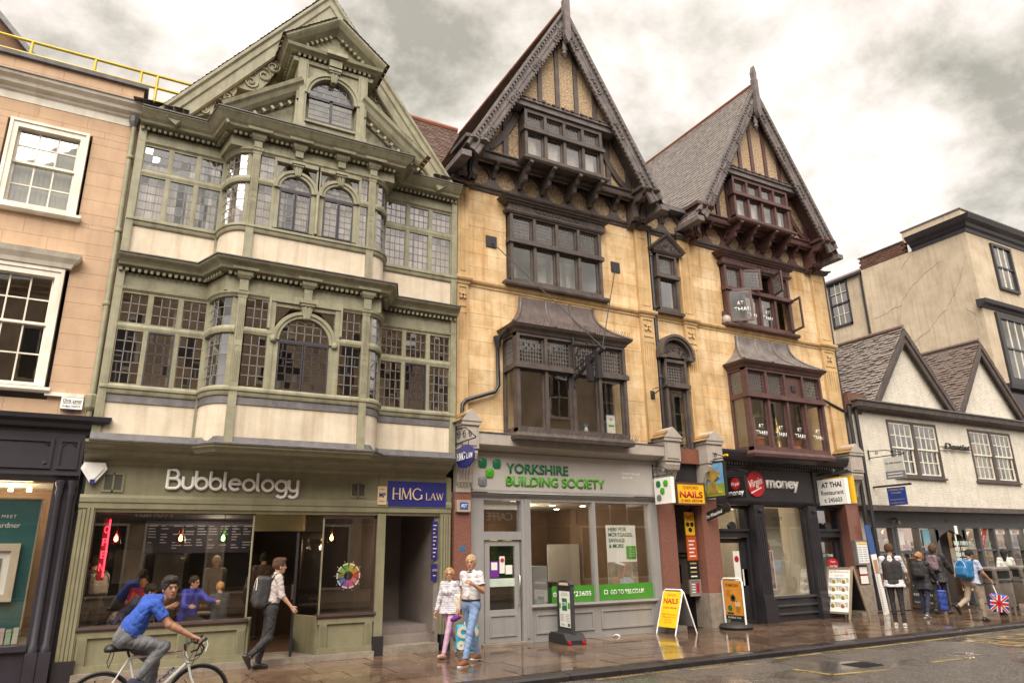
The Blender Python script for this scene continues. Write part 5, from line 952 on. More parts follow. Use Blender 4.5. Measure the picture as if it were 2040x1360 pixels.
# passage between the shops
ps = part('passage', sb); B('lintel', pm('rusty_panel', (.25, .07, .03), (.12, .06, .045), 5, .6, .2, 30), ps, (11.9, 12.78, -.2, .2, 3.86, 4.22)); B('lintel_beam', BLACKP, ps, (11.9, 12.78, -.05, .3, 2.95, 3.86))
PBR = pm('painted_brick', (.36, .31, .27), (.27, .23, .2), 3, .7, .2, 30, rnd=.12)
rg = random.Random(6)
for r in range(26):
    y = .3+(.11 if r % 2 else 0); z = .75+r*.082
    while y < 2.6 and r < 27:
        MB().box(12.70+rg.uniform(-.003, .003), 12.80, y, y+.215, z, z+.072).build('brick', PBR, ps); y += .225
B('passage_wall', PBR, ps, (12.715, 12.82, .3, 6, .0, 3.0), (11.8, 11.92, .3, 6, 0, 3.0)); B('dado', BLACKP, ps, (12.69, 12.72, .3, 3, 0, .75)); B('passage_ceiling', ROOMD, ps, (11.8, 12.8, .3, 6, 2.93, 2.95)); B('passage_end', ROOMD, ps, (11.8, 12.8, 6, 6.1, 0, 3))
finish_panes('s', sb)
# ------------------------------------------------------------------ white roughcast house on the right
dh = thing('roughcast_house', 'low white roughcast house with two small gables and a souvenir shop', 'house', (24, 3, 0))
DX0, DX1 = 19.25, 29.3; DY = -.12
m = MB(); H = [(20.85, 23.45), (25.3, 27.95)]
for a, b in ((DX0, 20.85), (23.45, 25.3), (27.95, DX1)): m.box(a, b, DY, .2, 2.95, 5.85)
for a, b in H: m.box(a, b, DY, .2, 2.95, 3.9); m.box(a, b, DY, .2, 5.62, 5.85)
m.build('wall', ROUGHW, dh); B('side_wall', ROUGHW, dh, (DX0, DX0+.2, .2, 6, 0, 6.0), (19.0, DX0-.003, .3, 1, 0, 5.6)); B('jetty_beam', TIMBER, dh, (DX0-.05, DX1, DY-.1, .3, 2.82, 2.98)); MB().sweep([(DX0-.1, DY), (DX1+.1, DY)], [(-.2, 5.78), (.05, 5.78), (.08, 5.84), (.3, 5.9), (.32, 6.06), (-.2, 6.1)]).build('eaves_gutter', TIMBER, dh); MB().sweep([(DX0-.15, DY), (DX1+.1, DY)], [(-.4, 6.06), (.36, 6.06), (.36, 6.1), (-.4, 6.16)]).build('lead_flashing', LEAD, dh)
for (a, b) in H:
    for s in range(2):
        w = part('sash_window', dh); x0 = a+s*(b-a)/2; x1 = x0+(b-a)/2; frame('frame', TIMBER, w, x0, x1, 3.88, 5.64, DY-.03, DY+.1, .07)
        for (p, q, y) in ((4.75, 5.57, DY+.02), (3.95, 4.79, DY+.06)):
            frame('sash', WHITEP, w, x0+.07, x1-.07, p, q, y-.02, y+.02, .05); n = 4; A, Z = x0+.12, x1-.12
            B('glazing_bar', WHITEP, w, *[(A+(Z-A)*k/n-.016, A+(Z-A)*k/n+.016, y-.015, y+.015, p+.04, q-.04) for k in range(1, n)], (A, Z, y-.016, y+.016, (p+q)/2-.014, (p+q)/2+.014))
            for k in range(n):
                for r in range(2): u0 = A+(Z-A)*k/n; u1 = A+(Z-A)*(k+1)/n; v0 = p+.05+(q-p-.1)*r/2; v1 = p+.05+(q-p-.1)*(r+1)/2; pane(w, 'd', tilt([(u0, y, v0), (u1, y, v0), (u1, y, v1), (u0, y, v1)], .004), GLASS)
    MB().sweep([(a-.05, DY), (b+.05, DY)], [(-.1, 3.82), (.08, 3.82), (.08, 3.88), (-.1, 3.9)]).build('sill', TIMBER, dh)
B('room', ROOMD, dh, (DX0+.2, DX1, 2, 2.1, 3, 5.9), (DX0+.2, DX1, .2, 2, 5.7, 5.75)); B('curtain', CURTAIN, dh, (20.95, 21.5, .3, .32, 3.9, 5.6)); B('curtain', CURTAIN, dh, (26.8, 27.4, .3, .32, 3.9, 5.6))
for c, za in ((22.35, 8.72), (26.9, 8.85)):
    hw = 2.2; zb = 6.12; sl = (za-zb)/hw; y = DY+.02
    MB().prism([(c-hw, zb), (c+hw, zb), (c, za)], y, y+.15).build('gable_wall', ROUGHW, dh); MB().prism([(c-hw-.15, zb-.1), (c-hw, zb-.1), (c, za-.06), (c+hw, zb-.1), (c+hw+.15, zb-.1), (c, za+.12)], y-.2, 7).build('roof', TIMBER, dh)
    MB().rail([(c-hw-.1, y-.2, zb-.1*sl), (c, y-.2, za), (c+hw+.1, y-.2, zb-.1*sl)], [(-.05, -.26), (.02, -.26), (.02, -.12), (.07, -.1), (.07, .04), (-.05, .04)]).build('bargeboard', TIMBER, dh)

TILE_W = pm('pale_wet_tiles', (.36, .31, .28), (.15, .125, .11), 14, .32, .3, 12, .02); TILE_B2 = pm('brown_tiles', (.21, .15, .125), (.11, .08, .068), 12, .4, .3, 12, .02)
for c, za, tm in ((22.35, 8.72, TILE_W), (26.9, 8.85, TILE_B2)):
    hw = 2.2; zb = 6.12; y = DY+.02
    for s in (-1, 1): us = Vector((-s*(hw+.15), 0, za+.22-zb)).normalized(); tiles(dh, (c+s*(hw+.16), y-.26, zb-.14), (0, 1, 0), us, 6.5 if s < 0 else 1, 3.64, tm, tw=.2, th=.13, jit=.9)
    MB().tube([(c, y-.24, za+.14), (c, 7, za+.14)], .08, 8).build('ridge_tile', TILE_B2, dh, smooth=60)
B('corbelled_eaves', pm('red_eaves_brick', (.16, .07, .045), (.09, .045, .03), 10, .8, .4, 30), dh, (19.0, 19.9, -.25, .3, 5.95, 6.3), (19.0, 19.7, -.15, .3, 5.7, 5.95))
for x, y in ((19.02, -.2), (19.3, -.22)): MB().tube([(x, y, 5.9), (x, y, 3.1), (x-.05, y-.03, 2.6), (x-.05, y-.03, .1)], .055, 8).build('rainwater_pipe', BLACKP, dh, smooth=60)
# souvenir shop below
SHOPG = pm('slate_shop_paint', (.085, .085, .09), (.065, .065, .07), 3, .45, .05, 30); sp_ = part('shopfront', dh); Y = .28
B('fascia', SHOPG, sp_, (19.4, DX1, Y-.06, Y+.1, 2.35, 2.85)); B('stall_riser', GREYST, sp_, (19.4, 23.0, Y, Y+.2, 0, .7), (24.6, DX1, Y, Y+.2, 0, .6)); B('sill', SHOPG, sp_, (19.4, 23.0, Y-.06, Y+.2, .7, .8), (24.6, DX1, Y-.06, Y+.2, .6, .7))
m = MB(); [m.box(x-.06, x+.06, Y-.04, Y+.12, .7, 2.4) for x in (19.45, 20.0, 20.85, 21.0, 22.1, 23.0, 24.65, 25.5, 26.4, 27.3, 28.2, 29.1)]; [m.box(a, b, Y-.02, Y+.08, z, z+.05) for a, b, z in ((19.4, 23.0, 1.62), (24.65, DX1, 1.62))]; m.build('frame', SHOPG, sp_)
w = part('shop_window', dh)
xs = (19.51, 19.94, 20.06, 20.79, 21.06, 22.04, 22.16, 22.94, 24.71, 25.44, 25.56, 26.34, 26.46, 27.24, 27.36, 28.14, 28.26, 29.04)
for a, b in zip(xs[::2], xs[1::2]): sheet('pane', GLASSS, w, a, b, Y+.05, .8, 1.62); sheet('pane', GLASSS, w, a, b, Y+.05, 1.67, 2.36)
dr = part('doorway', dh); n = 8; MB().prism([(23.0, 2.4), (23.0, 1.9), (23.25, 2.12), (23.8, 2.3), (24.35, 2.12), (24.6, 1.9), (24.6, 2.4)], Y-.05, Y+.1).build('door_arch', SHOPG, dr); B('door_jamb', SHOPG, dr, (23.0, 23.14, Y-.05, Y+.15, 0, 2.3), (24.46, 24.6, Y-.05, Y+.15, 0, 2.3)); text(dr, '125', 23.6, Y-.07, 2.52, .18, WOODF, .003)
B('doorway_shade_panel', ROOMD, dr, (23.1, 24.5, .75, .8, 0, 2.4)); ir = part('shop_interior', dh); B('wall', pm('shop_warm_wall', (.20, .12, .07), (.1, .06, .04), 1.5, .8, 0), ir, (19.4, DX1, 3, 3.1, 0, 2.85)); B('ceiling', ROOMW, ir, (19.4, DX1, .4, 3, 2.8, 2.85)); B('floor', ROOMD, ir, (19.4, DX1, .4, 3, .0, .04))  # dark panel added in the doorway to paint the shade of its interior
rg = random.Random(9); gm = [pm('goods_%s' % k, c, None, 3, .7, 0) for k, c in (('red', (.35, .03, .03)), ('cream', (.6, .52, .4)), ('navy', (.03, .04, .12)), ('tan', (.4, .22, .1)), ('gold', (.55, .35, .06)), ('maroon', (.16, .02, .03)), ('grey', (.3, .3, .3)), ('green', (.05, .16, .07)))]
for a, b in ((20.0, 22.9), (24.8, 29.0)):
    B('shelf', WHITE, ir, *[(a, b, .7, 1.0, z, z+.03) for z in (.85, 1.3, 1.7)]); B('shelf_divider', WHITE, ir, *[(x, x+.03, .7, 1.0, .85, 1.7) for x in [a+k*.55 for k in range(int((b-a)/.55)+1)]])
    x = a+.1
    while x < b-.2:
        for z in (.88, 1.33, 1.73):
            if rg.random() < .85: hh = rg.uniform(.16, .34); MB().lathe((x, .75, z), [(.0, 0), (.1, .0), (.12, hh*.4), (.06, hh*.62), (.08, hh*.8), (.0, hh)], 8).build('souvenir', rg.choice(gm), ir, smooth=60)
        x += rg.uniform(.24, .34)
    x = a+.15
    while x < b-.5:                           # hanging sweatshirts
        m = MB(); z = 1.95+rg.uniform(-.05, .1); m.prism([(x, z-.35), (x+.3, z-.35), (x+.3, z+.1), (x+.42, z-.1), (x+.48, z-.02), (x+.32, z+.3), (x+.2, z+.34), (x+.1, z+.34), (x-.02, z+.3), (x-.18, z-.02), (x-.12, z-.1), (x, z+.1)], 1.3, 1.36); m.build('sweatshirt', rg.choice(gm), ir); x += rg.uniform(.4, .55)
for x in (20.4, 21.6, 25.2, 26.6, 28): MB().lathe((x, .8, 2.68), [(0, 0), (.05, 0), (.04, .08), (0, .1)], 10).build('spot_lamp', BULB, ir)
WB = pm('red_banner', (.45, .02, .02), None, 3, .5, 0)
for x, z in ((25.75, 2.0), (29.0, 2.0)):
    c = Vector((x, Y+.02, z)); d = Vector((.28, 0, .42)); MB().bar(c-d, c+d, .01, .2, (-.83, 0, .55)).build('sale_banner', WB, sp_); text(sp_, 'UP TO 50%', x-.24, Y+.01, z-.42, .13, WHITE, .001, mat=Matrix.Rotation(math.pi/2, 4, 'X') @ Matrix.Rotation(math.radians(56), 4, 'Z'))
for x in (26.5, 27.4, 28.3): B('window_card', WHITE, sp_, (x, x+.62, Y+.01, Y+.02, 2.16, 2.34)); text(sp_, 'SALE', x+.2, Y+.005, 2.19, .15, WB, .001)
B('window_card', pm('sky_card', (.2, .45, .55), None, 3, .5, 0), sp_, (22.4, 22.75, Y+.01, Y+.02, 1.9, 2.3)); B('window_card', WHITE, sp_, (21.15, 21.4, Y+.01, Y+.02, 1.85, 2.3))
B('warm_lamp', TIMBER, sp_, (20.9, 20.98, Y-.2, Y-.05, 2.6, 2.64)); MB().lathe((20.94, Y-.2, 2.45), [(.09, 0), (.06, .1), (.02, .15)], 10).build('lamp_shade', TIMBER, sp_); MB().lathe((20.94, Y-.2, 2.45), [(.0, 0), (.05, 0.01), (.0, .03)], 10).build('lamp_bulb', BULB, sp_)
finish_panes('d', dh)
# ------------------------------------------------------------------ tall cream building behind
tb = thing('cracked_cream_building', 'tall cream rendered building with a cracked side wall and dark cornice', 'building', (34, 6, 0)); TX = 30.87
B('wall', CREAMW, tb, (TX, 46, 1.2, 6.25, 0, 14.95)); B('parapet', CREAMW, tb, (TX+.1, 46, 1.3, 4.0, 15.5, 16.05)); B('parapet_coping', LEAD, tb, (TX+.05, 46, 1.25, 4.05, 16.05, 16.1))
MB().sweep([(TX, 3.6), (TX, 1.2), (46, 1.2)], [(-.1, 14.9), (.04, 14.9), (.06, 15.05), (.16, 15.12), (.2, 15.25), (.42, 15.32), (.5, 15.5), (-.1, 15.56)]).build('cornice', NAVYP, tb)
BRK = pm('old_brick', (.17, .075, .05), (.08, .04, .03), 25, .85, .4, 30, rnd=.3)
rg = random.Random(12)
for r in range(5):
    y = 3.95+(.11 if r % 2 else 0)
    while y < 6.1: MB().box(TX+rg.uniform(-.02, .0), TX+.3, y, y+.21, 14.97+r*.115, 15.07+r*.115).build('brick', BRK, tb); y += .225
B('brick_coping', LEAD, tb, (TX-.06, TX+.36, 3.95, 6.3, 15.55, 15.6)); B('brick_core', BRK, tb, (TX+.05, TX+.3, 3.95, 6.25, 14.95, 15.54))
B('wing_wall', CREAMW, tb, (TX+.15, 40, 6.25, 9, 0, 14.9)); MB().prism([(TX+.0, 14.9), (TX+.4, 15.25), (36, 15.25), (36, 14.9)], 6.27, 9.1).build('wing_roof', TILE_B2, tb); B('wing_gutter', BLACKP, tb, (TX-.02, TX+.12, 6.27, 9, 14.86, 14.98)); MB().tube([(TX+.06, 6.4, 14.9), (TX+.06, 6.4, 9)], .05, 8).build('rainwater_pipe', BLACKP, tb)
CRK = pm('crack_line', (.38, .305, .22), None, 3, .9, 0); rg = random.Random(3)  # cracks are thin lines in a tone slightly darker than the wall
def crack(pts):
    m = MB(); P_ = []
    for a, b in zip(pts, pts[1:]):
        for k in range(6): t = k/6; P_.append((TX-.004, a[0]+(b[0]-a[0])*t+rg.uniform(-.05, .05), a[1]+(b[1]-a[1])*t+rg.uniform(-.05, .05)))
    m.tube(P_, [rg.uniform(.004, .012) for _ in P_], 4); m.build('crack', CRK, tb)
crack([(1.5, 13.6), (2.1, 12.4), (2.6, 11.8), (3.5, 11.1), (4.6, 10.6), (5.6, 10.3)]); crack([(2.4, 14.0), (3.2, 13.7), (4.1, 13.2), (4.6, 12.6), (4.8, 11.8), (5.2, 11.2)]); crack([(4.6, 12.6), (5.4, 12.4), (6.1, 12.4)]); crack([(3.8, 14.7), (4.4, 14.2)]); crack([(1.4, 11.0), (2.0, 11.8)])
w = part('sash_window', tb); y0, y1 = 7.2, 8.3
for a, b, c, d in ((y0, y0+.08, 12.5, 14.95), (y1-.08, y1, 12.5, 14.95), (y0, y1, 12.5, 12.6), (y0, y1, 14.8, 14.95), (y0, y1, 13.65, 13.73)): MB().box(TX+.08, TX+.2, a, b, c, d).build('frame', BLACKP, w)
for k in range(3):
    for r in range(4):
        a = y0+.09+k*.31; c = 12.62+r*.52+(.06 if r > 1 else 0); MB().poly([(TX+.13, a, c), (TX+.13, a+.29, c), (TX+.13, a+.29, c+.47), (TX+.13, a, c+.47)]).build('pane', GLASS, w, fix=False)
for k in range(1, 3): MB().box(TX+.1, TX+.16, y0+.07+k*.31, y0+.09+k*.31, 12.6, 14.8).build('glazing_bar', WHITEP, w)
for z in (13.12, 14.26): MB().box(TX+.1, TX+.16, y0+.08, y1-.08, z-.012, z+.012).build('glazing_bar', WHITEP, w)
B('room', ROOMD, w, (TX+.145, TX+.15, y0+.05, y1-.05, 12.55, 14.85))
def fwin(x0, x1, z0, z1, cols, rows, fw=.12):
    w = part('sash_window', tb); frame('frame', BLACKP, w, x0, x1, z0, z1, 1.1, 1.22, fw)
    for k in range(cols):
        for r in range(rows): a = x0+fw+(x1-x0-2*fw)*k/cols; b = x0+fw+(x1-x0-2*fw)*(k+1)/cols; c = z0+fw+(z1-z0-2*fw)*r/rows; d = z0+fw+(z1-z0-2*fw)*(r+1)/rows; sheet('pane', GLASS, w, a, b, 1.175, c, d)
    B('glazing_bar', WHITEP, w, *[(x0+fw+(x1-x0-2*fw)*k/cols-.02, x0+fw+(x1-x0-2*fw)*k/cols+.02, 1.14, 1.18, z0+fw, z1-fw) for k in range(1, cols)]); B('meeting_rail', BLACKP, w, (x0+fw, x1-fw, 1.13, 1.185, (z0+z1)/2-.04, (z0+z1)/2+.04)); B('room', ROOMD, w, (x0+.05, x1-.05, 1.185, 1.195, z0+.05, z1-.05))
fwin(32.6, 34.2, 12.5, 14.7, 3, 4); fwin(31.7, 34.5, 8.2, 11.3, 4, 4, .25); fwin(36.5, 38.2, 12.5, 14.7, 3, 4)
MB().sweep([(TX-.2, 1.2), (46, 1.2)], [(-.1, 11.4), (.05, 11.4), (.1, 11.5), (.25, 11.55), (.3, 11.7), (-.1, 11.75)]).build('string_cornice', NAVYP, tb); MB().sweep([(TX+.3, 1.2), (46, 1.2)], [(-.1, 7.7), (.05, 7.7), (.1, 7.8), (.3, 7.9), (.34, 8.1), (-.1, 8.15)]).build('shop_cornice', NAVYP, tb); B('shop_fascia', NAVYP, tb, (29.5, 46, 1.0, 1.25, 0, 7.7))
# ------------------------------------------------------------------ roof glimpsed between the timbered house and the stone building
rf = thing('tiled_roof_house', 'mossy brown tiled roof with orange ridge between the two gabled buildings', 'house', (6.6, 6, 0)); B('wall', BRK, rf, (5.9, 9, 4.2, 9, 0, 12.4)); slab('roof', TIMBER, rf, [(5.0, 2.6, 11.4), (8.6, 2.6, 11.4), (8.6, 5.6, 15.6), (5.0, 5.6, 15.6)], .1); tiles(rf, (5.0, 2.55, 11.4), (1, 0, 0), (0, 3.0, 4.2), 3.6, 5.2, pm('mossy_tiles', (.15, .07, .055), (.06, .045, .03), 5, .5, .4, 12, .02), tw=.17, th=.12); MB().tube([(5.0, 5.6, 15.7), (8.6, 5.6, 15.7)], .1, 8).build('ridge_tile', RIDGE, rf)
slab('tile_hung_wall', TILE_O, rf, [(5.75, .8, 9.9), (6.35, .8, 9.9), (6.35, 2.6, 11.6), (5.2, 2.6, 12.2)], .05); tiles(rf, (5.4, .8, 9.9), (1, 0, 0), (0, 1.8, 2.0), 1.1, 2.7, TILE_O, tw=.12, th=.1)
# ------------------------------------------------------------------ terrace across the street (seen in the window reflections)
OPS = pm('opposite_stone', (.62, .49, .36), (.42, .32, .22), 1.2, .85, .2, 20, streak=.4); DG = pm('dark_glass', (.02, .022, .025), None, 3, .08, 0)
for i, (xa, xb, h, lab) in enumerate(((-16, -2, 11.6, 'sandstone shop terrace across the street, mirrored in the cafe window'), (-2, 9, 12.4, 'classical stone front across the street, mirrored in the leaded bay windows'), (9, 20, 11.4, 'stone shop building across the street, mirrored in the building society window'), (20, 38, 12, 'far stone terrace across the street, mirrored in the souvenir shop windows'))):
    ob = thing('stone_terrace', lab, 'building', ((xa+xb)/2, -20, 0), group=None); y = -16.4; n = int((xb-xa)/2.6)
    B('wall', OPS, ob, (xa, xb, -24, y, 0, h)); MB().sweep([(xb, y), (xa, y)], CYMA(h-.4, .5, .5)).build('cornice', OPS, ob); MB().sweep([(xb, y), (xa, y)], CYMA(4.0, .35, .35)).build('shop_cornice', OPS, ob); B('shop_fascia', NAVYP if i % 2 == 0 else TIMBER, ob, (xa+.2, xb-.2, y, y+.12, 3.1, 3.9)); 
    for k in range(n):
        x = xa+(k+.5)*(xb-xa)/n
        B('shop_window', DG, ob, (x-1.05, x+1.05, y-.0, y+.05, .6, 3.0)); frame('shop_window_frame', NAVYP if i % 2 == 0 else WHITEP, ob, x-1.12, x+1.12, .5, 3.06, y, y+.1, .08)
        for z0, z1 in ((5.0, 7.2), (8.2, 10.2)): frame('window_surround', WHITEP if (i+k) % 2 else OPS, ob, x-.65, x+.65, z0-.1, z1+.15, y, y+.12, .14); B('window', DG, ob, (x-.5, x+.5, y, y+.04, z0, z1)); B('glazing_bar', WHITEP, ob, (x-.02, x+.02, y+.03, y+.06, z0, z1), (x-.5, x+.5, y+.03, y+.06, (z0+z1)/2-.03, (z0+z1)/2+.03))
    if i == 1:
        text(ob, 'Rohan', 1.9, y+.13, 3.3, .5, WHITE, .02, rz=math.pi); text(ob, 'Laird', 8.0, y+.13, 3.3, .5, WHITE, .02, rz=math.pi)
    if i == 2: text(ob, 'CAFFE', 16.5, y+.13, 3.3, .5, WHITE, .02, rz=math.pi); text(ob, 'OPTICIAN', 13.5, y+.13, 3.3, .42, WHITE, .02, rz=math.pi)
# ------------------------------------------------------------------ signs and small fittings on the fronts
DKG = pm('sign_dark_green', (.01, .17, .06), None, 3, .35, 0); LTG = pm('sign_light_green', (.07, .38, .01), None, 3, .35, 0); SGREY = pm('sign_grey', (.2, .2, .22), None, 3, .4, 0)
BLUE = pm('sign_blue', (.025, .028, .19), (.02, .022, .15), 3, .4, 0); YEL = pm('sign_yellow', (.75, .45, .015), (.68, .4, .015), 3, .4, 0); RED = pm('sign_red', (.48, .012, .02), None, 3, .4, 0); BLK = pm('ink_black', (.015, .015, .015), None, 3, .5, 0); CREAMS = pm('sign_cream', (.7, .55, .35), None, 3, .5, 0); WHT = pm('sign_white', (.82, .81, .78), (.78, .77, .74), 3, .4, 0)
IRON = pm('wrought_iron', (.025, .023, .026), None, 6, .45, .1)
def tfit(parent, txt, x0, x1, z, h, mt, y, ext=.006, off=0.0, shear=0.0, side=None, name='lettering', space=1.0):
    # text scaled to run from x0 to x1 with capitals h high; side: x of a sign that faces -x (x0, x1 are then y values)
    me = text_mesh(txt, 1.0, 0, off, shear, space); vx = [v.co.x for v in me.vertices]; a, b = min(vx), max(vx); sx = abs(x1-x0)/(b-a); sz = h/.72
    for v in me.vertices: v.co.x = (v.co.x-a)*sx; v.co.y *= sz
    me.materials.clear(); me.materials.append(mt); bm = bmesh.new(); bm.from_mesh(me)
    r = bmesh.ops.extrude_face_region(bm, geom=bm.faces[:]); bmesh.ops.translate(bm, vec=(0, 0, ext), verts=[q for q in r['geom'] if isinstance(q, bmesh.types.BMVert)]); bmesh.ops.recalc_face_normals(bm, faces=bm.faces); bm.to_mesh(me); bm.free()
    o = link_mesh(name, me, parent); p = (Vector((x0, y, z)) if side is None else Vector((side, x0, z)))-org(parent)
    o.matrix_local = Matrix.Translation(p) @ Matrix.Rotation(0 if side is None else -math.pi/2, 4, 'Z') @ Matrix.Rotation(math.pi/2, 4, 'X'); return o
# rounded monoline letters over the cafe
bs = thing('shop_sign', 'big white rounded letters spelling the cafe name on green fascia', 'sign', (1.95, -.05, 2.95))
def arcs(cx, cz, r, a0, a1, n=14, rz=None): return [(cx+r*math.cos(math.radians(a0+(a1-a0)*i/n)), cz+(rz or r)*math.sin(math.radians(a0+(a1-a0)*i/n))) for i in range(n+1)]
def glyph(ch):
    if ch == 'B': return [[(0, 0), (0, 1.5), (.42, 1.5), *arcs(.42, 1.15, .35, 90, -90), (.1, .8)], [(.42, .8), *arcs(.55, .4, .4, 90, -90), (0, 0)]], .95
    if ch == 'u': return [[(0, 1), (0, .38), *arcs(.38, .38, .38, 180, 360), (.76, 1)]], .76
    if ch == 'b': return [[(0, 1.5), (0, .45)], arcs(.45, .45, .45, 180, -180, 26)], .9
    if ch == 'l': return [[(0, 1.5), (0, .2), *arcs(.2, .2, .2, 180, 270, 6)]], .18
    if ch == 'e': return [[(.02, .5), (.9, .5), *arcs(.46, .46, .44, 5, 315, 24)]], .9
    if ch == 'o': return [arcs(.47, .46, .46, 0, 360, 28)], .94
    if ch == 'g': return [arcs(.45, .46, .45, 0, 360, 26), [(.9, .95), (.9, -.15), *arcs(.48, -.15, .42, 0, -150, 14)]], .9
    if ch == 'y': return [[(0, 1), (0, .42), *arcs(.38, .42, .38, 180, 360)], [(.76, 1), (.76, -.15), *arcs(.36, -.15, .4, 0, -150, 14)]], .78
x = .70; S = .205
for ch in 'Bubbleology':
    st, w = glyph(ch); m = MB()
    for s in st: m.tube([(x+p[0]*S, 0, p[1]*S) for p in s], .027, 8)
    m.v = [(v[0], -.075+v[1]*.7, v[2]+2.925) for v in m.v]; m.build('letter', WHT, bs, smooth=60)
    x += (w+.235)*S
# blue law-firm board with serif letters
hb = thing('sign_board', 'flat blue law office board with cream letters beside the cafe name', 'sign', (5.25, -.07, 2.7)); B('board', BLUE, hb, (4.64, 5.87, -.075, -.04, 2.69, 3.18))
def serif(parent, s, x, z, h, y, mt, side=None, sl=.0):
    G = {'H': ([(0, 0, 0, 1, 2), (.62, 0, .62, 1, 2), (0, .5, .62, .5, 1)], .62, [(0, 0), (0, 1), (.62, 0), (.62, 1)]), 'M': ([(0, 0, .06, 1, 1), (.06, 1, .42, .05, 2), (.42, .05, .78, 1, 1), (.78, 1, .84, 0, 2)], .84, [(0, 0), (.84, 0), (.06, 1), (.78, 1)]),
         'G': ([(*p, *q, 2 if 120 < i*20 < 240 else 1.4) for i, (p, q) in enumerate(zip(arcs(.45, .5, .45, 40, 330, 16, .5), arcs(.45, .5, .45, 40, 330, 16, .5)[1:]))]+[(.84, .05, .84, .42, 2)], .88, [(.84, .42)]), 'L': ([(.05, 0, .05, 1, 2), (.05, 0, .5, 0, 1), (.5, 0, .52, .22, 1)], .52, [(.05, 1)]), 'A': ([(0, 0, .38, 1, 1), (.38, 1, .76, 0, 2), (.16, .36, .6, .36, 1)], .76, [(0, 0), (.76, 0)]), 'W': ([(0, 1, .28, 0, 2), (.28, 0, .5, .95, 1), (.5, .95, .78, 0, 2), (.78, 0, 1.0, 1, 1)], 1.0, [(0, 1), (1.0, 1)])}
    for ch, k in s:
        if ch == ' ': x += .22*h; continue
        st, w, sf_ = G[ch]; hh = h*k; m = MB()
        for i, (a, b, c, d, t) in enumerate(st): m.bar((x+a*hh, y-.001*i, z+b*hh), (x+c*hh, y-.001*i, z+d*hh), .006 if side is None else .006, hh*.065*t, (-(d-b), 0, c-a))
        for (a, b) in sf_: m.bar((x+a*hh-.1*hh, y-.012, z+b*hh), (x+a*hh+.1*hh, y-.012, z+b*hh), .006, .045*hh, (0, 0, 1))
        if side is not None: m.v = [(side+(v[1]-y), -v[0], v[2]+sl*v[0]) for v in m.v]
        m.build('letter', mt, parent); x += (w+.22)*hh
serif(hb, [('H', 1), ('M', 1), ('G', 1), (' ', 1), ('L', .62), ('A', .62), ('W', .62)], 4.74, 2.83, .215, -.082, CREAMS)
pq = thing('sign_plaque', 'small cream plaque with blue initials left of the blue law board', 'sign', (4.5, -.05, 2.7)); B('plaque', CREAMS, pq, (4.42, 4.6, -.09, -.04, 2.72, 3.07)); tfit(pq, 'MP', 4.45, 4.58, 2.86, .09, BLUE, -.092, .003, .02); tfit(pq, 'MONEY', 4.46, 4.56, 3.0, .025, RED, -.092, .002); tfit(pq, 'PROPERTY', 4.45, 4.57, 2.77, .025, RED, -.092, .002)
for x0, x1, z0, z1 in ((-.27, .05, 2.84, 3.16), (3.88, 4.2, 2.84, 3.14)):
    v = part('vent', gh); frame('vent_frame', GREEN2, v, x0, x1, z0, z1, -.05, -.02, .035); B('vent_mesh', pm('vent_grille', (.07, .065, .05), None, 40, .6, .3, 60), v, (x0+.03, x1-.03, -.04, -.02, z0+.03, z1-.03)); B('vent_bar', GREEN2, v, ((x0+x1)/2-.012, (x0+x1)/2+.012, -.05, -.03, z0, z1))
al = thing('alarm_box', 'white shield-shaped alarm box with blue light at corner of green fascia', 'alarm', (-.42, -.06, 3.05)); MB().prism([(-.56, 3.3), (-.26, 3.3), (-.22, 3.2), (-.37, 2.98), (-.45, 2.98), (-.6, 3.2)], -.14, -.03).build('case', WHT, al); MB().prism([(-.53, 3.27), (-.29, 3.27), (-.27, 3.2), (-.39, 3.03), (-.43, 3.03), (-.55, 3.2)], -.16, -.14).build('cover', WHT, al); MB().prism([(-.45, 3.02), (-.37, 3.02), (-.38, 2.95), (-.44, 2.95)], -.155, -.05).build('lens', BLUE, al)
cl = thing('alarm_box', 'white rectangular alarm box with printed name on the peach wall', 'alarm', (-.88, -.05, 4.15)); B('case', WHT, cl, (-1.03, -.72, -.09, .01, 4.16, 4.35)); tfit(cl, 'Chris Lewis', -1.01, -.74, 4.275, .05, BLK, -.092, .002, .01, .2); tfit(cl, 'SECURITY SERVICES', -1.0, -.75, 4.245, .02, BLK, -.092, .002); tfit(cl, '01865 744777', -1.0, -.75, 4.185, .035, BLK, -.092, .002); B('light', BLUE, cl, (-.93, -.83, -.085, 0, 4.14, 4.16))
ad = thing('alarm_box', 'stone coloured alarm box with blue badge high on the granite pier', 'alarm', (6.2, -.15, 2.6)); B('case', pm('alarm_beige', (.42, .32, .25), None, 3, .5, 0), ad, (6.06, 6.37, -.2, -.11, 2.6, 2.84)); B('badge', pm('badge_blue', (.03, .1, .4), None, 3, .4, 0), ad, (6.13, 6.31, -.206, -.2, 2.65, 2.79)); tfit(ad, 'ADT', 6.15, 6.29, 2.685, .07, WHT, -.208, .003, .03)
st = thing('sticker', 'small blue sticker on the red granite pier', 'sticker', (6.25, -.12, 1.8)); B('sheet', pm('sticker_blue', (.03, .16, .32), None, 4, .5, 0), st, (6.17, 6.29, -.124, -.12, 1.84, 1.93))
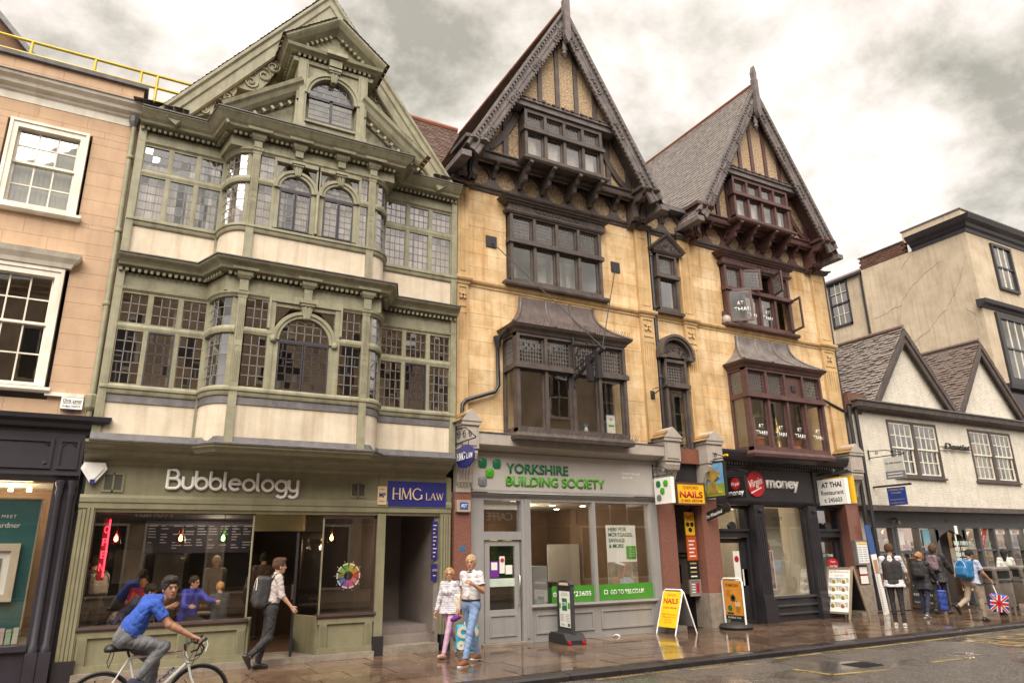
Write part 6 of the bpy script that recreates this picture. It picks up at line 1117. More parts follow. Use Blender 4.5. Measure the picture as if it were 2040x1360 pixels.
for i, (z0, z1, lab) in enumerate(((1.68, 2.42, 'tall narrow navy board of tenant names at the side entrance'), (1.28, 1.6, 'square navy plaque below the tenant names at the side entrance'))):
    t = thing('name_board', lab, 'sign', (5.7, .0, z0)); B('board', BLUE, t, (5.62, 5.74, .02, .05, z0, z1))
    if i == 0:
        for k in range(9): B('line', CREAMS, t, (5.64, 5.64+.04+.04*((k*7) % 3)/2, .016, .02, z0+.05+k*.075, z0+.07+k*.075))
    else: serif(t, [('H', 1), ('M', 1), ('G', 1)], 5.635, 1.46, .04, .014, CREAMS); B('line', CREAMS, t, (5.65, 5.71, .016, .02, 1.37, 1.385))
nl = thing('neon_sign', 'vertical red neon sign inside the cafe window by the left pilaster', 'sign', (-.1, .3, 1.6)); MB().tube([(-.07, .32, 2.42), (-.07, .32, 1.5)], .012, 6).build('tube', NEON, nl); B('backing', pm('neon_backing', (.25, .02, .03), None, 3, .4, 0), nl, (-.16, -.05, .36, .37, 1.45, 2.45))
for k, ch in enumerate('OPEN'): tfit(nl, ch, -.14, -.07, 2.2-k*.2, .12, NEON, .34, .006)
# lettered fascia of the building society
yb = thing('shop_sign', 'two-line green raised lettering with green square logo on grey fascia', 'sign', (8.2, -.13, 3.1))
def gem(x, z, s, mt, y=-.12, par=yb, side=None):
    m = MB(); h = s/2; c = .035; o = [(x-h+c, z-h), (x+h-c, z-h), (x+h, z-h+c), (x+h, z+h-c), (x+h-c, z+h), (x-h+c, z+h), (x-h, z+h-c), (x-h, z-h+c)]
    v = [(p[0], y, p[1]) for p in o]+[(p[0], y-.03, p[1]) for p in o]+[(x-.02, y-.055, z+.02)]; m.add(v, [(i, (i+1) % 8, 8+(i+1) % 8, 8+i) for i in range(8)]+[(8+i, 8+(i+1) % 8, 16) for i in range(8)])
    if side is not None: m.v = [(side+v[1]*.4, -v[0], v[2]) for v in m.v]
    m.build('logo_square', mt, par)
for x, z, mt in ((6.68, 3.62, DKG), (7.02, 3.62, DKG), (6.85, 3.42, LTG), (6.68, 3.24, SGREY)): gem(x, z, .185, mt)
tfit(yb, 'YORKSHIRE', 7.25, 8.84, 3.44, .205, DKG, -.125, .02, .018); tfit(yb, 'BUILDING SOCIETY', 7.24, 9.84, 3.17, .205, LTG, -.125, .02, .018); tfit(yb, 'Oxford Branch', 10.36, 10.9, 3.52, .06, WHT, -.122, .003); tfit(yb, 'ybs.co.uk', 10.36, 10.68, 3.43, .06, WHT, -.122, .003)
tfit(sb, '01865 723605', 8.46, 9.45, .86, .1, WHT, .048, .002, .012); tfit(sb, 'GO TO YBS.CO.UK', 9.98, 10.95, .86, .1, WHT, .048, .002, .012); frame('laptop_icon', WHT, sb, 9.8, 9.9, .87, .96, .045, .049, .014)
pw = thing('window_poster', 'large white and green mortgage poster hung in the building society window', 'poster', (10.4, .3, .95)); B('sheet', WHT, pw, (10.0, 10.85, .13, .145, .98, 2.37))
for i, s in enumerate(('HERE FOR', 'MORTGAGES,', 'SAVINGS', '& MORE')): tfit(pw, s, 10.06, 10.06+(.52, .7, .46, .42)[i], 2.24-i*.125, .085, DKG, .127, .002, .015)
MB().prism([(10.55, 1.62), (10.82, 1.62), (10.82, 1.9), (10.55, 1.9)], .115, .128).build('speech_square', LTG, pw); [tfit(pw, s, 10.6, 10.78, 1.83-i*.055, .03, WHT, .112, .002) for i, s in enumerate(('TALK', 'TO THE', 'TEAM', 'TODAY'))]
B('photo_print', pm('photo_warm', (.45, .36, .28), (.2, .16, .13), 3, .5, 0), pw, (10.0, 10.85, .125, .129, .98, 1.55)); SKP = pm('print_skin', (.5, .28, .18), None, 3, .5, 0); MB().prism(arcs(10.2, 1.12, .1, 0, 360, 14)[:-1], .115, .125).build('child_face', SKP, pw); MB().prism([(10.27, 1.02), (10.62, 1.0), (10.72, 1.1), (10.6, 1.2), (10.4, 1.22), (10.28, 1.14)], .115, .125).build('child_shirt', pm('print_stripe', (.6, .62, .66), (.3, .35, .45), 40, .5, 0), pw); MB().bar((10.38, .118, 1.18), (10.5, .118, 1.5), .01, .06, (1, 0, -.3)).build('child_arm', SKP, pw); MB().prism([(10.2, 1.58), (10.5, 1.5), (10.46, 1.46), (10.2, 1.52)], .113, .122).build('toy_plane', WHT, pw); [MB().tube([(x, .14, 2.37), (x, .14, 2.85)], .012, 6).build('hanging_rod', CHROME, pw) for x in (10.15, 10.65)]
# hanging signs, set at right angles to the fronts
def bracket(par, x, ya, yb, z, h=.3, swirl=3):
    m = MB(); m.tube([(x, ya, z), (x, yb, z)], .014, 6); m.tube([(x, ya, z+h), (x, (ya+yb)/2, z+h*.85), (x, yb, z+.02)], .012, 6); m.tube([(x, ya, z-.05), (x, ya, z+h+.05)], .02, 6)
    s = MB()
    for k in range(swirl): scroll(s, ya+(yb-ya)*(k+.5)/swirl*.9, z+h*.45*(1-.5*k/swirl)+.02, 0, h*.3*(1-.25*k/swirl), 1.5, -1, k, .009, 12)
    m.add([(x+v[1], v[0], v[2]) for v in s.v], s.f); m.build('bracket', IRON, par, smooth=60)
h1 = thing('hanging_sign', 'blue oval hanging sign on a scrolled iron bracket beside the granite pier', 'sign', (6.02, -.2, 3.4))
bracket(h1, 6.02, -.2, -1.16, 3.97, .32, 3); n = 26; ov = [(-.68+.42*math.cos(2*math.pi*k/n), 3.66+.235*math.sin(2*math.pi*k/n)) for k in range(n)]; MB().prism(ov, 6.005, 6.035, 'x').build('panel', BLUE, h1); serif(h1, [('H', 1), ('M', 1), ('G', 1), (' ', 1), ('L', .7), ('A', .7), ('W', .7)], .335, 3.6, .14, 6.0, WHT, side=6.0); m = MB(); [m.tube([(6.02, y, 3.95), (6.02, y, 3.86)], .008, 5) for y in (-.53, -.83)]; m.build('chain', IRON, h1)
h2 = thing('hanging_sign', 'square white hanging sign with green squares beside the granite pier', 'sign', (11.3, -.2, 2.8)); bracket(h2, 11.3, -.13, -.8, 3.5, .25, 3); B('box', WHT, h2, (11.25, 11.35, -.8, -.2, 2.84, 3.44)); frame('rim', CHROME, h2, 0, 0, 0, 0, 0, 0, .01) if False else None
for y, z, mt in ((-.36, 3.3, DKG), (-.62, 3.3, LTG), (-.49, 3.13, LTG), (-.36, 2.98, SGREY)): gem(-y, z, .15, mt, 0, h2, 11.25)
h3 = thing('fascia_sign', 'yellow nail salon panel with red letters over the passage', 'sign', (12.3, -.25, 2.85)); B('panel', YEL, h3, (11.86, 12.76, -.3, -.22, 2.86, 3.36)); frame('rim', pm('sign_brown', (.1, .05, .03), None, 3, .5, 0), h3, 11.84, 12.78, 2.84, 3.38, -.31, -.2, .04); tfit(h3, 'OXFORD', 12.06, 12.56, 3.22, .075, RED, -.303, .003); tfit(h3, 'NAILS', 11.94, 12.68, 3.02, .15, RED, -.303, .003, .03); tfit(h3, '01865 682348', 11.98, 12.66, 2.92, .06, RED, -.303, .003, .012)
h4 = thing('pub_sign', 'hanging pub sign painted with a wheat sheaf under blue sky', 'sign', (12.95, -.2, 3.0)); X_ = 12.95; Y0, Y1, Z0, Z1 = -.08, -.84, 3.05, 3.86
B('board', pm('pub_sky', (.06, .25, .55), (.25, .45, .65), 3, .4, 0), h4, (X_-.02, X_+.02, Y1, Y0, Z0, Z1)); B('field', pm('pub_field', (.12, .25, .04), (.3, .32, .05), 4, .5, 0), h4, (X_-.026, X_+.026, Y1, Y0, Z0, Z0+.3)); m = MB(); [m.box(X_-.04, X_+.04, a, b, c, d) for a, b, c, d in ((Y1-.03, Y1, Z0-.03, Z1+.03), (Y0, Y0+.03, Z0-.03, Z1+.03), (Y1, Y0, Z0-.03, Z0), (Y1, Y0, Z1, Z1+.03))]; m.build('frame', BLK, h4)
WHE = pm('wheat', (.42, .3, .06), (.25, .16, .04), 8, .7, 0); m = MB(); rg = random.Random(4)
for k in range(60):
    a = rg.uniform(-1, 1); yc = (Y0+Y1)/2; top = (X_-.035-rg.random()*.02, yc+a*.24, 3.7+rg.uniform(-.1, .08)-abs(a)*.08); m.tube([(X_-.03, yc+a*.16, 3.13), (X_-.05, yc+a*.06, 3.42), top, (top[0]-.01, top[1]+a*.04, top[2]-.05)], [.012, .01, .016, .006], 4)
m.build('wheat_sheaf', WHE, h4); tfit(h4, 'THE WHEATSHEAF', Y0-.12, Y1+.1, 3.1, .06, YEL, 0, .003, .012, side=X_-.03); bracket(h4, X_, .0, -.9, 3.95, .22, 2); MB().tube([(X_, -.88, 4.0), (X_-.02, -1.02, 4.0)], .03, 8).build('lamp', YEL, h4)
h5 = thing('finger_sign', 'black pointing board below the pub sign, lettered in white', 'sign', (12.95, -.2, 2.5)); MB().prism([(-.05, 2.46), (-.72, 2.62), (-.74, 2.84), (-.05, 2.66)], 12.93, 12.97, 'x').build('board', BLK, h5); o = tfit(h5, 'The Wheatsheaf', -.12, -.7, 2.52, .085, WHT, 0, .003, .0, .3, side=12.925); o.matrix_basis = o.matrix_basis @ Matrix.Rotation(math.radians(14), 4, 'Z'); MB().lathe((12.95, -.8, 2.76), [(0, -.03), (.12, -.02), (.12, .02), (0, .03)], 14, 'x').build('roundel', BLK, h5); MB().tube([(12.95, -.1, 2.6), (12.95, .1, 2.6)], .02, 6).build('arm', IRON, h5)
h6 = thing('hanging_sign', 'small black hanging sign with red disc in front of the dark fascia', 'sign', (13.75, -.2, 3.0)); bracket(h6, 13.75, -.08, -.85, 3.62, .18, 2); B('box', BLK, h6, (13.71, 13.79, -.75, -.12, 3.03, 3.57)); MB().lathe((13.705, -.43, 3.38), [(0, 0), (.15, 0), (.15, .01)], 20, 'x').build('disc', RED, h6); tfit(h6, 'Virgin', -.3, -.56, 3.34, .09, WHT, 0, .003, .0, .3, side=13.702); tfit(h6, 'money', -.18, -.68, 3.1, .14, WHT, 0, .003, .02, side=13.708)
vm = thing('shop_sign', 'white lettering with a large red oval badge on the dark fascia', 'sign', (15.3, -.07, 3.1)); MB().prism([(14.82+.32*math.cos(2*math.pi*k/28), 3.45+.34*math.sin(2*math.pi*k/28)) for k in range(28)], -.1, -.06).build('badge', RED, vm); o = tfit(vm, 'Virgin', 14.58, 15.08, 3.33, .2, WHT, -.1, .012, .0, .3); o.matrix_basis = o.matrix_basis @ Matrix.Rotation(math.radians(16), 4, 'Z'); MB().bar((14.6, -.104, 3.2), (15.0, -.104, 3.36), .01, .03, (-.3, 0, 1)).build('underline', WHT, vm); tfit(vm, 'money', 15.22, 16.48, 3.36, .31, WHT, -.06, .05, .02)
h7 = thing('box_sign', 'white and yellow projecting restaurant box sign with black letters', 'sign', (17.35, -.2, 2.9)); B('box', WHT, h7, (17.28, 17.42, -.95, -.07, 2.93, 3.62)); B('end_cap', YEL, h7, (17.5, 17.62, -1.0, -.1, 2.95, 3.68)); tfit(h7, 'AT THAI', -.2, -.84, 3.4, .14, BLK, 0, .003, .025, side=17.278); tfit(h7, 'Restaurant', -.17, -.88, 3.2, .12, BLK, 0, .003, .008, side=17.278); tfit(h7, 't: 245603', -.24, -.8, 3.0, .12, BLK, 0, .003, .01, side=17.278); MB().tube([(17.45, 0, 3.78), (17.45, -1.05, 3.78)], .03, 8).build('arm', IRON, h7); [MB().lathe((17.4, y, 3.78), [(.04, 0), (.07, .05), (.03, .12)], 8).build('lamp', IRON, h7) for y in (-.55, -.95)]
h8 = thing('hanging_sign', 'grey dental practice sign on an iron bracket against the roughcast wall', 'sign', (19.7, -.2, 3.7)); bracket(h8, 19.7, -.15, -1.25, 4.36, .2, 2); B('panel', pm('sign_pale_grey', (.55, .53, .5), None, 3, .4, 0), h8, (19.68, 19.72, -1.19, -.6, 3.9, 4.3)); B('lower_panel', SGREY, h8, (19.68, 19.72, -1.19, -.6, 3.68, 3.895)); tfit(h8, 'the smile practice', -.64, -1.14, 4.12, .05, BLK, 0, .003, side=19.677); [B('line', WHT, h8, (19.676, 19.68, -1.12, -.66, z, z+.02)) for z in (3.74, 3.82)]
h9 = thing('hanging_sign', 'small blue Thai kitchen sign with gold letters below the grey sign', 'sign', (19.7, -.2, 2.95)); MB().tube([(19.7, -.1, 3.5), (19.7, -1.3, 3.5)], .03, 8).build('arm', IRON, h9); B('panel', pm('kitchen_blue', (.02, .05, .25), None, 3, .4, 0), h9, (19.68, 19.72, -1.1, -.55, 2.94, 3.44))
for i, s in enumerate(('CHIANG MAI', 'KITCHEN', '', 'THAI RESTAURANT', 'Tel 01865 202233')):
    if s: tfit(h9, s, -.6 if i != 1 else -.68, -1.05 if i != 1 else -.97, 3.35-i*.09, .05 if i < 2 else .03, pm('gold', (.5, .36, .12), None, 3, .4, 0), 0, .003, side=19.677)
dn = thing('wall_lettering', 'black script letters spelling Dentist between the roughcast house windows', 'sign', (24.3, -.15, 4.9)); tfit(dn, 'Dentist', 23.62, 25.1, 4.86, .2, BLK, -.2, .04, .015, .25); [MB().tube([(23.5, -.15, z), (25.25, -.15, z)], .012, 6).build('rail', WHITEP, dn) for z in (4.84, 4.96)]
# wrought-iron crane on the bay with its tie rods
cr = thing('iron_crane', 'wrought iron sign crane reaching out from the bay, tied by two rods', 'bracket', (8.75, -.7, 5.4)); m = MB(); m.tube([(8.75, -.68, 5.35), (8.75, -.68, 6.6)], .03, 6); m.tube([(8.75, -.7, 5.55), (8.75, -1.85, 5.98)], .045, 6); m.tube([(8.75, -.7, 6.35), (8.75, -1.7, 6.05)], .026, 6); m.tube([(8.75, -.7, 5.75), (8.75, -1.6, 6.02)], .015, 6); q = MB(); [scroll(q, -.85-k*.17, 5.72+k*.06, 0, .075, 1.5, -1, k, .016, 12) for k in range(5)]; [scroll(q, -1.25-k*.2, 6.2-k*.06, 0, .06, 1.4, 1, k, .014, 10) for k in range(3)]; m.add([(8.75+v[1], v[0], v[2]) for v in q.v], q.f); m.build('arm', IRON, cr)
m = MB().tube([(8.75, -.95+.15*math.cos(t), 6.05+.15*math.sin(t)) for t in [k*math.pi/9 for k in range(19)]], .014, 6); [m.tube([(8.75, -.95, 6.05), (8.75, -.95+.15*math.cos(t), 6.05+.15*math.sin(t))], .01, 5) for t in (1.57, 3.67, 5.76)]; m.build('wheel', IRON, cr); m = MB(); [m.box(8.69, 8.81, y-.06, y+.06, 5.35, 5.95) for y in (-1.3, -1.62)]; m.build('hanger_pair', IRON, cr, stuff=True)
for x, z in ((6.99, 8.86), (10.64, 8.9)): MB().tube([(8.75, -1.8, 6.0), (x, -.02, z)], .012, 5).build('tie_rod', IRON, cr); B('anchor_plate', IRON, cr, (x-.14, x+.14, -.03, .0, z-.14, z+.14))
pp = thing('downpipe', 'black rainwater pipe running left from the bay roof over stone', 'drainpipe', (6.8, -.08, 5)); MB().tube([(7.2, -.45, 6.62), (7.08, -.15, 6.45), (7.08, -.1, 6.3), (7.1, -.1, 5.35), (7.0, -.1, 5.2), (6.3, -.1, 4.95), (6.22, -.1, 4.85), (6.2, -.1, 4.5)], .045, 8).build('pipe', BLACKP, pp, smooth=60); MB().lathe((7.08, -.12, 6.2), [(.05, 0), (.06, .05), (.1, .2), (.11, .28)], 8).build('rainwater_head', BLACKP, pp)
for x, lab in ((11.82, 'black rainwater pipe beside the narrow windows of the stone front'),): t = thing('downpipe', lab, 'drainpipe', (x, -.08, 4.3)); MB().tube([(x, -.07, 10.1), (x, -.07, 4.4)], .05, 8).build('pipe', BLACKP, t, smooth=60); [MB().lathe((x, -.07, z), [(.055, 0), (.075, .02), (.075, .07), (.055, .1)], 8).build('collar', BLACKP, t) for z in (9.4, 7.9, 6.0)]
t = thing('downpipe', 'black rainwater pipe down the right edge of the stone building', 'drainpipe', (18.98, -.05, 4)); MB().tube([(18.96, -.06, 10.1), (18.96, -.06, 4.4)], .05, 8).build('pipe', BLACKP, t, smooth=60); MB().tube([(17.35, -.4, 6.5), (17.4, -.1, 6.2), (18.9, -.1, 5.75)], .045, 8).build('branch_pipe', BLACKP, t, smooth=60)
# restaurant window lettering, plants, open casements
for k in range(4): x = CR-1.42+k*.745; tfit(sb, 'AT', x+.28, x+.47, 4.86, .12, WHT, -.555, .002, .012); tfit(sb, 'THAI', x+.17, x+.58, 4.68, .12, WHT, -.555, .002, .012)
for k in (1, 2): x = CR-1.26+k*.65; tfit(sb, 'AT', x+.22, x+.4, 8.42, .12, WHT, -.065, .002, .012); tfit(sb, 'THAI', x+.12, x+.5, 8.24, .12, WHT, -.065, .002, .012)
def casement(hx, hy, ang, w, z0, z1, side, lead=False, txt=False):
    win = part('open_casement', sb); d = Vector((math.cos(ang)*side, -math.sin(ang), 0)); h = Vector((hx, hy, 0)); Q = lambda s, z: tuple(h+d*s+Vector((0, 0, z)))
    m = MB(); m.bar(Q(0.02, (z0+z1)/2), Q(.07, (z0+z1)/2), .04, z1-z0); m.bar(Q(w-.06, (z0+z1)/2), Q(w, (z0+z1)/2), .04, z1-z0); m.bar(Q(.07, z0+.03), Q(w-.06, z0+.03), .04, .06); m.bar(Q(.07, z1-.03), Q(w-.06, z1-.03), .04, .06); m.build('casement_frame', TIMBER_R, win)
    MB().poly([Q(.07, z0+.06), Q(w-.06, z0+.06), Q(w-.06, z1-.06), Q(.07, z1-.06)]).build('pane', LEADL if lead else GLASS, win, fix=False)
    if lead:
        m = MB(); [m.bar(Q(.07+(w-.13)*k/6, z0+.06), Q(.07+(w-.13)*k/6, z1-.06), .014, .014, (0, 1, 0)) for k in range(1, 6)]; [m.bar(Q(.07, z0+.06+(z1-z0-.12)*k/6), Q(w-.06, z0+.06+(z1-z0-.12)*k/6), .014, .014) for k in range(1, 6)]; m.build('lead_came', CAME, win)
    if txt:
        for s, zz, a, b in (('AT', 8.42, .24, .42), ('THAI', 8.24, .14, .54)):
            o = tfit(sb, s, 0, b-a, zz, .12, WHT, 0, .002, .012); p = h+d*a; o.matrix_local = Matrix.Translation(Vector((p.x-.02, p.y-.012, zz))-org(sb)) @ Matrix.Rotation(math.atan2(d.y, d.x), 4, 'Z') @ Matrix.Rotation(math.pi/2, 4, 'X')
casement(CR-1.26, -.1, math.radians(38), .66, 7.95, 8.92, 1, False, True); casement(CR-.6, -.1, math.radians(25), .58, 9.02, 9.66, 1, True); casement(CR+.68, -.1, math.radians(70), .55, 9.02, 9.66, -1, True); casement(CR+1.26, -.1, math.radians(75), .6, 7.95, 8.92, -1)
pl = thing('potted_plant', 'spiky green plant in a terracotta pot in the first floor bay', 'plant', (CR-1.0, -.3, 4.3)); MB().lathe((CR-1.0, -.3, 4.28), [(.0, 0), (.16, 0), (.22, .3), (.24, .3), (.24, .36), (.0, .36)], 14).build('pot', pm('terracotta', (.4, .12, .06), None, 4, .7, .1), pl, smooth=50); rg = random.Random(5)
lf = pm('spiky_leaf', (.16, .22, .06), (.1, .14, .04), 6, .5, 0); MB().tube([(CR-1.0, -.3, 4.6), (CR-1.0, -.28, 5.25)], .03, 6).build('stem', WOODF, pl)
for k in range(34):
    a = rg.uniform(0, 6.28); e = rg.uniform(.1, 1.3); L_ = rg.uniform(.3, .5); d = Vector((math.cos(a)*math.cos(e), math.sin(a)*math.cos(e)*.5, math.sin(e))); p = Vector((CR-1.0, -.28, 5.2)); s = d.orthogonal().normalized()*.014; q = p+d*L_*.6+Vector((0, 0, -.02)); r_ = p+d*L_+Vector((0, 0, -.12)); MB().add([p-s*.5, p+s*.5, q+s, q-s, r_], [(0, 1, 2, 3), (3, 2, 4)]).build('leaf', lf, pl, fix=False)
pt2 = thing('clay_pot', 'terracotta pot on the bay window sill behind the third light', 'pot', (CR+.5, -.3, 4.3)); MB().lathe((CR+.5, -.3, 4.28), [(.0, 0), (.16, 0), (.2, .12), (.14, .2), (.2, .32), (.22, .36), (.0, .36)], 14).build('pot', MATS['terracotta'], pt2, smooth=50)
fg = thing('golden_figurine', 'golden standing figurine in the bay window between the pots', 'figurine', (CR-.15, -.3, 4.28)); MB().lathe((CR-.15, -.3, 4.28), [(.1, 0), (.1, .05), (.07, .1), (.08, .3), (.05, .38), (.09, .5), (.1, .62), (.04, .68), (.05, .74), (.045, .8), (.02, .86), (.01, .95), (0, 1.0)], 12).build('figure', pm('gold_metal', (.55, .38, .12), None, 4, .35, 0, metal=.7), fg, smooth=60)
sp1 = thing('spray_bottle', 'blue topped spray bottle behind the bay window glass', 'bottle', (9.15, -.4, 4.25)); MB().lathe((9.2, -.4, 4.35), [(.0, 0), (.05, 0), (.05, .12), (.02, .17)], 10).build('bottle', WHT, sp1); B('trigger', pm('spray_blue', (.03, .25, .6), None, 3, .4, 0), sp1, (9.14, 9.24, -.42, -.38, 4.52, 4.58))
nc = thing('window_notice', 'white notice with blue border in the bay window corner', 'notice', (9.75, -.53, 4.35)); B('sheet', pm('notice_blue', (.15, .35, .6), None, 3, .5, 0), nc, (9.68, 9.95, -.535, -.53, 4.38, 4.83)); B('paper', WHT, nc, (9.7, 9.93, -.54, -.535, 4.4, 4.81)); tfit(nc, 'V', 9.78, 9.86, 4.68, .08, BLK, -.541, .001); B('line', LTG, nc, (9.74, 9.9, -.542, -.54, 4.55, 4.59))
ws = thing('bell_box', 'grey dome alarm bell at the foot of the open casement window', 'alarm', (14.35, -.1, 7.9)); MB().lathe((14.4, -.1, 7.95), [(.0, -.14), (.08, -.1), (.12, -.02), (.12, .1), (.06, .16), (0, .17)], 12).build('dome', GREYP2, ws, smooth=60); B('backplate', TIMBER_R, ws, (14.34, 14.46, -.06, .0, 8.08, 8.25))
rb = thing('iron_bracket', 'small empty iron sign bracket on the middle stone pilaster', 'bracket', (11.5, -.1, 5.6)); m = MB(); m.tube([(11.5, -.1, 5.55), (11.5, -.7, 5.7)], .014, 6); m.box(11.44, 11.56, -.12, -.09, 5.45, 5.65); m.tube([(11.5, -.12, 5.7), (11.5, -.6, 5.68)], .01, 5); m.build('arm', IRON, rb)
# boards in the passage
for i, (x0, x1, z0, z1, mt, lab) in enumerate(((12.42, 12.72, 2.14, 2.7, YEL, 'yellow nail salon board in the passage'), (12.42, 12.74, 1.55, 2.12, pm('orange_board', (.55, .09, .02), None, 3, .5, 0), 'orange offer board below the yellow board in the passage'), (12.42, 12.74, 1.1, 1.53, BLK, 'black pub board below the orange board in the passage'), (12.43, 12.74, .74, 1.08, SGREY, 'grey framed notice lowest on the passage wall'))):
    t = thing('notice_board', lab, 'board', (x0, .15, z0)); B('panel', mt, t, (x0, x1, .12, .15, z0, z1))
    if i == 0: tfit(t, 'NAILS', x0+.03, x1-.03, 2.5, .12, RED, .118, .002, .02); [MB().lathe((x, .118, z), [(0, 0), (.06, 0), (.06, .003)], 12, 'y').build('spot', BLK, t) for x, z in ((12.5, 2.4), (12.64, 2.4), (12.57, 2.27))]
    elif i == 1: [B('line', WHT, t, (x0+.06, x1-.06-.05*(k % 2), .117, .12, z0+.08+k*.09, z0+.11+k*.09)) for k in range(5)]
    elif i == 2: [B('line', MATS['gold'] if k % 2 else WHT, t, (x0+.05, x1-.07, .117, .12, z0+.06+k*.1, z0+.09+k*.1)) for k in range(4)]
    else: frame('rim', WOODF, t, x0-.02, x1+.02, z0-.02, z1+.02, .11, .16, .03); B('line', RED, t, (x0+.18, x0+.27, .117, .12, z0+.06, z0+.28)); [B('line', WHT, t, (x0+.04, x0+.15, .117, .12, z0+.06+k*.06, z0+.08+k*.06)) for k in range(4)]
t = thing('poster', 'small black poster with white figure on the passage brick wall', 'poster', (12.69, .8, 1.0)); MB().box(12.68, 12.69, .7, 1.05, 1.0, 1.45).build('sheet', BLK, t); [MB().box(12.675, 12.68, .78, .97, z, z+.03).build('line', c, t) for z, c in ((1.05, RED), (1.12, RED), (1.25, WHT), (1.32, WHT))]
t = thing('name_plate', 'black street name plate high on the passage brick wall', 'sign', (12.69, .9, 1.55)); MB().box(12.675, 12.69, .4, 1.5, 1.6, 1.73).build('plate', BLK, t); tfit(t, 'WHEATSHEAF YARD', 1.44, .46, 1.63, .055, CREAMS, 0, .002, side=12.674)
# ------------------------------------------------------------------ street furniture
RUB = pm('black_rubber', (.022, .021, .022), None, 5, .6, .2, 40)
def T3(t): return t                            # things below are built around their own foot, facing -x (to the left), then placed
def pavement_sign(name, label, loc, rz): return thing(name, label, 'pavement sign', loc, rz)
def lb(parent, name, mt, *boxes):
    m = MB(); [m.box(*b) for b in boxes]; me = m.mesh(name, mt); return link_mesh(name, me, parent)
def lm(parent, name, mt, m, smooth=None): return link_mesh(name, m.mesh(name, mt, smooth=smooth), parent)
def ltext(parent, txt, y0, y1, z, h, mt, x, lean=0.0, off=0.0, shear=0.0):   # text on a face looking -x
    me = text_mesh(txt, 1.0, .0, off, shear); vx = [v.co.x for v in me.vertices]; a, b = min(vx), max(vx)
    for v in me.vertices: q = (v.co.x-a)*abs(y1-y0)/(b-a); w = v.co.y*h/.72; v.co = (x+lean*(z+w), y0-q, z+w)
    me.materials.clear(); me.materials.append(mt); me.update(); return link_mesh('lettering', me, parent)
# swing sign of the building society
s1 = pavement_sign('swing_sign', 'dark framed pavement sign with green savings poster on a black rubber base', (8.46, -.42, 0), -.1)
m = MB(); m.prism([(-.42, .0), (.42, .0), (.42, .08), (.3, .2), (-.3, .2), (-.42, .08)], -.22, .22, 'x'); lm(s1, 'base', RUB, m); [lm(s1, 'wheel', RED, MB().lathe((x, -.43, .05), [(0, -.02), (.035, -.02), (.035, .02), (0, .02)], 10, 'y')) for x in (-.16, .16)]
m = MB(); m.box(-.035, .035, .28, .33, .18, 1.13); m.box(-.035, .035, -.33, -.28, .18, 1.13); m.prism([(-.33, 1.1), (.33, 1.1), (.33, 1.14), (.2, 1.2), (0, 1.22), (-.2, 1.2), (-.33, 1.14)], -.035, .035, 'x'); m.box(-.03, .03, -.28, .28, .2, .26); lm(s1, 'frame', pm('dark_grey_frame', (.05, .05, .055), None, 4, .4, .05), m)
lb(s1, 'panel', BLK, (-.02, .02, -.28, .28, .26, 1.1)); lb(s1, 'poster', WHT, (-.024, -.02, -.24, .24, .3, 1.0)); lb(s1, 'green_block', DKG, (-.028, -.024, -.11, .11, .62, .86)); lb(s1, 'side_block', LTG, (-.027, -.024, .17, .24, .66, .76)); lb(s1, 'side_block', LTG, (-.027, -.024, -.24, -.15, .66, .78)); lb(s1, 'header', CREAMS, (-.04, -.035, -.2, .2, 1.12, 1.17)); ltext(s1, 'MONTHLY', .12, -.12, .95, .025, DKG, -.0255); ltext(s1, 'REGULAR SAVER', .15, -.15, .915, .025, DKG, -.0255); ltext(s1, '2.50%', .1, -.1, .72, .07, WHT, -.0295, off=.02)
[lb(s1, 'small_print', SGREY, (-.0255, -.024, a, a+.16, .42+k*.03, .428+k*.03)) for a in (-.2, .04) for k in range(5)]; lb(s1, 'badge', DKG, (-.0255, -.024, -.22, -.12, .32, .38)); ltext(s1, 'YBS', .2, .02, .33, .035, DKG, -.0255)
# yellow A-board
def aboard(t, mt_frame, w, h, sp, mt_p, mt_b, r=.016, top=True):
    lean = sp/h
    for s in (-1, 1):
        pts = [(s*sp, w/2, 0), (s*lean*.06, w/2, h-.06), (s*.01, w/2-.05, h), (s*.01, -w/2+.05, h), (s*lean*.06, -w/2, h-.06), (s*sp, -w/2, 0)]; m = MB().tube(pts, r, 8); lm(t, 'frame', mt_frame, m, 60)
        x0, x1 = s*sp*.82, s*sp*.06; m = MB().add([(x0, w/2-.02, h*.16), (x0, -w/2+.02, h*.16), (x1, -w/2+.02, h*.96), (x1, w/2-.02, h*.96)], [(0, 1, 2, 3)]); m.v += [(v[0]-s*.012*-1, v[1], v[2]) for v in m.v[:4]]; m.f += [(7, 6, 5, 4), (0, 4, 5, 1), (1, 5, 6, 2), (2, 6, 7, 3), (3, 7, 4, 0)]; lm(t, 'panel', mt_p if s < 0 else mt_b, m)
s2 = pavement_sign('sandwich_board', 'yellow nail salon A-board with white tubular frame', (11.36, -.47, 0), 0.08); H2, SP = .93, .34; aboard(s2, WHT, .58, H2, SP, YEL2 if 'YEL2' in globals() else pm('board_yellow', (.8, .55, .01), None, 3, .4, 0), SGREY)
ln = SP*.76/(H2*.8); X2 = lambda z: -SP*.82-.006+(z-H2*.16)*ln
def at2(txt, y0, y1, z, h, mt, off=0.0): o = ltext(s2, txt, y0, y1, z, h, mt, 0, 0, off); [setattr(v, 'co', Vector((X2(v.co.z)-.008, v.co.y, v.co.z))) for v in o.data.vertices]; return o
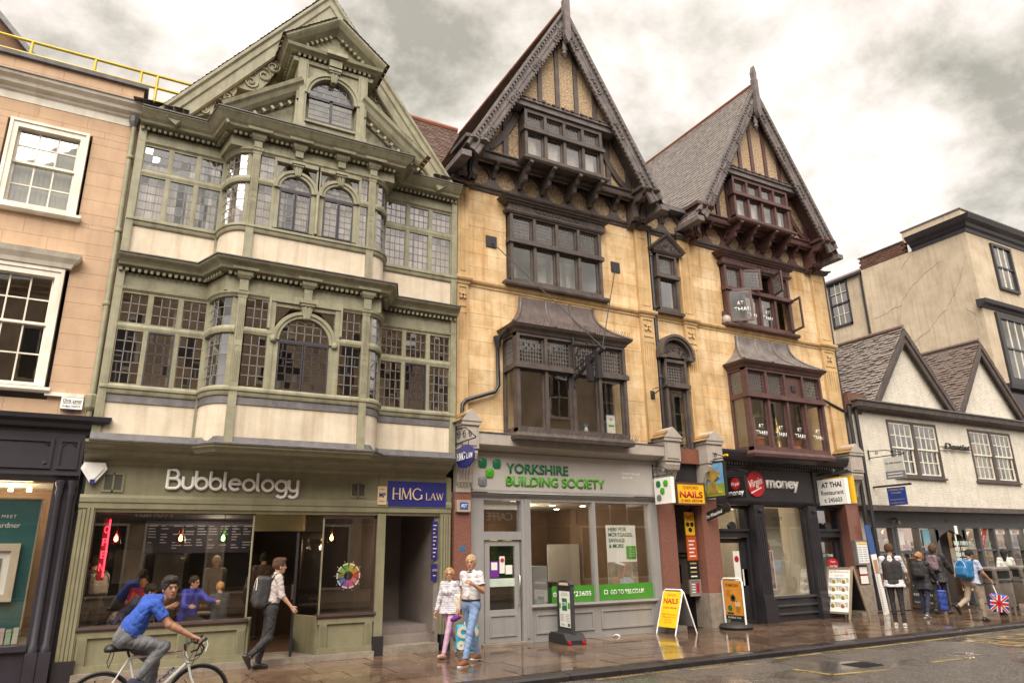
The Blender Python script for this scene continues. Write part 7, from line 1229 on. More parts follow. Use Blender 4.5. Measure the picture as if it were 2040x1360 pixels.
at2('OXFORD', .14, -.14, .79, .05, RED, .0); at2('NAILS', .22, -.22, .64, .11, RED, .03); at2('01865 682348', .2, -.2, .53, .04, RED, .01); [at2(s, a, -a, z, .03, RED) for s, a, z in (('108A High Street', .2, .4), ('Wheatsheaf Yard', .2, .345), ('Oxford', .1, .29), ('OX1 4DF', .11, .235))]
# orange drinks swing sign
s3 = pavement_sign('swing_sign', 'white framed pavement sign with orange drinks poster beside the pier', (13.12, -.55, 0), .0); m = MB().tube([(0, .32, .06), (0, .32, 1.05), (0, .26, 1.12), (0, -.26, 1.12), (0, -.32, 1.05), (0, -.32, .0)], .022, 8); lm(s3, 'frame', WHT, m, 60); lm(s3, 'base', RUB, MB().lathe((0, 0, 0), [(.0, 0), (.36, 0), (.4, .05), (.36, .11), (.15, .14), (0, .14)], 18), 50); lb(s3, 'poster', pm('orange_poster', (.72, .30, .04), (.6, .24, .03), 3, .4, 0), (-.012, .012, -.27, .27, .3, 1.07)); lb(s3, 'foot_panel', BLK, (-.013, .013, -.27, .27, .2, .3))
ltext(s3, 'FORMOSAN', .2, -.2, .93, .08, BLK, -.0135, off=.01); m = MB(); [m.bar((-.0135, 0, .68), (-.0135, .09*math.cos(t), .68+.09*math.sin(t)), .004, .03, (0, -math.sin(t), math.cos(t))) for t in [k*.698 for k in range(9)]]; lm(s3, 'burst', BLK, m); m = MB().prism([(-.19, .36), (-.08, .36), (-.05, .58), (-.22, .58)], -.016, -.0125, 'x'); lm(s3, 'glass_print', pm('tea_print', (.45, .2, .03), None, 3, .5, 0), m); m = MB().prism([(-.06, .5), (-.21, .5), (-.22, .6), (-.05, .6)], -.0175, -.0162, 'x'); lm(s3, 'foam_print', CREAMS, m); m = MB().tube([(-.015, -.13, .58), (-.015, -.06, .68)], .008, 5); lm(s3, 'straw_print', BLK, m); lm(s3, 'roundel', DKG, MB().lathe((-.0145, .12, .45), [(0, 0), (.07, 0), (.07, .002)], 14, 'x')); lb(s3, 'arrow', BLK, (-.015, -.0125, .02, .22, .32, .36)); [lb(s3, 'small_print', BLK, (-.0135, -.012, .08, .2, .72+k*.03, .727+k*.03)) for k in range(5)]; ltext(s3, 'BUBBLE TEA', .2, -.2, .23, .04, WHT, -.0145)
# wooden menu A-board
s4 = pavement_sign('menu_board', 'wooden A-board with photographs of eight Thai dishes', (17.3, -.42, 0), .0); H4, SP4, W4 = 1.3, .4, .72
for s in (-1, 1):
    for y in (-W4/2, W4/2): lm(s4, 'leg', WOODF, MB().bar((s*SP4, y, 0), (s*.02, y, H4), .045, .05))
    for z in (.16, 1.26): x = s*(SP4+( .02-SP4)*z/H4); lm(s4, 'cross_rail', WOODF, MB().bar((x, -W4/2, z), (x, W4/2, z), .04, .05))
    q = lambda z: s*(SP4+(.02-SP4)*z/H4); lm(s4, 'panel', WHT if s < 0 else BLK, MB().add([(q(.18), W4/2-.03, .18), (q(.18), -W4/2+.03, .18), (q(1.25), -W4/2+.03, 1.25), (q(1.25), W4/2-.03, 1.25), (q(.18)+.01, W4/2-.03, .18), (q(.18)+.01, -W4/2+.03, .18), (q(1.25)+.01, -W4/2+.03, 1.25), (q(1.25)+.01, W4/2-.03, 1.25)], [(0, 1, 2, 3), (7, 6, 5, 4), (0, 4, 5, 1), (1, 5, 6, 2), (2, 6, 7, 3), (3, 7, 4, 0)]))
    if s > 0: break
    X4 = lambda z: -(SP4+(.02-SP4)*z/H4)-.006
fd = [pm('dish_%d' % k, c, c2, 40, .5, .3, 60) for k, (c, c2) in enumerate((((.5, .13, .02), (.2, .3, .03)), ((.6, .3, .03), (.1, .2, .02)), ((.5, .5, .12), (.25, .12, .03)), ((.35, .08, .02), (.5, .2, .05))))]
for r in range(4):
    for c in range(2):
        z = .33+r*.2; y = .15-c*.3; x = X4(z); lb(s4, 'photo', pm('photo_tint_%d' % ((r+c) % 2), ((.62, .6, .45), (.55, .58, .62))[(r+c) % 2], None, 3, .5, 0), (x-.004+.0, x+.02, y-.14, y+.14, z-.09, z+.09)); lm(s4, 'plate', WHT, MB().lathe((x-.006, y, z), [(0, -.003), (.085, -.003), (.085, .003)], 16, 'x')); lm(s4, 'dish', fd[(r*2+c*3) % 4], MB().lathe((x-.011, y+.01, z-.005), [(0, -.01), (.05, -.004), (.058, .004)], 9, 'x'))
ltext(s4, 'At Thai Restaurant', .28, -.28, 1.14, .06, RED, X4(1.17)); ltext(s4, 'Lunch menu', .14, -.14, 1.06, .035, BLK, X4(1.08)-.002); q = SP4+(.02-SP4)*.6/H4
for k, s in enumerate(('coffee', 'your', 'last')): o = ltext(s4, s, .25, -.1, .72-k*.14, .08, WHT, -.1); 
s5 = thing('round_notice', 'red oval notice behind the wooden menu board', 'notice', (17.55, .1, 1.25)); MB().prism([(17.62+.22*math.cos(2*math.pi*k/20), 1.36+.16*math.sin(2*math.pi*k/20)) for k in range(20)], .04, .06).build('oval', RED, s5); tfit(s5, 'Yum', 17.52, 17.72, 1.4, .06, WHT, .038, .002, 0, .2); tfit(s5, 'Yum Yum', 17.48, 17.78, 1.28, .06, WHT, .038, .002, 0, .2)
mc = thing('menu_case', 'framed menu case on the right hand granite pier', 'notice', (18.4, -.2, 1.3)); B('case', pm('case_grey', (.22, .21, .2), None, 3, .4, 0), mc, (18.32, 18.86, -.24, -.13, 1.32, 1.98)); B('sheet', WHT, mc, (18.37, 18.81, -.246, -.24, 1.37, 1.93)); B('header', YEL, mc, (18.4, 18.78, -.249, -.246, 1.86, 1.91)); [B('line', pm('menu_print', (.3, .38, .5), None, 3, .5, 0), mc, (18.4+c*.2, 18.56+c*.2, -.249, -.246, 1.42+k*.06, 1.44+k*.06)) for c in range(2) for k in range(7)]
mc2 = thing('notice_pair', 'two white paper notices below the menu case on the pier', 'notice', (18.5, -.17, .9)); [B('sheet', WHT, mc2, (18.42, 18.74, -.178, -.172, z0, z1)) for z0, z1 in ((1.08, 1.27), (.82, 1.03))]; B('strip', RED, mc2, (18.42, 18.74, -.18, -.178, 1.05, 1.08))
rl = thing('height_banner', 'tall narrow blue and white banner marked like a ruler against the wall', 'banner', (19.15, -.35, 0)); MB().bar((19.12, -.3, 0), (18.98, -.28, 1.6), .02, .24, (1, 0, .1)).build('panel', WHT, rl); MB().bar((18.98, -.28, 1.6), (18.90, -.27, 2.4), .02, .24, (1, 0, .1)).build('top_panel', pm('banner_blue', (.04, .1, .3), None, 3, .4, 0), rl); MB().bar((19.0, -.3, 1.1), (18.98, -.295, 1.45), .025, .16, (1, 0, .1)).build('face_print', SKP, rl)
for k in range(18): z = .1+k*.055; x = 19.12-.0875*z; MB().bar((x-.11, -.315, z), (x-.05, -.315, z), .006, .008).build('tick', BLK, rl)
cb = thing('chalk_board', 'large wooden framed chalkboard propped before the souvenir shop', 'board', (20.6, -.4, 0)); m = MB(); a = Vector((20.85, .05, 0)); d = Vector((-.30, -.95, 0)).normalized(); up = Vector((.18, 0, 1.42))
MB().add([a, a+d*1.15, a+d*1.15+up, a+up], [(0, 1, 2, 3)]).build('board', pm('chalk_black', (.03, .03, .028), (.05, .05, .048), 4, .7, 0), cb, fix=False); [MB().bar(p, q, .05, .07).build('frame', pm('chalk_frame', (.14, .07, .035), None, 4, .5, .1), cb) for p, q in ((a, a+up), (a+d*1.15, a+d*1.15+up), (a+up, a+d*1.15+up), (a+Vector((.02, 0, .12)), a+d*1.15+Vector((.02, 0, .12))))]
for k, (s, h) in enumerate((('CHIANG MAI', .1), ('KITCHEN', .1), ('', 0), ('THAI', .09), ('RESTAURANT', .07), ('Tel 01865 202233', .05))):
    if not s: continue
    me = text_mesh(s, 1.0, 0, .005); vx = [v.co.x for v in me.vertices]; w = .9; z = 1.22-k*.2
    for v in me.vertices: u = (v.co.x-min(vx))/(max(vx)-min(vx))*w; zz = z+v.co.y*h/.72; p = a+d*(.12+u)+Vector((.18*zz/1.42-.012, -.004, zz)); v.co = p-org(cb)
    me.materials.clear(); me.materials.append(WHT); link_mesh('lettering', me, cb)
BIN = pm('bin_steel', (.40, .36, .33), (.28, .25, .23), 5, .38, .1, 40, metal=.7)
def litter_bin(lab, loc, txt):
    t = thing('litter_bin', lab, 'litter bin', loc, -.25, group='steel bins at the kerb'); hw, hd = .3, .27
    def ring(z, s): return [(x*s, y*s, z) for x, y in [(hw*math.copysign(abs(math.cos(k*math.pi/12))**.55, math.cos(k*math.pi/12)), hd*math.copysign(abs(math.sin(k*math.pi/12))**.55, math.sin(k*math.pi/12))) for k in range(24)]]
    def loft(rs): m = MB(); n = 24; m.add([p for r in rs for p in r], [(i*n+k, i*n+(k+1) % n, (i+1)*n+(k+1) % n, (i+1)*n+k) for i in range(len(rs)-1) for k in range(n)]+[tuple(range(n))[::-1], tuple(range((len(rs)-1)*n, len(rs)*n))]); return m
    lm(t, 'body', BIN, loft([ring(.2, .96), ring(.22, 1), ring(.92, 1)]), 40); lm(t, 'hood', BIN, loft([ring(1.12, 1), ring(1.14, 1.03), ring(1.19, 1.0), ring(1.22, .85)]), 40); lm(t, 'aperture', BLK, loft([ring(.92, .9), ring(1.12, .9)])); [lm(t, 'hood_post', BIN, MB().box(x-.05, x+.05, y-.03, y+.03, .92, 1.12)) for x, y in ((-.26, .2), (.26, .2), (.26, -.2), (-.26, -.2))]; lm(t, 'plinth', BLK, MB().lathe((0, 0, 0), [(.1, 0), (.1, .2)], 10)); lb(t, 'band', BLK, (-hw*1.005, hw*1.005, -.2, .2, .78, .8)); o = text_mesh(txt, .09, .0, .004); o.transform(Matrix.Translation((-.25, -.276, .82)) @ Matrix.Rotation(math.pi/2, 4, 'X')); o.materials.clear(); o.materials.append(BLK); link_mesh('lettering', o, t)
litter_bin('brushed steel litter bin marked recycling beside the flag bag', (21.35, -2.2, 0), 'RECYCLING'); litter_bin('brushed steel litter bin at the right edge of the pavement', (23.1, -2.0, 0), 'WASTE')
rk = thing('postcard_rack', 'tall white wire rack of postcards by the shop doorway', 'rack', (23.2, -.25, 0)); MB().tube([(23.2, -.25, .05), (23.2, -.25, 2.15)], .02, 8).build('pole', WHT, rk); m = MB(); [m.tube([(23.2, -.25, .2), (23.2+.28*math.cos(t), -.25+.28*math.sin(t), .06), (23.2+.38*math.cos(t), -.25+.38*math.sin(t), .03)], .02, 6) for t in (.3, 2.4, 4.5)]; m.build('base', BLK, rk)
pc = [pm('card_%d' % k, c, c2, 30, .4, 0) for k, (c, c2) in enumerate((((.5, .55, .6), (.2, .3, .4)), ((.55, .45, .3), (.3, .2, .1)), ((.3, .42, .2), (.55, .6, .65)), ((.6, .6, .58), (.3, .3, .35))))]; rg = random.Random(3)
for r in range(9):
    for f in range(3):
        for c in range(2): t = -2.3+f*.75; n = Vector((math.cos(t), math.sin(t), 0)); s = Vector((-n.y, n.x, 0)); p = Vector((23.2, -.25, .55+r*.165))+n*.24+s*(c-.5)*.17; MB().bar(p-s*.07, p+s*.07, .01, .12, (0, 0, 1)).build('postcard', rg.choice(pc), rk)
B('header_card', WHT, rk, (23.16, 23.3, -.3, -.28, 2.15, 2.4))
lt = thing('litter', 'crumpled white paper lying at the foot of the grey shopfront', 'litter', (9.9, -.15, 0)); rg = random.Random(1); m = MB(); vs = [(9.9+.12*math.cos(k*.9)*rg.uniform(.6, 1.3), -.18+.05*math.sin(k*.9)*rg.uniform(.5, 1.5), rg.uniform(.0, .05)) for k in range(7)]; m.add(vs+[(9.9, -.18, .06)], [(k, (k+1) % 7, 7) for k in range(7)]); m.build('paper', WHT, lt, fix=False)
# road paint and ironwork
strip([(10.7, -3.82), (19.5, -3.83), (40, -3.84)], .09, YLINE); strip([(6.8, -3.8), (8.4, -3.82)], .08, YLINE)
strip([(8.6, -3.9), (9.5, -3.9)], .07, YLINE); strip([(9.5, -3.7), (9.9, -4.1)], .07, YLINE); strip([(10.0, -4.8), (10.05, -5.5), (11.2, -5.68)], .1, YLINE); strip([(12.45, -5.6), (13.6, -5.68)], .1, YLINE); strip([(14.5, -5.75), (16, -5.8)], .1, YLINE)
o = link_mesh('road_lettering', text_mesh('BUS STOP', 1.0, 0, .01), road_marks); o.data.materials.append(YLINE); o.matrix_local = Matrix.Translation((15.6, -5.35, ZR+.004)) @ Matrix.Diagonal((1.0, 1.6, 1, 1))
dg = thing('drain_cover', 'dark iron gully grate set in the wet road', 'drain', (11.3, -5.13, ZR)); B('plate', BLACKP, dg, (11.05, 11.55, -5.35, -4.9, ZR-.01, ZR+.006)); B('bars', IRON, dg, *[(11.09+k*.07, 11.12+k*.07, -5.32, -4.93, ZR+.006, ZR+.014) for k in range(7)])
# cafe lamps
for i, (x, c) in enumerate(((.05, (.6, .02, .02)), (1.05, (.6, .2, .02)), (1.75, (.03, .4, .08)), (3.72, (.5, .3, .1)))):
    t = thing('pendant_lamp', ('red', 'orange', 'green', 'clear')[i]+' glass pendant lamp with lit bulb in the cafe window', 'lamp', (x, .5, 2.0), group='cafe pendant lamps'); MB().tube([(x, .5, 2.6), (x, .5, 2.28)], .006, 5).build('cord', BLK, t); gm_ = glass('lamp_glass_%d' % i, tuple(min(1, q*1.5+.15) for q in c), .5, 0, .02); MB().lathe((x, .5, 2.03), [(.085, 0), (.07, .1), (.03, .2), (.02, .26)], 14).build('shade', gm_, t, smooth=60, fix=False); MB().lathe((x, .5, 2.06), [(0, 0), (.03, .03), (.03, .07), (0, .12)], 10).build('bulb', BULB, t)
    ld = bpy.data.lights.new('bulb_light', 'POINT'); ld.energy = 4; ld.color = (1, .72, .42); ld.shadow_soft_size = .06; lo = bpy.data.objects.new('bulb_light', ld); COL.objects.link(lo); lo.parent = t; lo.location = (0, 0, -.05)
def room_light(x, y, z, e, c=(1, .82, .6), size=.25):
    ld = bpy.data.lights.new('ceiling_light', 'POINT'); ld.energy = e; ld.color = c; ld.shadow_soft_size = size; lo = bpy.data.objects.new('ceiling_light', ld); COL.objects.link(lo); lo.location = (x, y, z)
room_light(9, 2.4, 2.6, 16); room_light(15.6, 2.0, 2.6, 14); room_light(21.5, 1.6, 2.5, 26); room_light(26.5, 1.6, 2.5, 32); room_light(2, 3.5, 2.4, 6); room_light(-1.6, .9, 2.8, 8)
# tea-cup wheel poster and cafe furniture
wp = thing('window_poster', 'round poster of colourful drinks in the small cafe window', 'poster', (4.0, .1, 1.4)); cols = [(.6, .05, .05), (.6, .3, .03), (.55, .5, .05), (.15, .4, .05), (.35, .5, .2), (.3, .25, .1), (.1, .2, .5), (.35, .1, .4), (.6, .1, .3), (.6, .2, .2)]
for k, c in enumerate(cols): t = k*2*math.pi/10; d = Vector((math.cos(t), 0, math.sin(t))); s = Vector((-d.z, 0, d.x)); p = Vector((3.97, .09, 1.42)); MB().add([p+d*.08-s*.03, p+d*.08+s*.03, p+d*.2+s*.05, p+d*.2-s*.05], [(0, 1, 2, 3)]).build('cup', pm('drink_%d' % k, c, None, 3, .4, 0), wp, fix=False); MB().add([p+d*.2-s*.055, p+d*.2+s*.055, p+d*.225+s*.05, p+d*.225-s*.05], [(0, 1, 2, 3)]).build('lid', WHT, wp, fix=False); MB().bar(p+d*.22, p+d*.28, .004, .012, s).build('straw', MATS['drink_%d' % k], wp)
rg = random.Random(8); m = MB()
for k in range(130): x, y, r = rg.uniform(1, 26), rg.uniform(-3.3, -.1), rg.uniform(.008, .02); m.poly([(x+r*math.cos(t), y+r*math.sin(t)*rg.uniform(.7, 1.2), .0045) for t in [i*math.pi/3 for i in range(6)]])
m.build('trodden_gum', pm('gum', (.42, .38, .33), None, 5, .6, 0), pav, stuff=True, fix=False)
# ------------------------------------------------------------------ van parked across the street (mirrored in the dark shop's window)
vn = thing('parked_van', 'white panel van parked across the street, mirrored in the dark shop window', 'van', (27, -11.6, ZR)); y0, y1 = -12.5, -10.6; VW = pm('van_white', (.72, .72, .70), None, 3, .3, 0)
MB().prism([(24.2, .25), (29.4, .25), (29.4, .95), (28.6, 1.15), (27.9, 2.05), (27.5, 2.25), (24.3, 2.25), (24.2, 2.1)], y0, y1).build('body', VW, vn)
for y in (y0-.005, y1+.005): MB().prism([(27.2, 1.25), (28.4, 1.2), (27.85, 1.95), (27.2, 1.95)], min(y, y+.01), max(y, y+.01)).build('side_window', DG, vn)
MB().add([(28.55, y0+.15, 1.2), (28.55, y1-.15, 1.2), (27.95, y1-.15, 2.02), (27.95, y0+.15, 2.02)], [(0, 1, 2, 3)]).build('windscreen', DG, vn, fix=False)
for x in (25.2, 28.4):
    for y in (y0+.1, y1-.1): w = part('wheel', vn); MB().lathe((x, y, ZR+.34), [(.2, -.1), (.34, -.1), (.34, .1), (.2, .1)], 20, 'y').build('tyre', RUB, w); MB().lathe((x, y, ZR+.34), [(0, -.11), (.2, -.11), (.2, .11), (0, .11)], 16, 'y').build('rim', CHROME, w)
for y in (y0+.3, y1-.3): MB().box(29.38, 29.42, y-.15, y+.15, .75, .92).build('headlight', WHT, vn)
# ------------------------------------------------------------------ people: smooth-blended signed distance bodies meshed with surface nets
V3 = lambda *a: np.array(a, dtype=np.float64)
def sd_eval(P, prims, noise):
    d = None
    for p in prims:
        k = p[-1]
        if p[0] == 'c':
            a, b, ra, rb = p[1:5]; ba = b-a; pa = P-a; h = np.clip((pa@ba)/max(ba@ba, 1e-9), 0, 1); q = np.linalg.norm(pa-h[:, None]*ba, axis=1)-(ra+(rb-ra)*h)
        elif p[0] == 'k':                      # cone with its far end cut flat: sleeves, trouser legs
            a, b, ra, rb = p[1:5]; ba = b-a; pa = P-a; ln = math.sqrt(max(ba@ba, 1e-9)); tt = (pa@ba)/ln; h = np.clip(tt/ln, 0, 1); q = np.maximum(np.linalg.norm(pa-h[:, None]*ba, axis=1)-(ra+(rb-ra)*h), tt-ln)
        elif p[0] in 'es':
            c, r, R_ = p[1:4]; q_ = P-c
            if R_ is not None: q_ = q_@R_
            k0 = np.linalg.norm(q_/r, axis=1); k1 = np.linalg.norm(q_/(r*r), axis=1)+1e-9; q = k0*(k0-1)/k1
        elif p[0] == 'b':
            c, r, R_, rd = p[1:5]; q_ = P-c
            if R_ is not None: q_ = q_@R_
            w = np.abs(q_)-(r-rd); q = np.linalg.norm(np.maximum(w, 0), axis=1)+np.minimum(w.max(axis=1), 0)-rd
        elif p[0] == 'p':                      # keep the side n.x < o
            n, o = p[1:3]; q = P@n-o; d = np.maximum(d, q); continue
        if p[0] == 's': h = np.clip(.5-.5*(d+q)/k, 0, 1); d = d*(1-h)-q*h+k*h*(1-h); continue
        if d is None: d = q
        else: h = np.clip(.5+.5*(d-q)/k, 0, 1); d = d*(1-h)+q*h-k*h*(1-h)
    if noise:
        amp, fr, sd_ = noise; rs = np.random.RandomState(sd_); t = 0
        for _ in range(5): w = rs.normal(size=3)*fr; w[2] *= 1.4; t = t+(1-np.abs(np.sin(P@w*.6+rs.uniform(0, 6.3)+1.3*np.sin(P@w[::-1]*.35))))**3*rs.uniform(.5, 1)
        d = d+amp*(t-.9)/1.6
    return d
def sdf_mesh(prims, vox, noise=None):
    lo, hi = V3(9, 9, 9), V3(-9, -9, -9)
    for p in prims:
        if p[0] in 'ck': r = max(p[3], p[4]); q = [p[1]-r, p[2]-r, p[1]+r, p[2]+r]
        elif p[0] in 'eb': r = np.max(p[2])*(1.0 if p[0] == 'e' else 1.75); q = [p[1]-r, p[1]+r]
        else: continue
        lo = np.minimum(lo, np.min(q, axis=0)); hi = np.maximum(hi, np.max(q, axis=0))
    lo = lo-.04; hi = hi+.04; B_ = 4; nb = np.ceil((hi-lo)/(vox*B_)).astype(int)+1; n = nb*B_
    g = np.stack(np.meshgrid(*[lo[i]+(np.arange(nb[i])*B_+B_/2-.5)*vox for i in range(3)], indexing='ij'), -1).reshape(-1, 3)
    dc = sd_eval(g, prims, None).reshape(nb); D = np.repeat(np.repeat(np.repeat(dc, B_, 0), B_, 1), B_, 2)
    act = np.repeat(np.repeat(np.repeat(np.abs(dc) < vox*B_*1.15+.02, B_, 0), B_, 1), B_, 2); ix = np.argwhere(act)
    if len(ix) == 0: return None
    D[act] = sd_eval(lo+ix*vox, prims, noise)
    ins = D < 0; c = np.zeros(tuple(np.array(D.shape)-1), int)
    cor = [(i, j, k) for i in (0, 1) for j in (0, 1) for k in (0, 1)]
    S = lambda A, o: A[o[0]:A.shape[0]-1+o[0], o[1]:A.shape[1]-1+o[1], o[2]:A.shape[2]-1+o[2]]
    for o in cor: c = c+S(ins, o)
    m = (c > 0) & (c < 8); idx = -np.ones(m.shape, int); cells = np.argwhere(m); idx[m] = np.arange(len(cells)); acc = np.zeros((len(cells), 3)); cnt = np.zeros(len(cells))
    vals = {o: S(D, o)[m] for o in cor}
    for o in cor:
        for ax in range(3):
            if o[ax]: continue
            o2 = tuple(1 if i == ax else o[i] for i in range(3)); a, b = vals[o], vals[o2]; x = (a < 0) != (b < 0); t = np.where(x, a/np.where(x, a-b, 1), 0)
            pt = np.repeat(np.array([o], float), len(a), 0); pt[:, ax] += t; acc += pt*x[:, None]; cnt += x
    V = lo+(cells+acc/cnt[:, None])*vox; F = []
    for ax in range(3):
        u, v = (ax+1) % 3, (ax+2) % 3; sl0 = [slice(None)]*3; sl1 = [slice(None)]*3; sl0[ax] = slice(0, -1); sl1[ax] = slice(1, None); A, Bb = ins[tuple(sl0)], ins[tuple(sl1)]
        e = np.argwhere(A != Bb); e = e[(e[:, u] > 0) & (e[:, v] > 0) & (e[:, u] < D.shape[u]-1) & (e[:, v] < D.shape[v]-1)]
        if not len(e): continue
        def cell(du, dv): q = e.copy(); q[:, u] -= du; q[:, v] -= dv; return idx[q[:, 0], q[:, 1], q[:, 2]]
        q = np.stack([cell(1, 1), cell(0, 1), cell(0, 0), cell(1, 0)], 1); fl = ~A[e[:, 0], e[:, 1], e[:, 2]]; q[fl] = q[fl][:, ::-1]; F.append(q)
    return V, np.concatenate(F)
def sdf_obj(name, mt, parent, prims, vox, noise=None, smooth=True):
    r = sdf_mesh(prims, vox, noise)
    if r is None: return None
    V, F = r; me = bpy.data.meshes.new(name); me.vertices.add(len(V)); me.vertices.foreach_set('co', V.astype(np.float32).ravel()); me.loops.add(F.size); me.loops.foreach_set('vertex_index', F.astype(np.int32).ravel()); me.polygons.add(len(F)); me.polygons.foreach_set('loop_start', np.arange(0, F.size, 4, dtype=np.int32))
    me.polygons.foreach_set('use_smooth', [smooth]*len(F)); me.update(calc_edges=True); me.validate(); me.materials.append(mt); return link_mesh(name, me, parent)
def rotz(a): c, s = math.cos(a), math.sin(a); return np.array([[c, -s, 0], [s, c, 0], [0, 0, 1.]])
def roty(a): c, s = math.cos(a), math.sin(a); return np.array([[c, 0, s], [0, 1, 0], [-s, 0, c]])
def rotx(a): c, s = math.cos(a), math.sin(a); return np.array([[1, 0, 0], [0, c, -s], [0, s, c]])
RD = math.radians
def pose(H=1.75, L=(20, 5), R=(-15, 20), aL=(-20, 8, 15), aR=(20, 8, 15), lean=3, yaw=0, pitch=0, roll=0, fl=0, fr=0, sw=1.0):
    # facing +x, left is +y; angles in degrees; legs (hip forward, knee bend), arms (forward, outward, elbow bend)
    s = H/1.75; J = {}; la = RD(lean); up = V3(math.sin(la), 0, math.cos(la)); pel = V3(0, 0, .95*s)
    J['pel'] = pel; J['waist'] = pel+up*.12*s; J['chest'] = pel+up*.36*s; J['neck'] = pel+up*.55*s; J['head'] = pel+up*.55*s+V3(math.sin(la)*.06+.02, 0, .125)*s
    J['hR'] = rotz(RD(yaw))@roty(RD(pitch))@rotx(RD(roll)); J['s'] = s; J['sw'] = sw
    for k, sg, lg, ar, ft in (('L', 1, L, aL, fl), ('R', -1, R, aR, fr)):
        hip = pel+V3(0, sg*.09*s, -.03*s); a, b = RD(lg[0]), RD(lg[1]); kn = hip+V3(math.sin(a), 0, -math.cos(a))*.43*s; an = kn+V3(math.sin(a-b), 0, -math.cos(a-b))*.42*s
        J['hip'+k], J['kn'+k], J['an'+k] = hip, kn, an; J['ft'+k] = RD(ft)
        sh = pel+up*.49*s+V3(0, sg*.175*s*sw, 0); a, o, e = RD(ar[0]), RD(ar[1]), RD(ar[2]); el = sh+V3(math.sin(a)*math.cos(o), sg*math.sin(o), -math.cos(a)*math.cos(o))*.29*s; a2 = a+e; wr = el+V3(math.sin(a2), sg*math.sin(o)*.5, -math.cos(a2))*.25*s
        J['sh'+k], J['el'+k], J['wr'+k] = sh, el, wr
    low = min(J['anL'][2], J['anR'][2])-.085*s
    for k in J:
        if isinstance(J[k], np.ndarray) and J[k].shape == (3,): J[k] = J[k]-V3(0, 0, low)
    return J
def nrm_(v): return v/max(np.linalg.norm(v), 1e-9)
SK = {}
def skin(n, c): return pm('skin_'+n, c, tuple(q*.85 for q in c), 8, .5, .05, 80)
def cloth(n, c, c2=None, sc=14, rough=.85, bump=.25): return pm('cloth_'+n, c, c2 or tuple(q*.8 for q in c), sc, rough, bump, 45, .01)
def hand(pr, J, k, sg, curl=.6, d=None, n=None, s=1.0):
    wr, el = J['wr'+k], J['el'+k]; d = nrm_(wr-el) if d is None else nrm_(d); n = nrm_(V3(0, -sg, 0) if n is None else n); n = nrm_(n-d*(n@d)); t = nrm_(np.cross(d, n)); 
    if t[0] < 0 and abs(t[0]) > .2: t = -t       # t points to the thumb side
    for q in (-.022, 0, .022): pr.append(('c', wr+d*.02*s+t*q*.6*s, wr+d*.085*s+t*q*s, .016*s, .014*s, .012))
    for i, (q, ln) in enumerate(((.030, .072), (.010, .08), (-.010, .075), (-.029, .058))):
        b = wr+d*.088*s+t*q*s; c1 = nrm_(d*math.cos(curl*.6)+n*math.sin(curl*.6)); c2 = nrm_(d*math.cos(curl*1.6)+n*math.sin(curl*1.6)); m = b+c1*ln*.5*s; pr.append(('c', b, m, .0095*s, .009*s, .005)); pr.append(('c', m, m+c2*ln*.5*s, .009*s, .0075*s, .005))
    b = wr+d*.03*s+t*.03*s; m = b+nrm_(d*.7+t*.6+n*.3)*.04*s; pr.append(('c', b, m, .012*s, .011*s, .008)); pr.append(('c', m, m+nrm_(d*.9+t*.1+n*.5)*.032*s, .011*s, .008*s, .006))
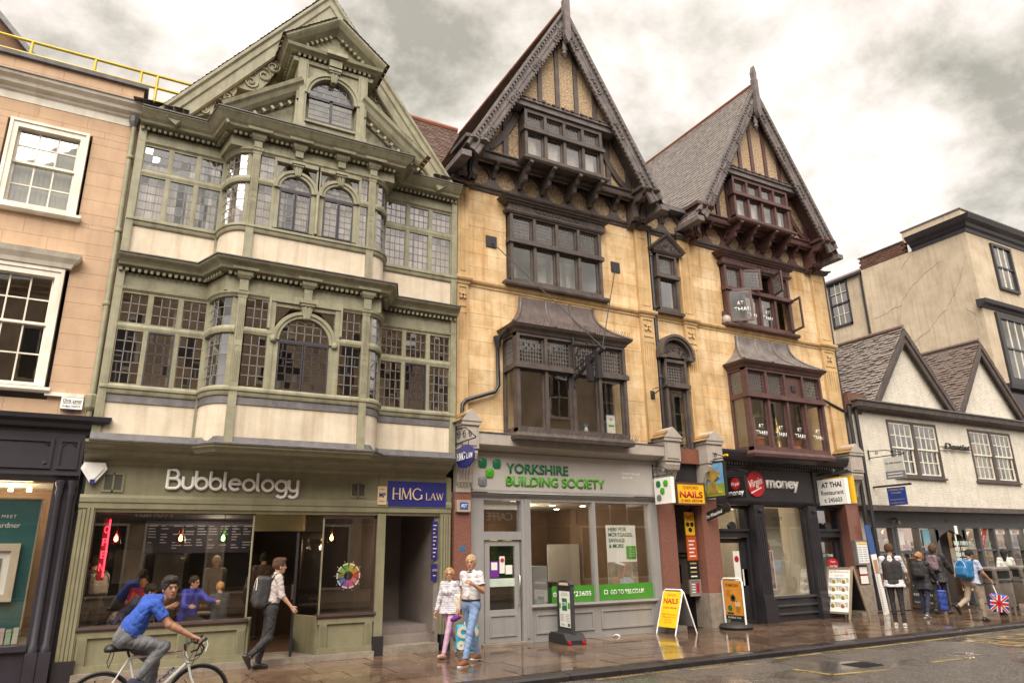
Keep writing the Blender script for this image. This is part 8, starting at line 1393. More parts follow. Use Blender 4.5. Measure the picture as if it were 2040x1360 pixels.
def person(label, loc, rz, J, top, bottom, shoes, hair, skn, vox=.009, sleeve='long', thick=1.0, jac=0.0, hairv='short', fem=0.0, curl=(.6, .6), sole=None, glasses=False, collar=None, belly=0.0, hd=(None, None), hn=(None, None), cuff=None, seat=False, belt=None, legw=1.0, face=True, name='person', trs=True):
    t = thing(name, label, 'person', loc, rz); s = J['s']; W = thick
    # --- body
    b = []; A = lambda *p: b.append(p); R_ = J['hR']; hc = J['head']; Hh = lambda x, y, z: hc+R_@(V3(x, y, z)*s)
    A('e', Hh(-.012, 0, .03), V3(.098, .078, .10)*s, R_, .02); A('e', Hh(.02, 0, -.03), V3(.072, .062, .088)*s, R_, .03); A('c', Hh(.06, .012, -.093), Hh(.06, -.012, -.093), .022*s, .022*s, .025)
    A('c', Hh(.088, 0, .02), Hh(.108, 0, -.022), .008*s, .013*s, .012); A('c', Hh(.085, .03, .038), Hh(.085, -.03, .038), .010*s, .010*s, .015); A('e', Hh(.0, .079, -.012), V3(.02, .012, .032)*s, R_, .008); A('e', Hh(.0, -.079, -.012), V3(.02, .012, .032)*s, R_, .008); A('c', Hh(.083, .02, -.058), Hh(.083, -.02, -.058), .009*s, .009*s, .008)
    for q in (.033, -.033): b.append(('s', Hh(.098, q, .012), V3(.02, .017, .012)*s, R_, .012))
    A('c', J['neck']+V3(0, 0, -.05)*s, Hh(-.02, 0, -.08), .058*s*(1-.12*fem), .052*s*(1-.12*fem), .02)
    for y in (.07, -.07): A('c', J['waist']+V3(0, y*.9, 0)*s, J['chest']+V3(0, y*1.1, 0)*s, .075*s, .085*s, .04)
    A('c', J['shL'], J['shR'], .045*s, .045*s, .04); A('c', J['hipL'], J['hipR'], .07*s, .07*s, .04); A('c', J['pel'], J['waist'], .08*s, .08*s, .04)
    for k, sg, i in (('L', 1, 0), ('R', -1, 1)):
        A('c', J['sh'+k], J['el'+k], .046*s*(1-.15*fem), .037*s*(1-.15*fem), .02); A('c', J['el'+k], J['wr'+k], .037*s*(1-.12*fem), .025*s, .015); A('c', J['el'+k]+(J['wr'+k]-J['el'+k])*.2, J['el'+k]+(J['wr'+k]-J['el'+k])*.45, .038*s*(1-.12*fem), .032*s, .015); hand(b, J, k, sg, curl[i], hd[i], hn[i], s)
        A('c', J['hip'+k], J['kn'+k], .06*s, .045*s, .03); A('c', J['kn'+k], J['an'+k], .045*s, .032*s, .02); fd_ = V3(math.cos(J['ft'+k]), 0, math.sin(J['ft'+k])); A('c', J['an'+k]+V3(0, 0, -.03)*s, J['an'+k]+fd_*.1*s+V3(0, 0, -.05)*s, .03*s, .022*s, .02)
    sdf_obj('body', skn, t, b, vox)
    # --- upper garment
    g = []; A = lambda *p: g.append(p); cw = .088*W
    for y in (.078, -.078):
        A('c', J['waist']+V3(0, y*.92, 0)*s, J['chest']+V3(0, y*1.08, .02)*s, (cw+belly*.4)*s, (cw+.012)*s, .05)
        if not (seat or belt): A('c', J['pel']+V3(0, y*1.12, -.06-jac)*s, J['waist']+V3(0, y*.95, 0)*s, (cw+.044+.015*(jac > 0))*s, (cw+.004)*s, .05)
        elif seat: A('c', J['pel']+V3(.02, y*1.05, -.02)*s, J['waist']+V3(0, y*.95, 0)*s, (cw+.034)*s, (cw+.008)*s, .05)
        else: A('c', J['pel']+V3(0, y*.9, .06)*s, J['waist']+V3(0, y*.95, 0)*s, (cw-.012)*s, (cw+.004)*s, .05)
    if belly: A('e', J['waist']+V3(.05, 0, .02)*s, V3(.11, .13, .13)*s, None, .05)
    if fem:
        for y in (.06, -.06): A('e', J['chest']+V3(.075, y, -.02)*s, V3(.05, .055, .055)*s, None, .04)
    A('c', J['shL']+V3(0, -.02, 0)*s, J['shR']+V3(0, .02, 0)*s, .058*W*s, .058*W*s, .05); A('c', J['chest']+V3(0, 0, .1)*s, J['neck']+V3(0, 0, -.02)*s, .075*s, .062*s, .05)
    for k in 'LR':
        sh, el, wr = J['sh'+k], J['el'+k], J['wr'+k]; r0 = .062*W*s*(1-.1*fem)
        if sleeve == 'short': A('k', sh, sh+(el-sh)*.66, r0, .062*W*s*(1-.1*fem), .03)
        elif sleeve == 'rolled': A('c', sh, el, r0, .052*W*s, .03); A('k', el, el+(wr-el)*.14, .052*W*s, .051*W*s, .02)
        elif sleeve == 'long': A('c', sh, el, r0, .05*W*s*(1-.1*fem), .03); A('k', el, el+(wr-el)*.97, .05*W*s*(1-.1*fem), .039*W*s, .02)
    if sleeve != 'none':
        for k in 'LR':                          # open the sleeve ends
            sh, el, wr = J['sh'+k], J['el'+k], J['wr'+k]
            if sleeve == 'short': n_ = nrm_(el-sh); e_ = sh+(el-sh)*.66
    spn = nrm_(J['chest']-J['pel'])
    if not belt: A('p', -spn, -((J['pel']-spn*((-.045 if seat else .05)+jac)*s)@spn), 0)
    sdf_obj('top', top, t, g, vox*1.1, (.011 if jac == 0 else .013, 24, int(abs(loc[0])*10) % 97))
    if sleeve == 'none' and collar: pass
    # --- trousers
    if trs:
        p = []; A = lambda *q: p.append(q); A('c', J['hipL']+V3(0, -.01, .05)*s, J['hipR']+V3(0, .01, .05)*s, .098*s, .098*s, .04); A('c', J['pel']+V3(0, .06, .06)*s, J['pel']+V3(0, -.06, .06)*s, .088*s, .088*s, .04); A('e', J['pel']+V3(-.05, .06, -.03)*s, V3(.08, .085, .09)*s, None, .04); A('e', J['pel']+V3(-.05, -.06, -.03)*s, V3(.08, .085, .09)*s, None, .04)
        for k in 'LR':
            h_, kn, an = J['hip'+k], J['kn'+k], J['an'+k]; A('c', h_, kn, .088*s*(1-.04*fem), .06*s*legw, .04); A('k', kn, an+(kn-an)*.05, .06*s*legw, .05*s*legw, .03); A('c', kn+(an-kn)*.15-V3(.015, 0, 0)*s, kn+(an-kn)*.45-V3(.018, 0, 0)*s, .053*s*legw, .05*s*legw, .03)
        if belt: A('p', spn, (J['pel']+spn*.095*s)@spn, 0)
        sdf_obj('trousers', bottom, t, p, vox*1.1, (.011, 26, int(abs(loc[0])*10+5) % 97))
    if belt: m = MB().tube([(J['pel'][0]+.005+.106*s*math.cos(a), .166*s*math.sin(a), J['pel'][2]+.08*s) for a in [k*math.pi/10 for k in range(21)]], .019, 6); lm(t, 'belt', belt, m, 60)
    # --- shoes
    for k in 'LR':
        an = J['an'+k]; f = J['ft'+k]; R2 = roty(-f); Q = lambda x, z: an+R2@(V3(x, 0, z)*s); q = [('c', Q(-.03, -.035), Q(.02, -.03), .042*s, .042*s, .02), ('c', Q(-.04, -.05), Q(.15, -.055), .04*s, .036*s, .03), ('c', Q(.0, -.02), Q(.09, -.045), .038*s, .034*s, .03), ('p', R2@V3(0, 0, -1.), -(Q(0, -.085)@(R2@V3(0, 0, 1.))), 0)]; o = sdf_obj('shoe', shoes, t, q, .008)
        if sole and o: sdf_obj('sole', sole, o, [('c', Q(-.045, -.072), Q(.155, -.072), .04*s, .036*s, .01), ('p', R2@V3(0, 0, -1.), -(Q(0, -.087)@(R2@V3(0, 0, 1.))), 0), ('p', R2@V3(0, 0, 1.), Q(0, -.062)@(R2@V3(0, 0, 1.)), 0)], .008)
    # --- hair
    h = [('e', Hh(-.018, 0, .038), V3(.108, .09, .108)*s, R_, .02)]
    if hairv == 'bun' : h.append(('e', Hh(-.12, 0, .0), V3(.05, .05, .05)*s, R_, .03))
    if hairv == 'long': h += [('c', Hh(-.06, 0, .02), Hh(-.085, 0, -.2), .085*s, .05*s, .04)]
    if hairv == 'bob': h += [('e', Hh(-.035, 0, .0), V3(.098, .098, .105)*s, R_, .03)]
    if hairv == 'curly': h += [('e', Hh(.03, 0, .1), V3(.07, .075, .045)*s, R_, .02)]
    if hairv == 'quiff': h += [('e', Hh(.045, 0, .115), V3(.065, .06, .035)*s, R_, .02), ('e', Hh(-.03, 0, .09), V3(.09, .075, .06)*s, R_, .02)]
    fx = R_@V3(1., 0, 0); fz = R_@V3(0, 0, 1.)
    cut = [('s', Hh(.115, 0, -.045), V3(.115, .105, .115)*s, R_, .015)]
    if hairv not in ('long', 'bob'): cut.append(('p', nrm_(-fz*.9-fx*.45), -(Hh(-.03, 0, -.055)@nrm_(fz*.9+fx*.45)), 0))
    else: cut.append(('s', Hh(.1, 0, -.02), V3(.08, .07, .12)*s, R_, .02))
    sdf_obj('hair', hair, t, h+cut, vox*.7, (.014, 75 if hairv != 'curly' else 95, 5))
    if face:
        for q in (.033, -.033): m = MB(); c_ = Hh(.082, q, .012); m.lathe((c_[0], c_[1], c_[2]), [(0, -.01*s), (.009*s, -.005*s), (.009*s, .005*s), (0, .01*s)], 8); lm(t, 'eye', pm('eye_dark', (.03, .02, .015), None, 3, .2, 0), m, 60)
        a_, b_ = Hh(.092, .022, -.058), Hh(.092, -.022, -.058); lm(t, 'mouth', pm('lips', (.28, .09, .07), None, 3, .5, 0), MB().tube([a_, Hh(.0955, 0, -.058), b_], .004*s, 5)); [lm(t, 'eyebrow', hair, MB().tube([Hh(.086, y*.55, .036), Hh(.088, y, .043), Hh(.075, y*1.6, .035)], .005*s, 5)) for y in (.03, -.03)]
        if glasses: m = MB(); [m.tube([Hh(.1, y+.024*math.cos(a), .008+.018*math.sin(a)) for a in [k*math.pi/6 for k in range(13)]], .003*s, 5) for y in (.032, -.032)]; m.tube([Hh(.1, .056, .012), Hh(.0, .085, .012)], .003*s, 5); m.tube([Hh(.1, -.056, .012), Hh(.0, -.085, .012)], .003*s, 5); m.tube([Hh(.1, .008, .01), Hh(.1, -.008, .01)], .003*s, 5); lm(t, 'glasses', BLK, m)
    if cuff:                                    # coloured ring at neck and sleeve ends
        m = MB(); nk = J['neck']+V3(.005, 0, -.012)*s; m.tube([nk+V3(.066*math.cos(a), .07*math.sin(a), -.012*math.cos(a))*s for a in [k*math.pi/9 for k in range(19)]], .009*s, 6)
        for k in 'LR': e_ = J['sh'+k]+(J['el'+k]-J['sh'+k])*.64; ax = nrm_(J['el'+k]-J['sh'+k]); u = nrm_(np.cross(ax, V3(0, 1., .3))); v = np.cross(ax, u); m.tube([e_+(u*math.cos(a)+v*math.sin(a))*.062*W*s for a in [q*math.pi/9 for q in range(19)]], .01*s, 6)
        lm(t, 'trim', cuff, m, 60)
    if collar: lm(t, 'collar', collar, MB().tube([J['neck']+V3(.01+.062*math.cos(a), .064*math.sin(a), .0-.022*math.cos(a))*s for a in [k*math.pi/9 for k in range(19)]], .017*s, 6), 60)
    return t
def to_world(t, p): a = t.rotation_euler.z; return V3(t.location.x+math.cos(a)*p[0]-math.sin(a)*p[1], t.location.y+math.sin(a)*p[0]+math.cos(a)*p[1], t.location.z+p[2])
def backpack(label, per, J, mt, mt2, size=(.13, .16, .24), dz=.02, name='backpack', stripe=None):
    t = thing(name, label, 'backpack', per.location, per.rotation_euler.z); s = J['s']; c = J['chest']+V3(-.115-size[0]*.85, 0, -.06+dz)*s; r = V3(*size)*s; R_ = roty(math.atan2(J['neck'][0]-J['pel'][0], J['neck'][2]-J['pel'][2]))
    sdf_obj('bag', mt, t, [('b', c, r, R_, .07*s, .03), ('b', c+R_@V3(-size[0]*.75, 0, -.07)*s, r*V3(.5, .75, .5), R_, .05*s, .03)], .012, (.006, 22, 3))
    for y in (.1, -.1):
        sh = J['neck']+V3(.02, y*1.05, -.03)*s; pts = [c+R_@(V3(.08, y, .18)*s), sh+V3(-.05, 0, .045)*s, sh+V3(.06, .01*np.sign(y), .0)*s, J['chest']+V3(.105, y*1.25, -.0)*s, J['chest']+V3(.06, y*1.6, -.16)*s, c+R_@(V3(.05, y*1.2, -.2)*s)]; m = MB(); [m.bar(a, b2, .05, .014, (1, 0, .2)) for a, b2 in zip(pts, pts[1:])]; lm(t, 'strap', mt2, m)
    m = MB().tube([c+R_@(V3(-size[0]-.004, size[1]*.8*math.cos(a), .02+.19*math.sin(a))*s) for a in [k*math.pi/8 for k in range(9)]], .006, 5); lm(t, 'zip', stripe or mt2, m); return t
SK1, SK2, SK3 = skin('tan', (.42, .215, .135)), skin('fair', (.52, .30, .21)), skin('ruddy', (.47, .235, .15))
GREYH, DKH, BRH, BLH, WHH = cloth('hair_grey', (.05, .04, .035), (.02, .016, .014), 60), cloth('hair_black', (.018, .015, .014), None, 60), cloth('hair_brown', (.11, .055, .03), (.06, .03, .02), 60), cloth('hair_blond', (.45, .27, .11), (.3, .17, .07), 60), cloth('hair_pale', (.48, .33, .18), (.3, .2, .11), 60)
JEANS, GJEANS = cloth('light_denim', (.22, .32, .52), (.14, .21, .38), 9), cloth('grey_denim', (.20, .20, .215), (.12, .12, .13), 9)
# --- the couple outside the building society
J = pose(1.78, L=(22, 4), R=(-16, 12), aL=(25, 8, 75), aR=(-5, 6, 12), lean=-1, yaw=22, fl=0, fr=6); J['elL'] = J['shL']+V3(.02, .08, -.27); J['wrL'] = J['elL']+V3(.20, -.06, .115)
mn = person('tall grey-haired man in a white ringer T-shirt and pale blue jeans', (5.58, -1.88, 0), RD(-152), J, cloth('white_jersey', (.62, .60, .62), (.52, .5, .53), 8), JEANS, cloth('tan_leather', (.22, .075, .03)), WHH, SK1, .0075, 'short', cuff=cloth('navy_trim', (.02, .02, .03)), sole=WHT, belt=BLK, curl=(.9, .7), legw=.92, thick=.94)
J = pose(1.57, L=(26, 6), R=(-22, 26), aL=(-6, 8, 22), aR=(8, 10, 10), lean=0, yaw=30, fl=14, fr=-38)
STR = pm('striped_knit', (.70, .67, .66), None, 6, .85, .2, 50)
_t = STR.node_tree; _p = _t.nodes['Principled BSDF']; _w = _t.nodes.new('ShaderNodeTexWave'); _w.bands_direction = 'Z'; _w.inputs['Scale'].default_value = 10; _w.inputs['Distortion'].default_value = 1.2; _tc = _t.nodes.new('ShaderNodeTexCoord'); _t.links.new(_tc.outputs['Object'], _w.inputs['Vector']); _r = _t.nodes.new('ShaderNodeValToRGB'); _r.color_ramp.elements[0].position = .45; _r.color_ramp.elements[0].color = (.60, .57, .57, 1); _r.color_ramp.elements[1].position = .6; _r.color_ramp.elements[1].color = (.34, .35, .45, 1); _t.links.new(_w.outputs['Color'], _r.inputs[0]); _t.links.new(_r.outputs[0], _p.inputs['Base Color'])
wn = person('fair-haired woman with glasses in a striped jumper and lilac trousers', (5.60, -.92, 0), RD(-148), J, STR, cloth('lilac', (.52, .33, .46), (.42, .26, .37), 8), cloth('pink_shoe', (.5, .28, .22)), BLH, SK3, .0075, 'long', fem=1.0, glasses=True, hairv='bob', curl=(1.2, .7), legw=.85, jac=.02)
hb_ = to_world(wn, J['wrL'])
bg_ = thing('handbag', 'white shoulder bag hanging at the side of the woman in stripes', 'bag', (hb_[0], hb_[1], 0)); sp_ = to_world(wn, J['shL']); pc_ = to_world(wn, V3(-.02, .27, 1.0)); MB_ = [('b', V3(0, 0, 0), V3(.09, .16, .15), rotz(RD(30)), .05, .03)]
o = sdf_obj('pouch', cloth('white_leather', (.68, .62, .52), (.5, .42, .36), 20), None, MB_, .012, (.008, 25, 1)); o.parent = bg_; o.location = (pc_[0]-hb_[0], pc_[1]-hb_[1], .93); MB().tube([(sp_[0]-.02, sp_[1]-.03, sp_[2]+.05), (sp_[0]+.06, sp_[1]-.08, 1.2), (pc_[0]+.05, pc_[1]-.04, 1.05)], .012, 6).build('strap', cloth('grey_strap', (.2, .24, .3)), bg_); MB().tube([(sp_[0]-.02, sp_[1]-.03, sp_[2]+.05), (sp_[0]-.04, sp_[1]+.06, 1.2), (pc_[0]-.03, pc_[1]+.04, 1.05)], .012, 6).build('strap', MATS['cloth_grey_strap'], bg_)
sg_ = thing('umbrella', 'folded purple umbrella in the hand of the woman in stripes', 'umbrella', (hb_[0], hb_[1], .5)); MB().tube([(hb_[0]-.16, hb_[1]-.06, .64), (hb_[0]-.08, hb_[1]-.04, .66), (hb_[0]+.04, hb_[1]-.03, .69)], [.03, .05, .03], 10).build('folded_canopy', cloth('purple', (.14, .02, .22)), sg_, smooth=60)
cb_ = thing('carrier_bag', 'turquoise carrier bag with pale lettering between the walking couple', 'bag', (5.80, -1.25, 0), RD(-25)); sdf_obj('bag', cloth('turquoise', (.03, .36, .50), (.02, .28, .42), 8, .5), cb_, [('b', V3(0, 0, .34), V3(.2, .09, .22), roty(.04), .05, .03)], .012, (.01, 16, 4)); [lm(cb_, 'handle', WHT, MB().tube([(x-.05, 0, .54), (x-.02, 0, .66), (x+.03, 0, .66), (x+.05, 0, .54)], .01, 5)) for x in (.0,)]; me = text_mesh('CO\nop', .24, 0, .02, line=.8); me.transform(Matrix.Translation((-.17, -.103, .36)) @ Matrix.Rotation(math.pi/2, 4, 'X')); me.materials.clear(); me.materials.append(cloth('bag_cream', (.7, .66, .55))); link_mesh('lettering', me, cb_)
# --- man walking with a backpack
J = pose(1.74, L=(-6, 8), R=(-10, 42), aL=(-12, 6, 12), aR=(12, 8, 30), lean=6, yaw=2, fl=-2, fr=-60); J['knR'] = J['hipR']+V3(-.02, 0, -.43); J['anR'] = J['knR']+V3(-.30, 0, -.27)
wk = person('young man in a pale shirt and dark trousers striding past the cafe', (2.52, -.42, 0), 0, J, cloth('pale_shirt', (.48, .42, .41), (.39, .34, .34), 7), cloth('charcoal', (.035, .033, .038), (.022, .02, .024), 8), cloth('black_shoe', (.02, .018, .018), None, 8, .4), BRH, SK2, .0075, 'rolled', hairv='quiff', collar=cloth('shirt_collar', (.62, .55, .53)), belt=BLK)
backpack('black backpack with pale piping on the striding man', wk, J, cloth('black_nylon', (.035, .033, .035), None, 9, .6), cloth('black_strap', (.03, .03, .03)), (.12, .15, .26), -.03, stripe=WHT)
# --- right-hand group
J = pose(1.82, L=(3, 4), R=(-2, 4), aL=(5, 8, 12), aR=(22, 14, 25), lean=0, yaw=25, pitch=4)
pv = person('man in a dark waistcoat and rolled white sleeves with his back turned', (16.25, -2.6, 0), RD(28), J, cloth('white_shirt', (.55, .54, .58), (.55, .53, .57), 8), cloth('black_jean', (.03, .026, .028), None, 8), cloth('sneaker', (.12, .11, .1), (.5, .48, .4), 30), BRH, SK2, .009, 'rolled', sole=WHT, hairv='quiff', jac=.06, legw=.82, curl=(.9, .9))
vt = [('c', J['waist']+V3(0, y*.95, -.05), J['chest']+V3(0, y*1.05, .0), .126, .128, .05) for y in (.08, -.08)]+[('c', J['chest']+V3(0, .1, .03), J['neck']+V3(0, .06, -.03), .09, .07, .05), ('c', J['chest']+V3(0, -.1, .03), J['neck']+V3(0, -.06, -.03), .09, .07, .05)]; sdf_obj('waistcoat', cloth('waistcoat', (.035, .03, .032), (.025, .022, .024), 30), pv, vt, .011, (.004, 24, 3))
J = pose(1.62, L=(4, 4), R=(-10, 18), aL=(8, 12, 10), aR=(20, 12, 20), lean=4, yaw=-12, pitch=8, fr=-20)
pk = person('fair-haired woman in a hooded black coat and navy trousers', (18.95, -1.6, 0), RD(12), J, cloth('black_coat', (.022, .02, .024), (.014, .013, .016), 8, .7), cloth('navy_trouser', (.025, .028, .06)), cloth('trainer', (.1, .1, .11)), cloth('hair_ginger', (.38, .2, .08), None, 60), SK2, .01, 'long', thick=1.22, jac=.16, hairv='bun', sole=WHT, collar=MATS['cloth_black_coat']); backpack('black backpack on the fair-haired woman in the hooded coat', pk, J, cloth('black_bag', (.03, .028, .03), None, 9), MATS['cloth_black_strap'], (.1, .15, .2))
hw_ = to_world(pk, J['wrR']); b2 = thing('carrier_bag', 'small crumpled blue bag hanging from the hand of the black-coated woman', 'bag', (hw_[0]+.05, hw_[1]-.05, 0), RD(-50)); sdf_obj('bag', cloth('royal_blue', (.03, .06, .32), None, 9, .5), b2, [('b', V3(0, 0, .42), V3(.1, .05, .26), None, .04, .03)], .013, (.012, 20, 6)); lm(b2, 'handle', MATS['cloth_royal_blue'], MB().tube([(0, 0, .65), (-.03, .02, hw_[2]-.04)], .012, 5))
J = pose(1.84, L=(-8, 14), R=(10, 4), aL=(6, 10, 12), aR=(22, 14, 20), lean=3, yaw=-25, fl=-15)
pk2 = person('tall person in a long black raincoat walking ahead', (20.4, -1.15, 0), RD(8), J, cloth('black_raincoat', (.024, .022, .026), None, 8, .6), cloth('black_trouser', (.022, .021, .022)), cloth('dark_shoe', (.05, .04, .035)), BRH, SK2, .01, 'long', thick=1.2, jac=.12, hairv='bob', collar=MATS['cloth_black_raincoat']); backpack('pink patterned backpack on the tall person in the raincoat', pk2, J, cloth('pink_pattern', (.30, .20, .22), (.07, .05, .06), 35), MATS['cloth_black_strap'], (.1, .14, .2))
J = pose(1.68, L=(-24, 42), R=(12, 10), aL=(-18, 8, 15), aR=(16, 14, 28), lean=9, yaw=-10, pitch=20, fl=-58)
pb_ = person('dark-haired man in a pale blue shirt and beige trousers stepping off', (18.98, -2.85, 0), RD(-6), J, cloth('pale_blue_shirt', (.42, .47, .62), (.34, .38, .52), 8), cloth('beige_chino', (.36, .28, .21), (.28, .22, .165), 8), MATS['cloth_black_shoe'], DKH, SK1, .009, 'short'); backpack('bright blue backpack on the man in the pale blue shirt', pb_, J, cloth('bright_blue', (.025, .19, .42), (.02, .14, .33), 9, .6), cloth('blue_strap', (.03, .06, .12)), (.15, .18, .23), stripe=WHT)
hw_ = to_world(pb_, J['wrR']); fb = thing('flag_bag', 'plastic bag printed with a red, white and blue flag cross pattern', 'bag', (hw_[0]+.06, hw_[1]-.06, 0), RD(-55)); sdf_obj('bag', cloth('flag_blue', (.03, .06, .38), None, 4, .4), fb, [('b', V3(0, 0, .42), V3(.2, .09, .21), roty(.15), .07, .03)], .012, (.01, 16, 2)); RW = cloth('flag_white', (.75, .74, .74), None, 4, .4); RR = cloth('flag_red', (.5, .02, .03), None, 4, .4); R_ = roty(.15)
for w, mt, dy, nm in ((.075, RW, -.096, 'flag_stripe'), (.04, RR, -.101, 'flag_stripe')):
    for a_, b_ in (((-.18, -.19), (.18, .19)), ((-.18, .19), (.18, -.19)), ((-.19, 0), (.19, 0)), ((0, -.2), (0, .2))):
        k = 1.5 if a_[0] == 0 or a_[1] == 0 else .8; pq = [R_@V3(p[0], 0, p[1])+V3(0, dy-(.002 if k > 1 else 0), .42) for p in (a_, b_)]; lm(fb, nm, mt, MB().bar(pq[0], pq[1], w*k, .006, (0, 1, 0)))
lm(fb, 'handle', RW, MB().tube([(0, 0, .62), (-.06, .06, hw_[2]-.04)], .014, 5))
J = pose(1.66, L=(6, 4), R=(-6, 8), lean=2, yaw=0); person('long-haired woman in white at the right edge near the far bin', (23.9, -1.2, 0), RD(20), J, cloth('white_top', (.65, .62, .58)), cloth('dark_jean', (.03, .035, .06)), MATS['cloth_dark_shoe'], DKH, SK2, .012, 'long', fem=1, hairv='long')
# --- customers inside the cafe
def seated(H, arms=((30, 10, 60), (30, 10, 60)), lean=8, yaw=0, pitch=0):
    J = pose(H, L=(80, 80), R=(80, 80), aL=arms[0], aR=arms[1], lean=lean, yaw=yaw, pitch=pitch); return J
J = seated(1.5, ((55, 10, 30), (20, 12, 70)), 10, 20, 5); J_ = person('boy with glasses in a bright blue jacket seated in the cafe window', (1.34, 1.0, .26), RD(-60), J, cloth('cobalt', (.02, .035, .42), (.015, .025, .32), 8, .6), cloth('dark_trouser', (.03, .03, .035)), MATS['cloth_dark_shoe'], DKH, SK2, .011, 'long', thick=1.1, glasses=True)
J = seated(1.36, ((40, 12, 50), (40, 12, 50)), 6, 0, 10); person('blond child in a dark T-shirt seated in the cafe window', (1.86, .95, .25), RD(100), J, cloth('dark_tee', (.03, .04, .055), (.05, .06, .075), 12), MATS['cloth_dark_trouser'], MATS['cloth_dark_shoe'], BLH, SK2, .011, 'short', face=False)
J = seated(1.7, ((50, 10, 60), (50, 10, 60)), 52, 0, 20); person('customer in a navy top bending over a cafe table', (.22, 1.0, .18), RD(-8), J, cloth('navy_top', (.02, .025, .075)), cloth('floral', (.3, .28, .27), (.04, .04, .04), 30), MATS['cloth_dark_shoe'], DKH, SK1, .011, 'short')
J = seated(1.6, ((30, 10, 70), (30, 10, 70)), 4, 0); person('customer in a red hooded top behind the navy-clad customer', (.62, 2.1, .2), RD(-95), J, cloth('red_hoodie', (.38, .02, .02)), MATS['cloth_dark_trouser'], MATS['cloth_dark_shoe'], DKH, SK2, .012, 'long', thick=1.1)
J = pose(1.72, L=(2, 2), R=(-2, 2), lean=2); per = person('customer with a grey rucksack standing inside the cafe at the left', (-.2, 1.35, .1), RD(110), J, cloth('grey_top', (.08, .08, .085)), MATS['cloth_dark_trouser'], MATS['cloth_dark_shoe'], DKH, SK2, .012, 'long'); backpack('grey rucksack on the standing cafe customer at the left', per, J, cloth('grey_nylon', (.24, .23, .22), None, 9, .6), MATS['cloth_black_strap'], (.13, .16, .2))
J = pose(1.75, L=(2, 2), R=(-2, 2), lean=2); person('customer in a checked shirt waiting at the cafe counter', (3.0, 3.3, .1), RD(80), J, cloth('check', (.18, .12, .11), (.06, .05, .06), 30), MATS['cloth_dark_trouser'], MATS['cloth_dark_shoe'], DKH, SK2, .013, 'long', face=False)
J = pose(1.7, L=(2, 2), R=(-2, 2), lean=2); person('customer in a pale hat and grey coat deep inside the cafe', (2.0, 3.2, .1), RD(-80), J, cloth('coat_grey', (.2, .19, .19)), MATS['cloth_dark_trouser'], MATS['cloth_dark_shoe'], cloth('hat', (.6, .52, .4)), SK2, .013, 'long', thick=1.1)
for i, (x, y) in enumerate(((1.55, 1.6), (.45, 1.55))):
    t = thing('cafe_table', ('cafe table between the boy and the blond child', 'cafe table before the bending customer')[i], 'table', (x, y, .1)); MB().lathe((x, y, .78), [(0, 0), (.34, 0), (.34, .03), (0, .03)], 20).build('tabletop', WOODF, t); MB().lathe((x, y, .1), [(.22, 0), (.22, .02), (.03, .05), (.03, .68)], 12).build('pedestal', BLK, t)
for i, (x, y, z, lab) in enumerate(((1.3, .98, .58, 'stool under the boy in the blue jacket'), (1.88, .97, .5, 'stool under the blond child'), (.17, 1.0, .62, 'stool under the bending customer'), (.62, 2.15, .6, 'stool under the customer in red'))):
    t = thing('stool', lab, 'stool', (x, y, .1)); MB().lathe((x, y, z), [(0, 0), (.17, 0), (.17, .04), (0, .04)], 16).build('seat', BLK, t); [MB().tube([(x+.1*math.cos(a), y+.1*math.sin(a), z), (x+.18*math.cos(a), y+.18*math.sin(a), .1)], .012, 6).build('leg', BLK, t) for a in (.8, 2.4, 3.9, 5.5)]
# ------------------------------------------------------------------ cyclist and road bike
YB_ = -3.84; bk = thing('road_bicycle', 'white drop-handlebar road bicycle ridden along the kerb', 'bicycle', (.6, YB_, ZR)); BW = pm('bike_white', (.72, .70, .68), (.66, .64, .62), 3, .3, 0); BR = pm('bike_red', (.4, .02, .03), None, 3, .3, 0); zc = ZR+.345; XR, XF = .085, 1.10
for x in (XR, XF):
    w = part('wheel', bk); n = 40; MB().tube([(x+.33*math.cos(a), YB_, zc+.33*math.sin(a)) for a in [k*2*math.pi/n for k in range(n+1)]], .0145, 8, False).build('tyre', RUB, w, smooth=60); MB().tube([(x+.305*math.cos(a), YB_, zc+.305*math.sin(a)) for a in [k*2*math.pi/n for k in range(n+1)]], .011, 6, False).build('rim', BLK, w, smooth=60); m = MB(); [m.tube([(x+.02*math.cos(k*.35+.3), YB_+.015*(-1)**k, zc+.02*math.sin(k*.35+.3)), (x+.3*math.cos(k*.349), YB_, zc+.3*math.sin(k*.349))], .0013, 3) for k in range(18)]; m.build('spokes', CHROME, w, stuff=True); MB().lathe((x, YB_, zc), [(.0, -.05), (.02, -.04), (.015, 0), (.02, .04), (0, .05)], 10, 'y').build('hub', CHROME, w)
BBX, BBZ = .50, zc-.06; ST = (.34, .70); HT = (.91, .72); HB = (.955, .60); fr = part('frame', bk)
def ft(name, a, b, r, mt=BW, dy=0, dy2=None): return MB().tube([(a[0], YB_+dy, a[1]), (b[0], YB_+(dy if dy2 is None else dy2), b[1])], r, 10).build(name, mt, fr, smooth=60)
ft('seat_tube', (BBX, BBZ), ST, .017); ft('top_tube', ST, HT, .017); ft('down_tube', (BBX, BBZ), HB, .022); ft('head_tube', HT, HB, .022); [ft('chain_stay', (BBX, BBZ), (XR, zc), .01, BW, s*.02, s*.06) for s in (-1, 1)]; [ft('seat_stay', ST, (XR, zc), .009, BW, s*.015, s*.06) for s in (-1, 1)]; ft('tube_stripe', (.45, .715), (.9, .735), .006, BR, -.016)
for s in (-1, 1): MB().tube([(HB[0]+.005, YB_+s*.03, HB[1]-.0), (1.0, YB_+s*.05, .45), (XF, YB_+s*.05, zc)], [.016, .014, .009], 8).build('fork_blade', BW, bk, smooth=60)
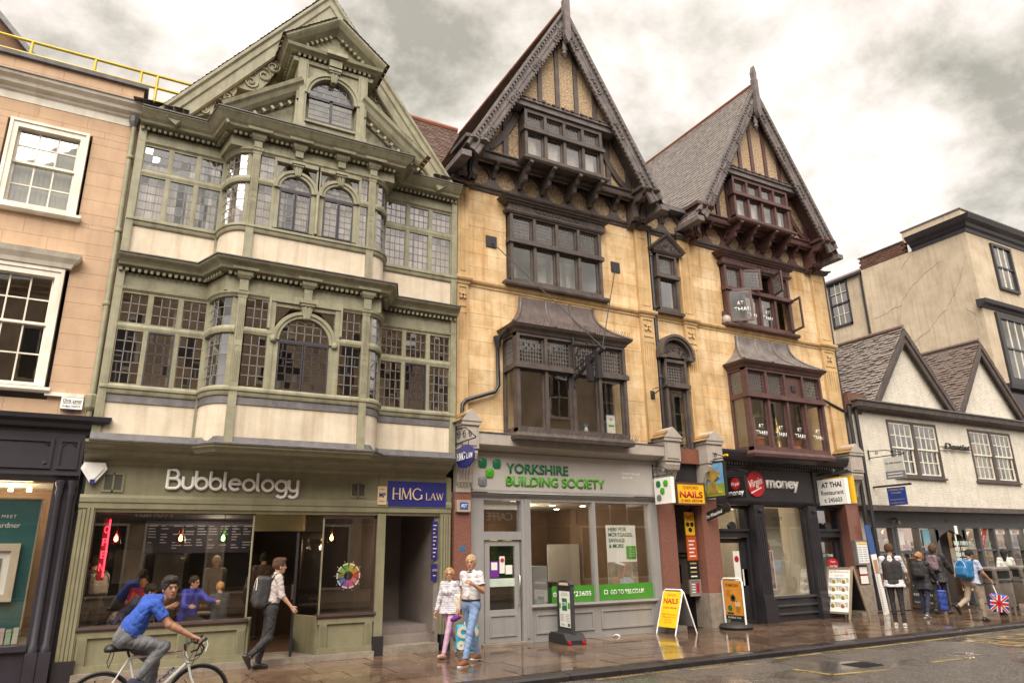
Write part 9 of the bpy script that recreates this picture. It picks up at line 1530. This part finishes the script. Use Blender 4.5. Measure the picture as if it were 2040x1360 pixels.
tx = text_mesh('carrera', 1.0, 0, .02, .2); vx = [v.co.x for v in tx.vertices]; a = Vector((.56, 0, .315)); d = Vector((HB[0]-BBX, 0, HB[1]-BBZ)).normalized(); u = Vector((-d.z, 0, d.x))
for v in tx.vertices: q = (v.co.x-min(vx))/(max(vx)-min(vx))*.36; p = a+d*q+u*(v.co.y*.06-.01); v.co = Vector((p.x, YB_-.024, p.z))-org(bk)
tx.materials.clear(); tx.materials.append(pm('bike_blue', (.02, .05, .3), None, 3, .4, 0)); link_mesh('lettering', tx, bk)
MB().tube([(.345, YB_, .69), (.30, YB_, .80)], .013, 8).build('seat_post', BLK, bk); 
o = sdf_obj('saddle', cloth('saddle', (.02, .02, .022), None, 5, .5), None, [('c', V3(-.11, 0, 0), V3(.14, 0, -.015), .055, .018, .03), ('e', V3(-.1, 0, 0), V3(.06, .075, .035), None, .03), ('p', V3(0, 0, -1.), .03, 0)], .008); o.parent = bk; o.location = (.24-.6, 0, .80-ZR)
MB().tube([(.93, YB_, .66), (.905, YB_, .80), (.99, YB_, .83)], .014, 8).build('stem', BLK, bk)
hb2 = part('handlebar', bk); m = MB(); m.tube([(.99, YB_-.2, .83), (.99, YB_+.2, .83)], .013, 8); [m.tube([(.99, YB_+s*.2, .83), (1.06, YB_+s*.205, .82), (1.095, YB_+s*.21, .77), (1.07, YB_+s*.21, .71), (1.0, YB_+s*.21, .69)], .013, 8) for s in (-1, 1)]; m.build('bar', BLK, hb2, smooth=60)
for s in (-1, 1): MB().tube([(1.05, YB_+s*.205, .83), (1.11, YB_+s*.205, .87), (1.12, YB_+s*.205, .86)], [.018, .02, .012], 8).build('brake_hood', BLK, hb2, smooth=60); MB().tube([(1.115, YB_+s*.205, .86), (1.135, YB_+s*.205, .80), (1.115, YB_+s*.21, .73)], .007, 6).build('brake_lever', WHT, hb2, smooth=60)
m = MB(); [m.tube([(1.05, YB_+s*.2, .83), (1.0, YB_+s*.1, .62+.03*s), (.93, YB_+s*.02, .60)], .004, 5) for s in (-1, 1)]; m.tube([(.99+.09*math.cos(a), YB_-.12, .73+.1*math.sin(a)) for a in [k*math.pi/8 for k in range(17)]], .005, 5); m.build('cables', BLK, bk, stuff=True)
m = MB().lathe((BBX, YB_-.04, BBZ), [(.0, -.004), (.095, -.004), (.095, .004), (0, .004)], 24, 'y'); m.build('chainring', CHROME, bk); CA = math.radians(148); cv_ = Vector((math.cos(CA), 0, math.sin(CA)))*.17
for s, g in ((-1, 1), (1, -1)): p = Vector((BBX, YB_+s*.06, BBZ)); q = p+cv_*g; MB().bar(p, q, .014, .024, (0, 1, 0)).build('crank', CHROME, bk); MB().box(q.x-.04, q.x+.04, q.y+s*.02-.04, q.y+s*.02+.04, q.z-.01, q.z+.01).build('pedal', BLK, bk)
MB().tube([(.15, YB_+.02, .79), (.12, YB_+.03, .66), (.14, YB_+.03, .6), (.17, YB_+.02, .7), (.18, YB_, .78)], .005, 5).build('cable_lock', BLK, bk)
# the rider, joints in metres relative to (0, YB_, 0)
J = pose(1.74); Z0 = ZR
def jw(k, x, y, z): J[k] = V3(x-.6, y, z-ZR)
for k, v in dict(pel=(.275, 0, .93), waist=(.33, 0, 1.04), chest=(.45, 0, 1.20), neck=(.585, 0, 1.335), head=(.675, -.02, 1.43), shL=(.52, .18, 1.275), shR=(.525, -.18, 1.265), elR=(.69, -.23, 1.04), wrR=(.955, -.215, .90), elL=(.74, .24, 1.02), wrL=(.96, .215, .89), hipR=(.285, -.09, .90), knR=(.68, -.11, .80), anR=(.43, -.105, .475), hipL=(.285, .09, .90), knL=(.60, .11, .62), anL=(.60, .105, .225)).items(): jw(k, *v)
J['hR'] = rotz(RD(-70))@roty(RD(4))@rotx(RD(6)); J['ftR'] = RD(-14); J['ftL'] = RD(-5)
cy = person('dark-haired cyclist in a bright blue T-shirt and grey jeans looking back', (.6, YB_, ZR), 0, J, cloth('royal_tee', (.035, .10, .46), (.025, .075, .36), 7), GJEANS, cloth('navy_shoe', (.03, .035, .07)), GREYH, SK1, .007, 'short', belly=.05, hairv='curly', seat=True, curl=(1.3, 1.3), sole=WHT, hd=(V3(.9, .1, -.35), V3(.9, -.1, -.3)), hn=(V3(0, 0, -1.), V3(0, 0, -1.)))
